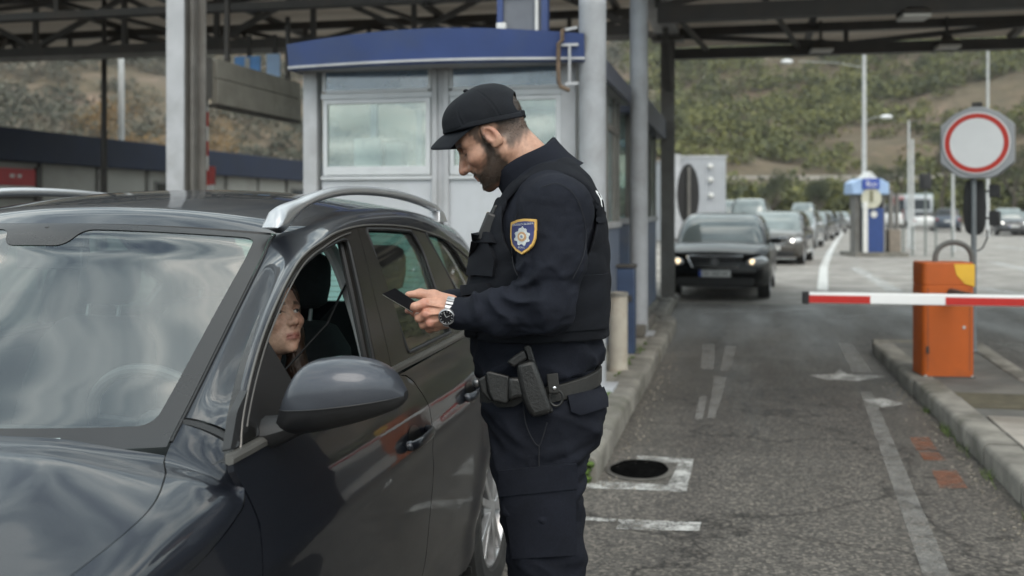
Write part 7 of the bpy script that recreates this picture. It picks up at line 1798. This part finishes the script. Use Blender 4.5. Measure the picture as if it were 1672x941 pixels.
strands(V, F, np.where((V[:, 0] > -.012)[:, None], colH, 1), HM, HO, .16, 7000, .0042, HAIRM, 'beard', officer, 2, (-.1, 0, -1), .74)
strands(V, F, np.where((V[:, 0] <= .02)[:, None], colH, 1), HM, HO, .22, 6000, .0034, HAIRM, 'hair', officer, 3, (-.5, 0, -.9), .86)
# cap
def crown_edge(x): return .066+(x-.081)*.39
def cap_sdf(X, Y, Z):
    d = ell(X, Y, Z, (-.010, 0, .040), (.108, .0885, .092)); d = smin(d, ell(X, Y, Z, (.034, 0, .068), (.058, .068, .052)), .03)
    an = np.arctan2(Y, X-.0+.01)
    d = d+.0011*np.exp(-(np.sin(an*3)/.09)**2)*sm(.13, .10, Z)-.0007*np.exp(-((np.abs(np.sin(an*3))-.16)/.05)**2)+sines(X, Y, Z, 41, 3, 50, 90)*.0012
    inner = d+.006; lo = crown_edge(X)-Z; d = smax(d, lo, .003); d = smax(d, -inner, .002)
    op = np.maximum(np.sqrt(((X+.118)/.05)**2+(Y/.050)**2+((Z-(.026))/.032)**2)-1, -(Z-crown_edge(X)-.017)/.02)
    return smax(d, -op*.02, .002)
Vc, Fc = surface_net(cap_sdf, (-.135, -.10, -.02), (.11, .10, .145), .0024); cp_ = np_obj('cap', HO+Vc @ HM.T, Fc, CAPM, officer)
mb = MB()
def brim(a, b, o):
    q = 2*b-1; yy = .0755*q*(1+.06*a); xi = .086-.062*q*q+(-.02*abs(q)**4); xo = .150-.052*q*q*abs(q)**.6; x = xi+(xo-xi)*a; z = .067-.030*q*q-.008*a*(1-q*q)+.004*math.sin(math.pi*a)-.012*a*q*q
    return toL((x, yy, z+o))
g1, g2 = [], []
nb = 24; ma = 10
for o in (.002, -.002):
    mb.grid(lambda a, b: brim(a, b, o), ma, nb)
rim = lambda o: [brim(1, k/nb, o) for k in range(nb+1)]
mb.loft([rim(.002), rim(-.002)], False, False); mb.loft([[brim(i/ma, 0, .002) for i in range(ma+1)], [brim(i/ma, 0, -.002) for i in range(ma+1)]], False, False); mb.loft([[brim(i/ma, 1, .002) for i in range(ma+1)], [brim(i/ma, 1, -.002) for i in range(ma+1)]], False, False)
obj('brim', mb, CAPM, cp_, smooth=60)
mb = MB(); mb.ball(toL((-.010, 0, .1335)), (.008, .008, .005), 12, 6); obj('button', mb, CAPM, cp_)
mb = MB()
mb.tube([toL((x, y*1.012, crown_edge(x)+.004)) for x, y in [(-.010+.1085*math.cos(a)*.985, .0885*math.sin(a)*.985) for a in np.linspace(-2.6, 2.6, 50)]], [(.0035, .0075)]*50, 8, up=tuple(upv)); obj('sweat_band', mb, CAPM, cp_)
mb = MB(); mb.grid(lambda a, b: toL((.090+.0035-.030*(a)**2*0-.028*((a-.0)), .022*(2*b-1), .078+.034*a)), 6, 8); em = obj('cap_emblem', mb, pm('emblem gold', (.38, .26, .09), .45, .5, var=.3, vs=250), cp_)
# watch
mb = MB(); wc = np.array(o3(734, 509.5, -.2015)); ax_ = np.array(o3(752, 512, -.204))-np.array(o3(722, 507, -.20)); ax_ /= np.linalg.norm(ax_); e1 = np.cross(ax_, (0, 0, 1.)); e1 /= np.linalg.norm(e1); e2 = np.cross(e1, ax_)
if e1[1] > 0: e1 = -e1; e2 = np.cross(e1, ax_)
for i in range(22):
    a0, a1 = 2*math.pi*i/22+.03, 2*math.pi*(i+1)/22-.03; P_ = []
    for a in (a0, a1):
        for r, s in ((.0, -1), (.0, 1), (.0035, 1), (.0035, -1)): P_.append(tuple(wc+e1*((.030+r)*math.cos(a))+e2*((.034+r)*math.sin(a))+ax_*(s*.0095)))
    mb.add(P_, [(0, 1, 2, 3), (7, 6, 5, 4), (0, 4, 5, 1), (1, 5, 6, 2), (2, 6, 7, 3), (3, 7, 4, 0)])
wt = obj('watch', mb, pm('watch steel', (.36, .36, .37), .28, .9, var=.1), officer, bevel=.001)
fd_ = e1*math.cos(R_(-12))+e2*math.sin(R_(-12)); f2_ = np.cross(fd_, ax_); fc = wc+fd_*.034
def wring(r, h, n=28): return [tuple(fc+fd_*h+ax_*(r*math.cos(a))+f2_*(r*math.sin(a))) for a in np.linspace(0, 2*math.pi, n, endpoint=False)]
mb = MB(); mb.loft([wring(.0195, -.004), wring(.0205, .002), wring(.0200, .008), wring(.0175, .0095), wring(.0165, .008)]); obj('case', mb, pm('watch steel', (.36, .36, .37)), wt, smooth=40)
mb = MB(); mb.loft([wring(.0168, .0082), wring(.004, .0085)]); dl = obj('dial', mb, pm('dial black', (.012, .012, .014), .25), wt, smooth=20)
mb = MB()
for k in range(12):
    a = 2*math.pi*k/12; d_ = ax_*math.cos(a)+f2_*math.sin(a); mb.bar(tuple(fc+fd_*.0090+d_*.0125), tuple(fc+fd_*.0090+d_*.0152), .0016, .0006, up=tuple(fd_))
for a, l in ((.6, .009), (2.2, .0125)): d_ = ax_*math.cos(a)+f2_*math.sin(a); mb.bar(tuple(fc+fd_*.0095), tuple(fc+fd_*.0095+d_*l), .0014, .0006, up=tuple(fd_))
obj('hand', mb, pm('dial silver', (.55, .55, .55), .3, .5), dl)
# boots
for Yc, dx in ((-.088, .0), (.092, -.012)):
    def boot(X, Y, Z): 
        x0_ = o3(900, 0)[0]+dx; d = ell(X, Y, Z, (x0_-.08, Yc, .035), (.15, .052, .045)); d = smin(d, cap(X, Y, Z, (x0_, Yc, .06), (x0_, Yc, .16), .055, .05), .04); return smax(d, .012-Z, .004)
    Vb, Fb = surface_net(boot, (-.30, Yc-.08, 0), (.14, Yc+.08, .22), .006); bo_ = np_obj('boot', Vb, Fb, LEA, officer)
    mb = MB(); mb.prism([(o3(900, 0)[0]+dx-.08+.155*math.cos(a), Yc+.054*math.sin(a)) for a in np.linspace(0, 2*math.pi, 24, endpoint=False)], lambda a, b: (a, b, 0.001), lambda a, b: (a, b, .022)); obj('sole', mb, RUBBER, bo_, bevel=.003)
# passport
oM = FR[officer]
A_, B_, C_, D_p = [np.array(o3(*q)) for q in ((624, 481, -.212), (645, 471.5, -.192), (684, 497.5, -.194), (674, 510.5, -.216))]
nrm_ = np.cross(B_-A_, D_p-A_); nrm_ /= np.linalg.norm(nrm_); nrm_ = nrm_ if nrm_[2] > 0 or nrm_[1] < 0 else -nrm_
pc = oM @ Vector(tuple((A_+B_+C_+D_p)/4)); ps = thing('passport', 'closed black passport held in the officer\'s hands by the rear window', 'passport', tuple(pc))
tow = lambda p: oM @ Vector(tuple(p))
mb = MB(); q = [A_, B_, C_, D_p]; mb.loft([[tow(p+nrm_*h) for p in q] for h in (.0016, .0026)]); mb.loft([[tow(p+nrm_*h) for p in q] for h in (-.0026, -.0016)]); obj('cover', mb, pm('passport black', (.004, .004, .005), .9, var=.2, vs=60, **{'Specular IOR Level': .1}), ps, world=True)
cq = sum(q)/4; mb = MB(); mb.loft([[tow(cq+(p-cq)*.985+nrm_*h) for p in q] for h in (-.0015, .0015)]); obj('pages', mb, pm('paper', (.55, .53, .47), .8), ps, world=True)
# ---------------------------------------------------------------- driver
woman = thing('person', 'dark haired woman in the driver seat looking up through the open window', 'person', (XC+.40, 2.85, .5), TH)
WM = FR[woman].inverted()
WD = 3.06; wl = lambda u, v, d=WD: np.array(WM @ W(u, v, d))
WO = wl(446, 516)
ya_, pi_ = R_(46), R_(15)     # turn of the face away from the line of sight, tilt up
f_ = np.array((math.sin(ya_)*math.cos(pi_), -math.cos(ya_)*math.cos(pi_), math.sin(pi_))); l_ = np.array((math.cos(ya_), math.sin(ya_), 0)); u_ = np.cross(f_, l_)
WHM = np.stack([f_, l_*.93, u_], 1); ks = 1.02
nkW = np.linalg.inv(WHM) @ (np.array((-.03, .02, .40))-WO)/ks
def wom_head(X, Y, Z):
    return smin(head_sdf(X, Y, Z, True), cap(X, Y, Z, (-.030, 0, -.06), tuple(nkW), .046, .052), .025)
V, F = surface_net(wom_head, (-.15, -.10, -.24), (.13, .10, .135), .0024); cW = head_col(V, True)
TW = [np.array(p) for p in ((0, .03, .40), (0, .05, .05))]
def wtorso(X, Y, Z):
    d = cap(X, Y/.72, Z, (0, .05/.72, .36), (0, .03/.72, .05), .135, .15); d = smin(d, cap(X, Y, Z, (-.13, .03, .36), (.13, .03, .36), .065, .065), .06)
    for s in (1, -1): d = smin(d, chain(X, Y, Z, [(s*.19, .02, .35), (s*.23, -.05, .13), (s*.12, -.30, .16)], [.062, .055, .042], .02), .03)
    for s in (1, -1): d = smin(d, chain(X, Y, Z, [(s*.09, -.02, .08), (s*.10, -.42, .12), (s*.10, -.60, -.20)], [.09, .075, .055], .03), .04)
    return d+sines(X, Y, Z, 51, 3, 40, 80)*.004
V2, F2 = surface_net(wtorso, (-.32, -.70, -.30), (.32, .22, .46), .011)
Vw = np.concatenate([WO+ks*(V @ WHM.T), V2*np.array([.97, .97, .985])]); 
np_obj('body', Vw, np.concatenate([F, F2+len(V)]), SKIN, woman, np.concatenate([cW, np.tile((.03, .03, .035), (len(V2), 1))]))
np_obj('jacket', *surface_net(lambda X, Y, Z: np.maximum(wtorso(X, Y, Z)-.012, -(Z+.0)-.0), (-.34, -.42, -.02), (.34, .24, .47), .010), cloth('dark coat', (.014, .013, .014)), woman)
toW = lambda p: tuple(WO+ks*(WHM @ np.array(p)))
for s in (1, -1):
    mb = MB(); mb.ball(toW((.0662, s*.031, -.0025)), .0123, 16, 10); ey_ = obj('eye', mb, pm('eye white', (.62, .58, .55)), woman)
    mb = MB(); mb.ball(toW((.0735, s*.031+.0030, -.0004)), .0066, 14, 8); obj('iris', mb, pm('grey iris', (.05, .05, .045), .1), ey_)
def whair(X, Y, Z):
    d = ell(X, Y, Z, (-.020, 0, .036), (.108, .088, .097)); d = smin(d, ell(X, Y, Z, (-.055, 0, -.03), (.070, .078, .085)), .03)
    A = np.abs(Y); d = smin(d, chain(X, A, Z, [(-.01, .078, .02), (-.02, .082, -.06), (-.035, .085, -.15), (-.02, .09, -.23)], [.022, .024, .03, .026], .02), .03)
    face = np.sqrt(((X-.115)/.105)**2+(Y/.072)**2+((Z+.035)/.112)**2)-1; d = smax(d, -face*.07, .008)
    d = smax(d, -(head_sdf(X, Y, Z, True)+.004), .002) if False else d
    return d+(1-2*np.abs(np.sin(np.arctan2(Y, X+.02)*26+Z*22)))*.0016+sines(X, Y, Z, 61, 3, 60, 120, (1, 1, .3))*.002
V, F = surface_net(whair, (-.15, -.14, -.27), (.12, .14, .15), .0034); np_obj('hair', WO+ks*(V @ WHM.T), F, pm('dark brown hair', (.040, .019, .011), .45, var=.35, vs=60, bmp=.4, bs=120), woman)
# ================================================================ light, sky, camera
w = bpy.data.worlds.new('World'); SC.world = w; w.use_nodes = True; t = w.node_tree; t.nodes.clear()
SUN_E, SUN_A = 48, 150      # elevation, and compass angle of the sun measured from +Y towards +X
sky = t.nodes.new('ShaderNodeTexSky'); sky.sky_type = 'NISHITA'; sky.sun_disc = False; sky.sun_elevation = R_(SUN_E); sky.sun_rotation = R_(SUN_A); sky.air_density = 1.2; sky.dust_density = 2.0
tc = t.nodes.new('ShaderNodeTexCoord')
# cloud deck: direction projected on a flat layer
sep = t.nodes.new('ShaderNodeSeparateXYZ'); L(t, tc.outputs['Generated'], sep.inputs[0])
mx = N(t, 'ShaderNodeMath', operation='MAXIMUM'); L(t, sep.outputs[2], mx.inputs[0]); mx.inputs[1].default_value = .0
ad = N(t, 'ShaderNodeMath', operation='ADD'); L(t, mx.outputs[0], ad.inputs[0]); ad.inputs[1].default_value = .22
dv = N(t, 'ShaderNodeVectorMath', operation='SCALE'); iv = N(t, 'ShaderNodeMath', operation='DIVIDE'); iv.inputs[0].default_value = 1; L(t, ad.outputs[0], iv.inputs[1])
L(t, tc.outputs['Generated'], dv.inputs[0]); L(t, iv.outputs[0], dv.inputs['Scale'])
n1 = noise_tex(t, 3.6, 8, .5, vec=dv.outputs[0], dist=.6, stretch=(.85, 2.4, 1))
n2 = noise_tex(t, 1.3, 3, .5, vec=dv.outputs[0])
cl = ramp(t, n1, [(.36, (1.6, 2.1, 2.7)), (.46, (4.5, 5.4, 5.7)), (.55, (8.8, 9.7, 9.5)), (.66, (17, 16.8, 15.4))])
cl = mixc(t, .5, cl, ramp(t, n2, [(.35, (.62, .64, .68)), (.65, (1.35, 1.35, 1.33))]), 'MULTIPLY')
cc = mixc(t, .86, sky.outputs[0], cl)
bg = N(t, "ShaderNodeBackground", Strength=.15); L(t, cc, bg.inputs[0])
wo = t.nodes.new('ShaderNodeOutputWorld'); L(t, bg.outputs[0], wo.inputs[0])
hz = MB(); hz.bx(-1000, 1000, -520, 1010, -1.2, 262)
hm, ht = nt('haze air'); pv = N(ht, 'ShaderNodeVolumePrincipled'); pv.inputs['Color'].default_value = (.93, .95, 1, 1); pv.inputs['Density'].default_value = .0002; pv.inputs['Anisotropy'].default_value = .2
ho = ht.nodes.new('ShaderNodeOutputMaterial'); L(ht, pv.outputs[0], ho.inputs['Volume'])
tag(obj('haze', hz, hm, smooth=0), kind='stuff')
sd = bpy.data.lights.new('sun', 'SUN'); sd.energy = 1.45; sd.angle = R_(42); sd.color = (1, .92, .82)
so = bpy.data.objects.new('sun', sd); COL.objects.link(so)
sdir = Vector((math.sin(R_(SUN_A))*math.cos(R_(SUN_E)), math.cos(R_(SUN_A))*math.cos(R_(SUN_E)), math.sin(R_(SUN_E))))
so.rotation_euler = (-sdir).to_track_quat('-Z', 'Y').to_euler()
cam = bpy.data.cameras.new('camera'); co = bpy.data.objects.new('camera', cam); COL.objects.link(co); SC.camera = co
co.location = (0, 0, CH); co.rotation_euler = (R_(90), 0, TH)
cam.sensor_width = 36; cam.lens = 36*FPX/1672; cam.shift_y = -(470.5-HZ)/1672; cam.clip_start = .05; cam.clip_end = 3000
cam.dof.use_dof = True; cam.dof.focus_distance = 2.62; cam.dof.aperture_fstop = 3.0
SC.view_settings.view_transform = 'Standard'; SC.view_settings.look = 'None'; SC.view_settings.exposure = .55; SC.view_settings.gamma = 1; SC.view_settings.use_curve_mapping = False
SC.cycles.max_bounces = 8; SC.cycles.transparent_max_bounces = 16; SC.cycles.use_denoising = True
SC.cycles.caustics_reflective = False; SC.cycles.caustics_refractive = False
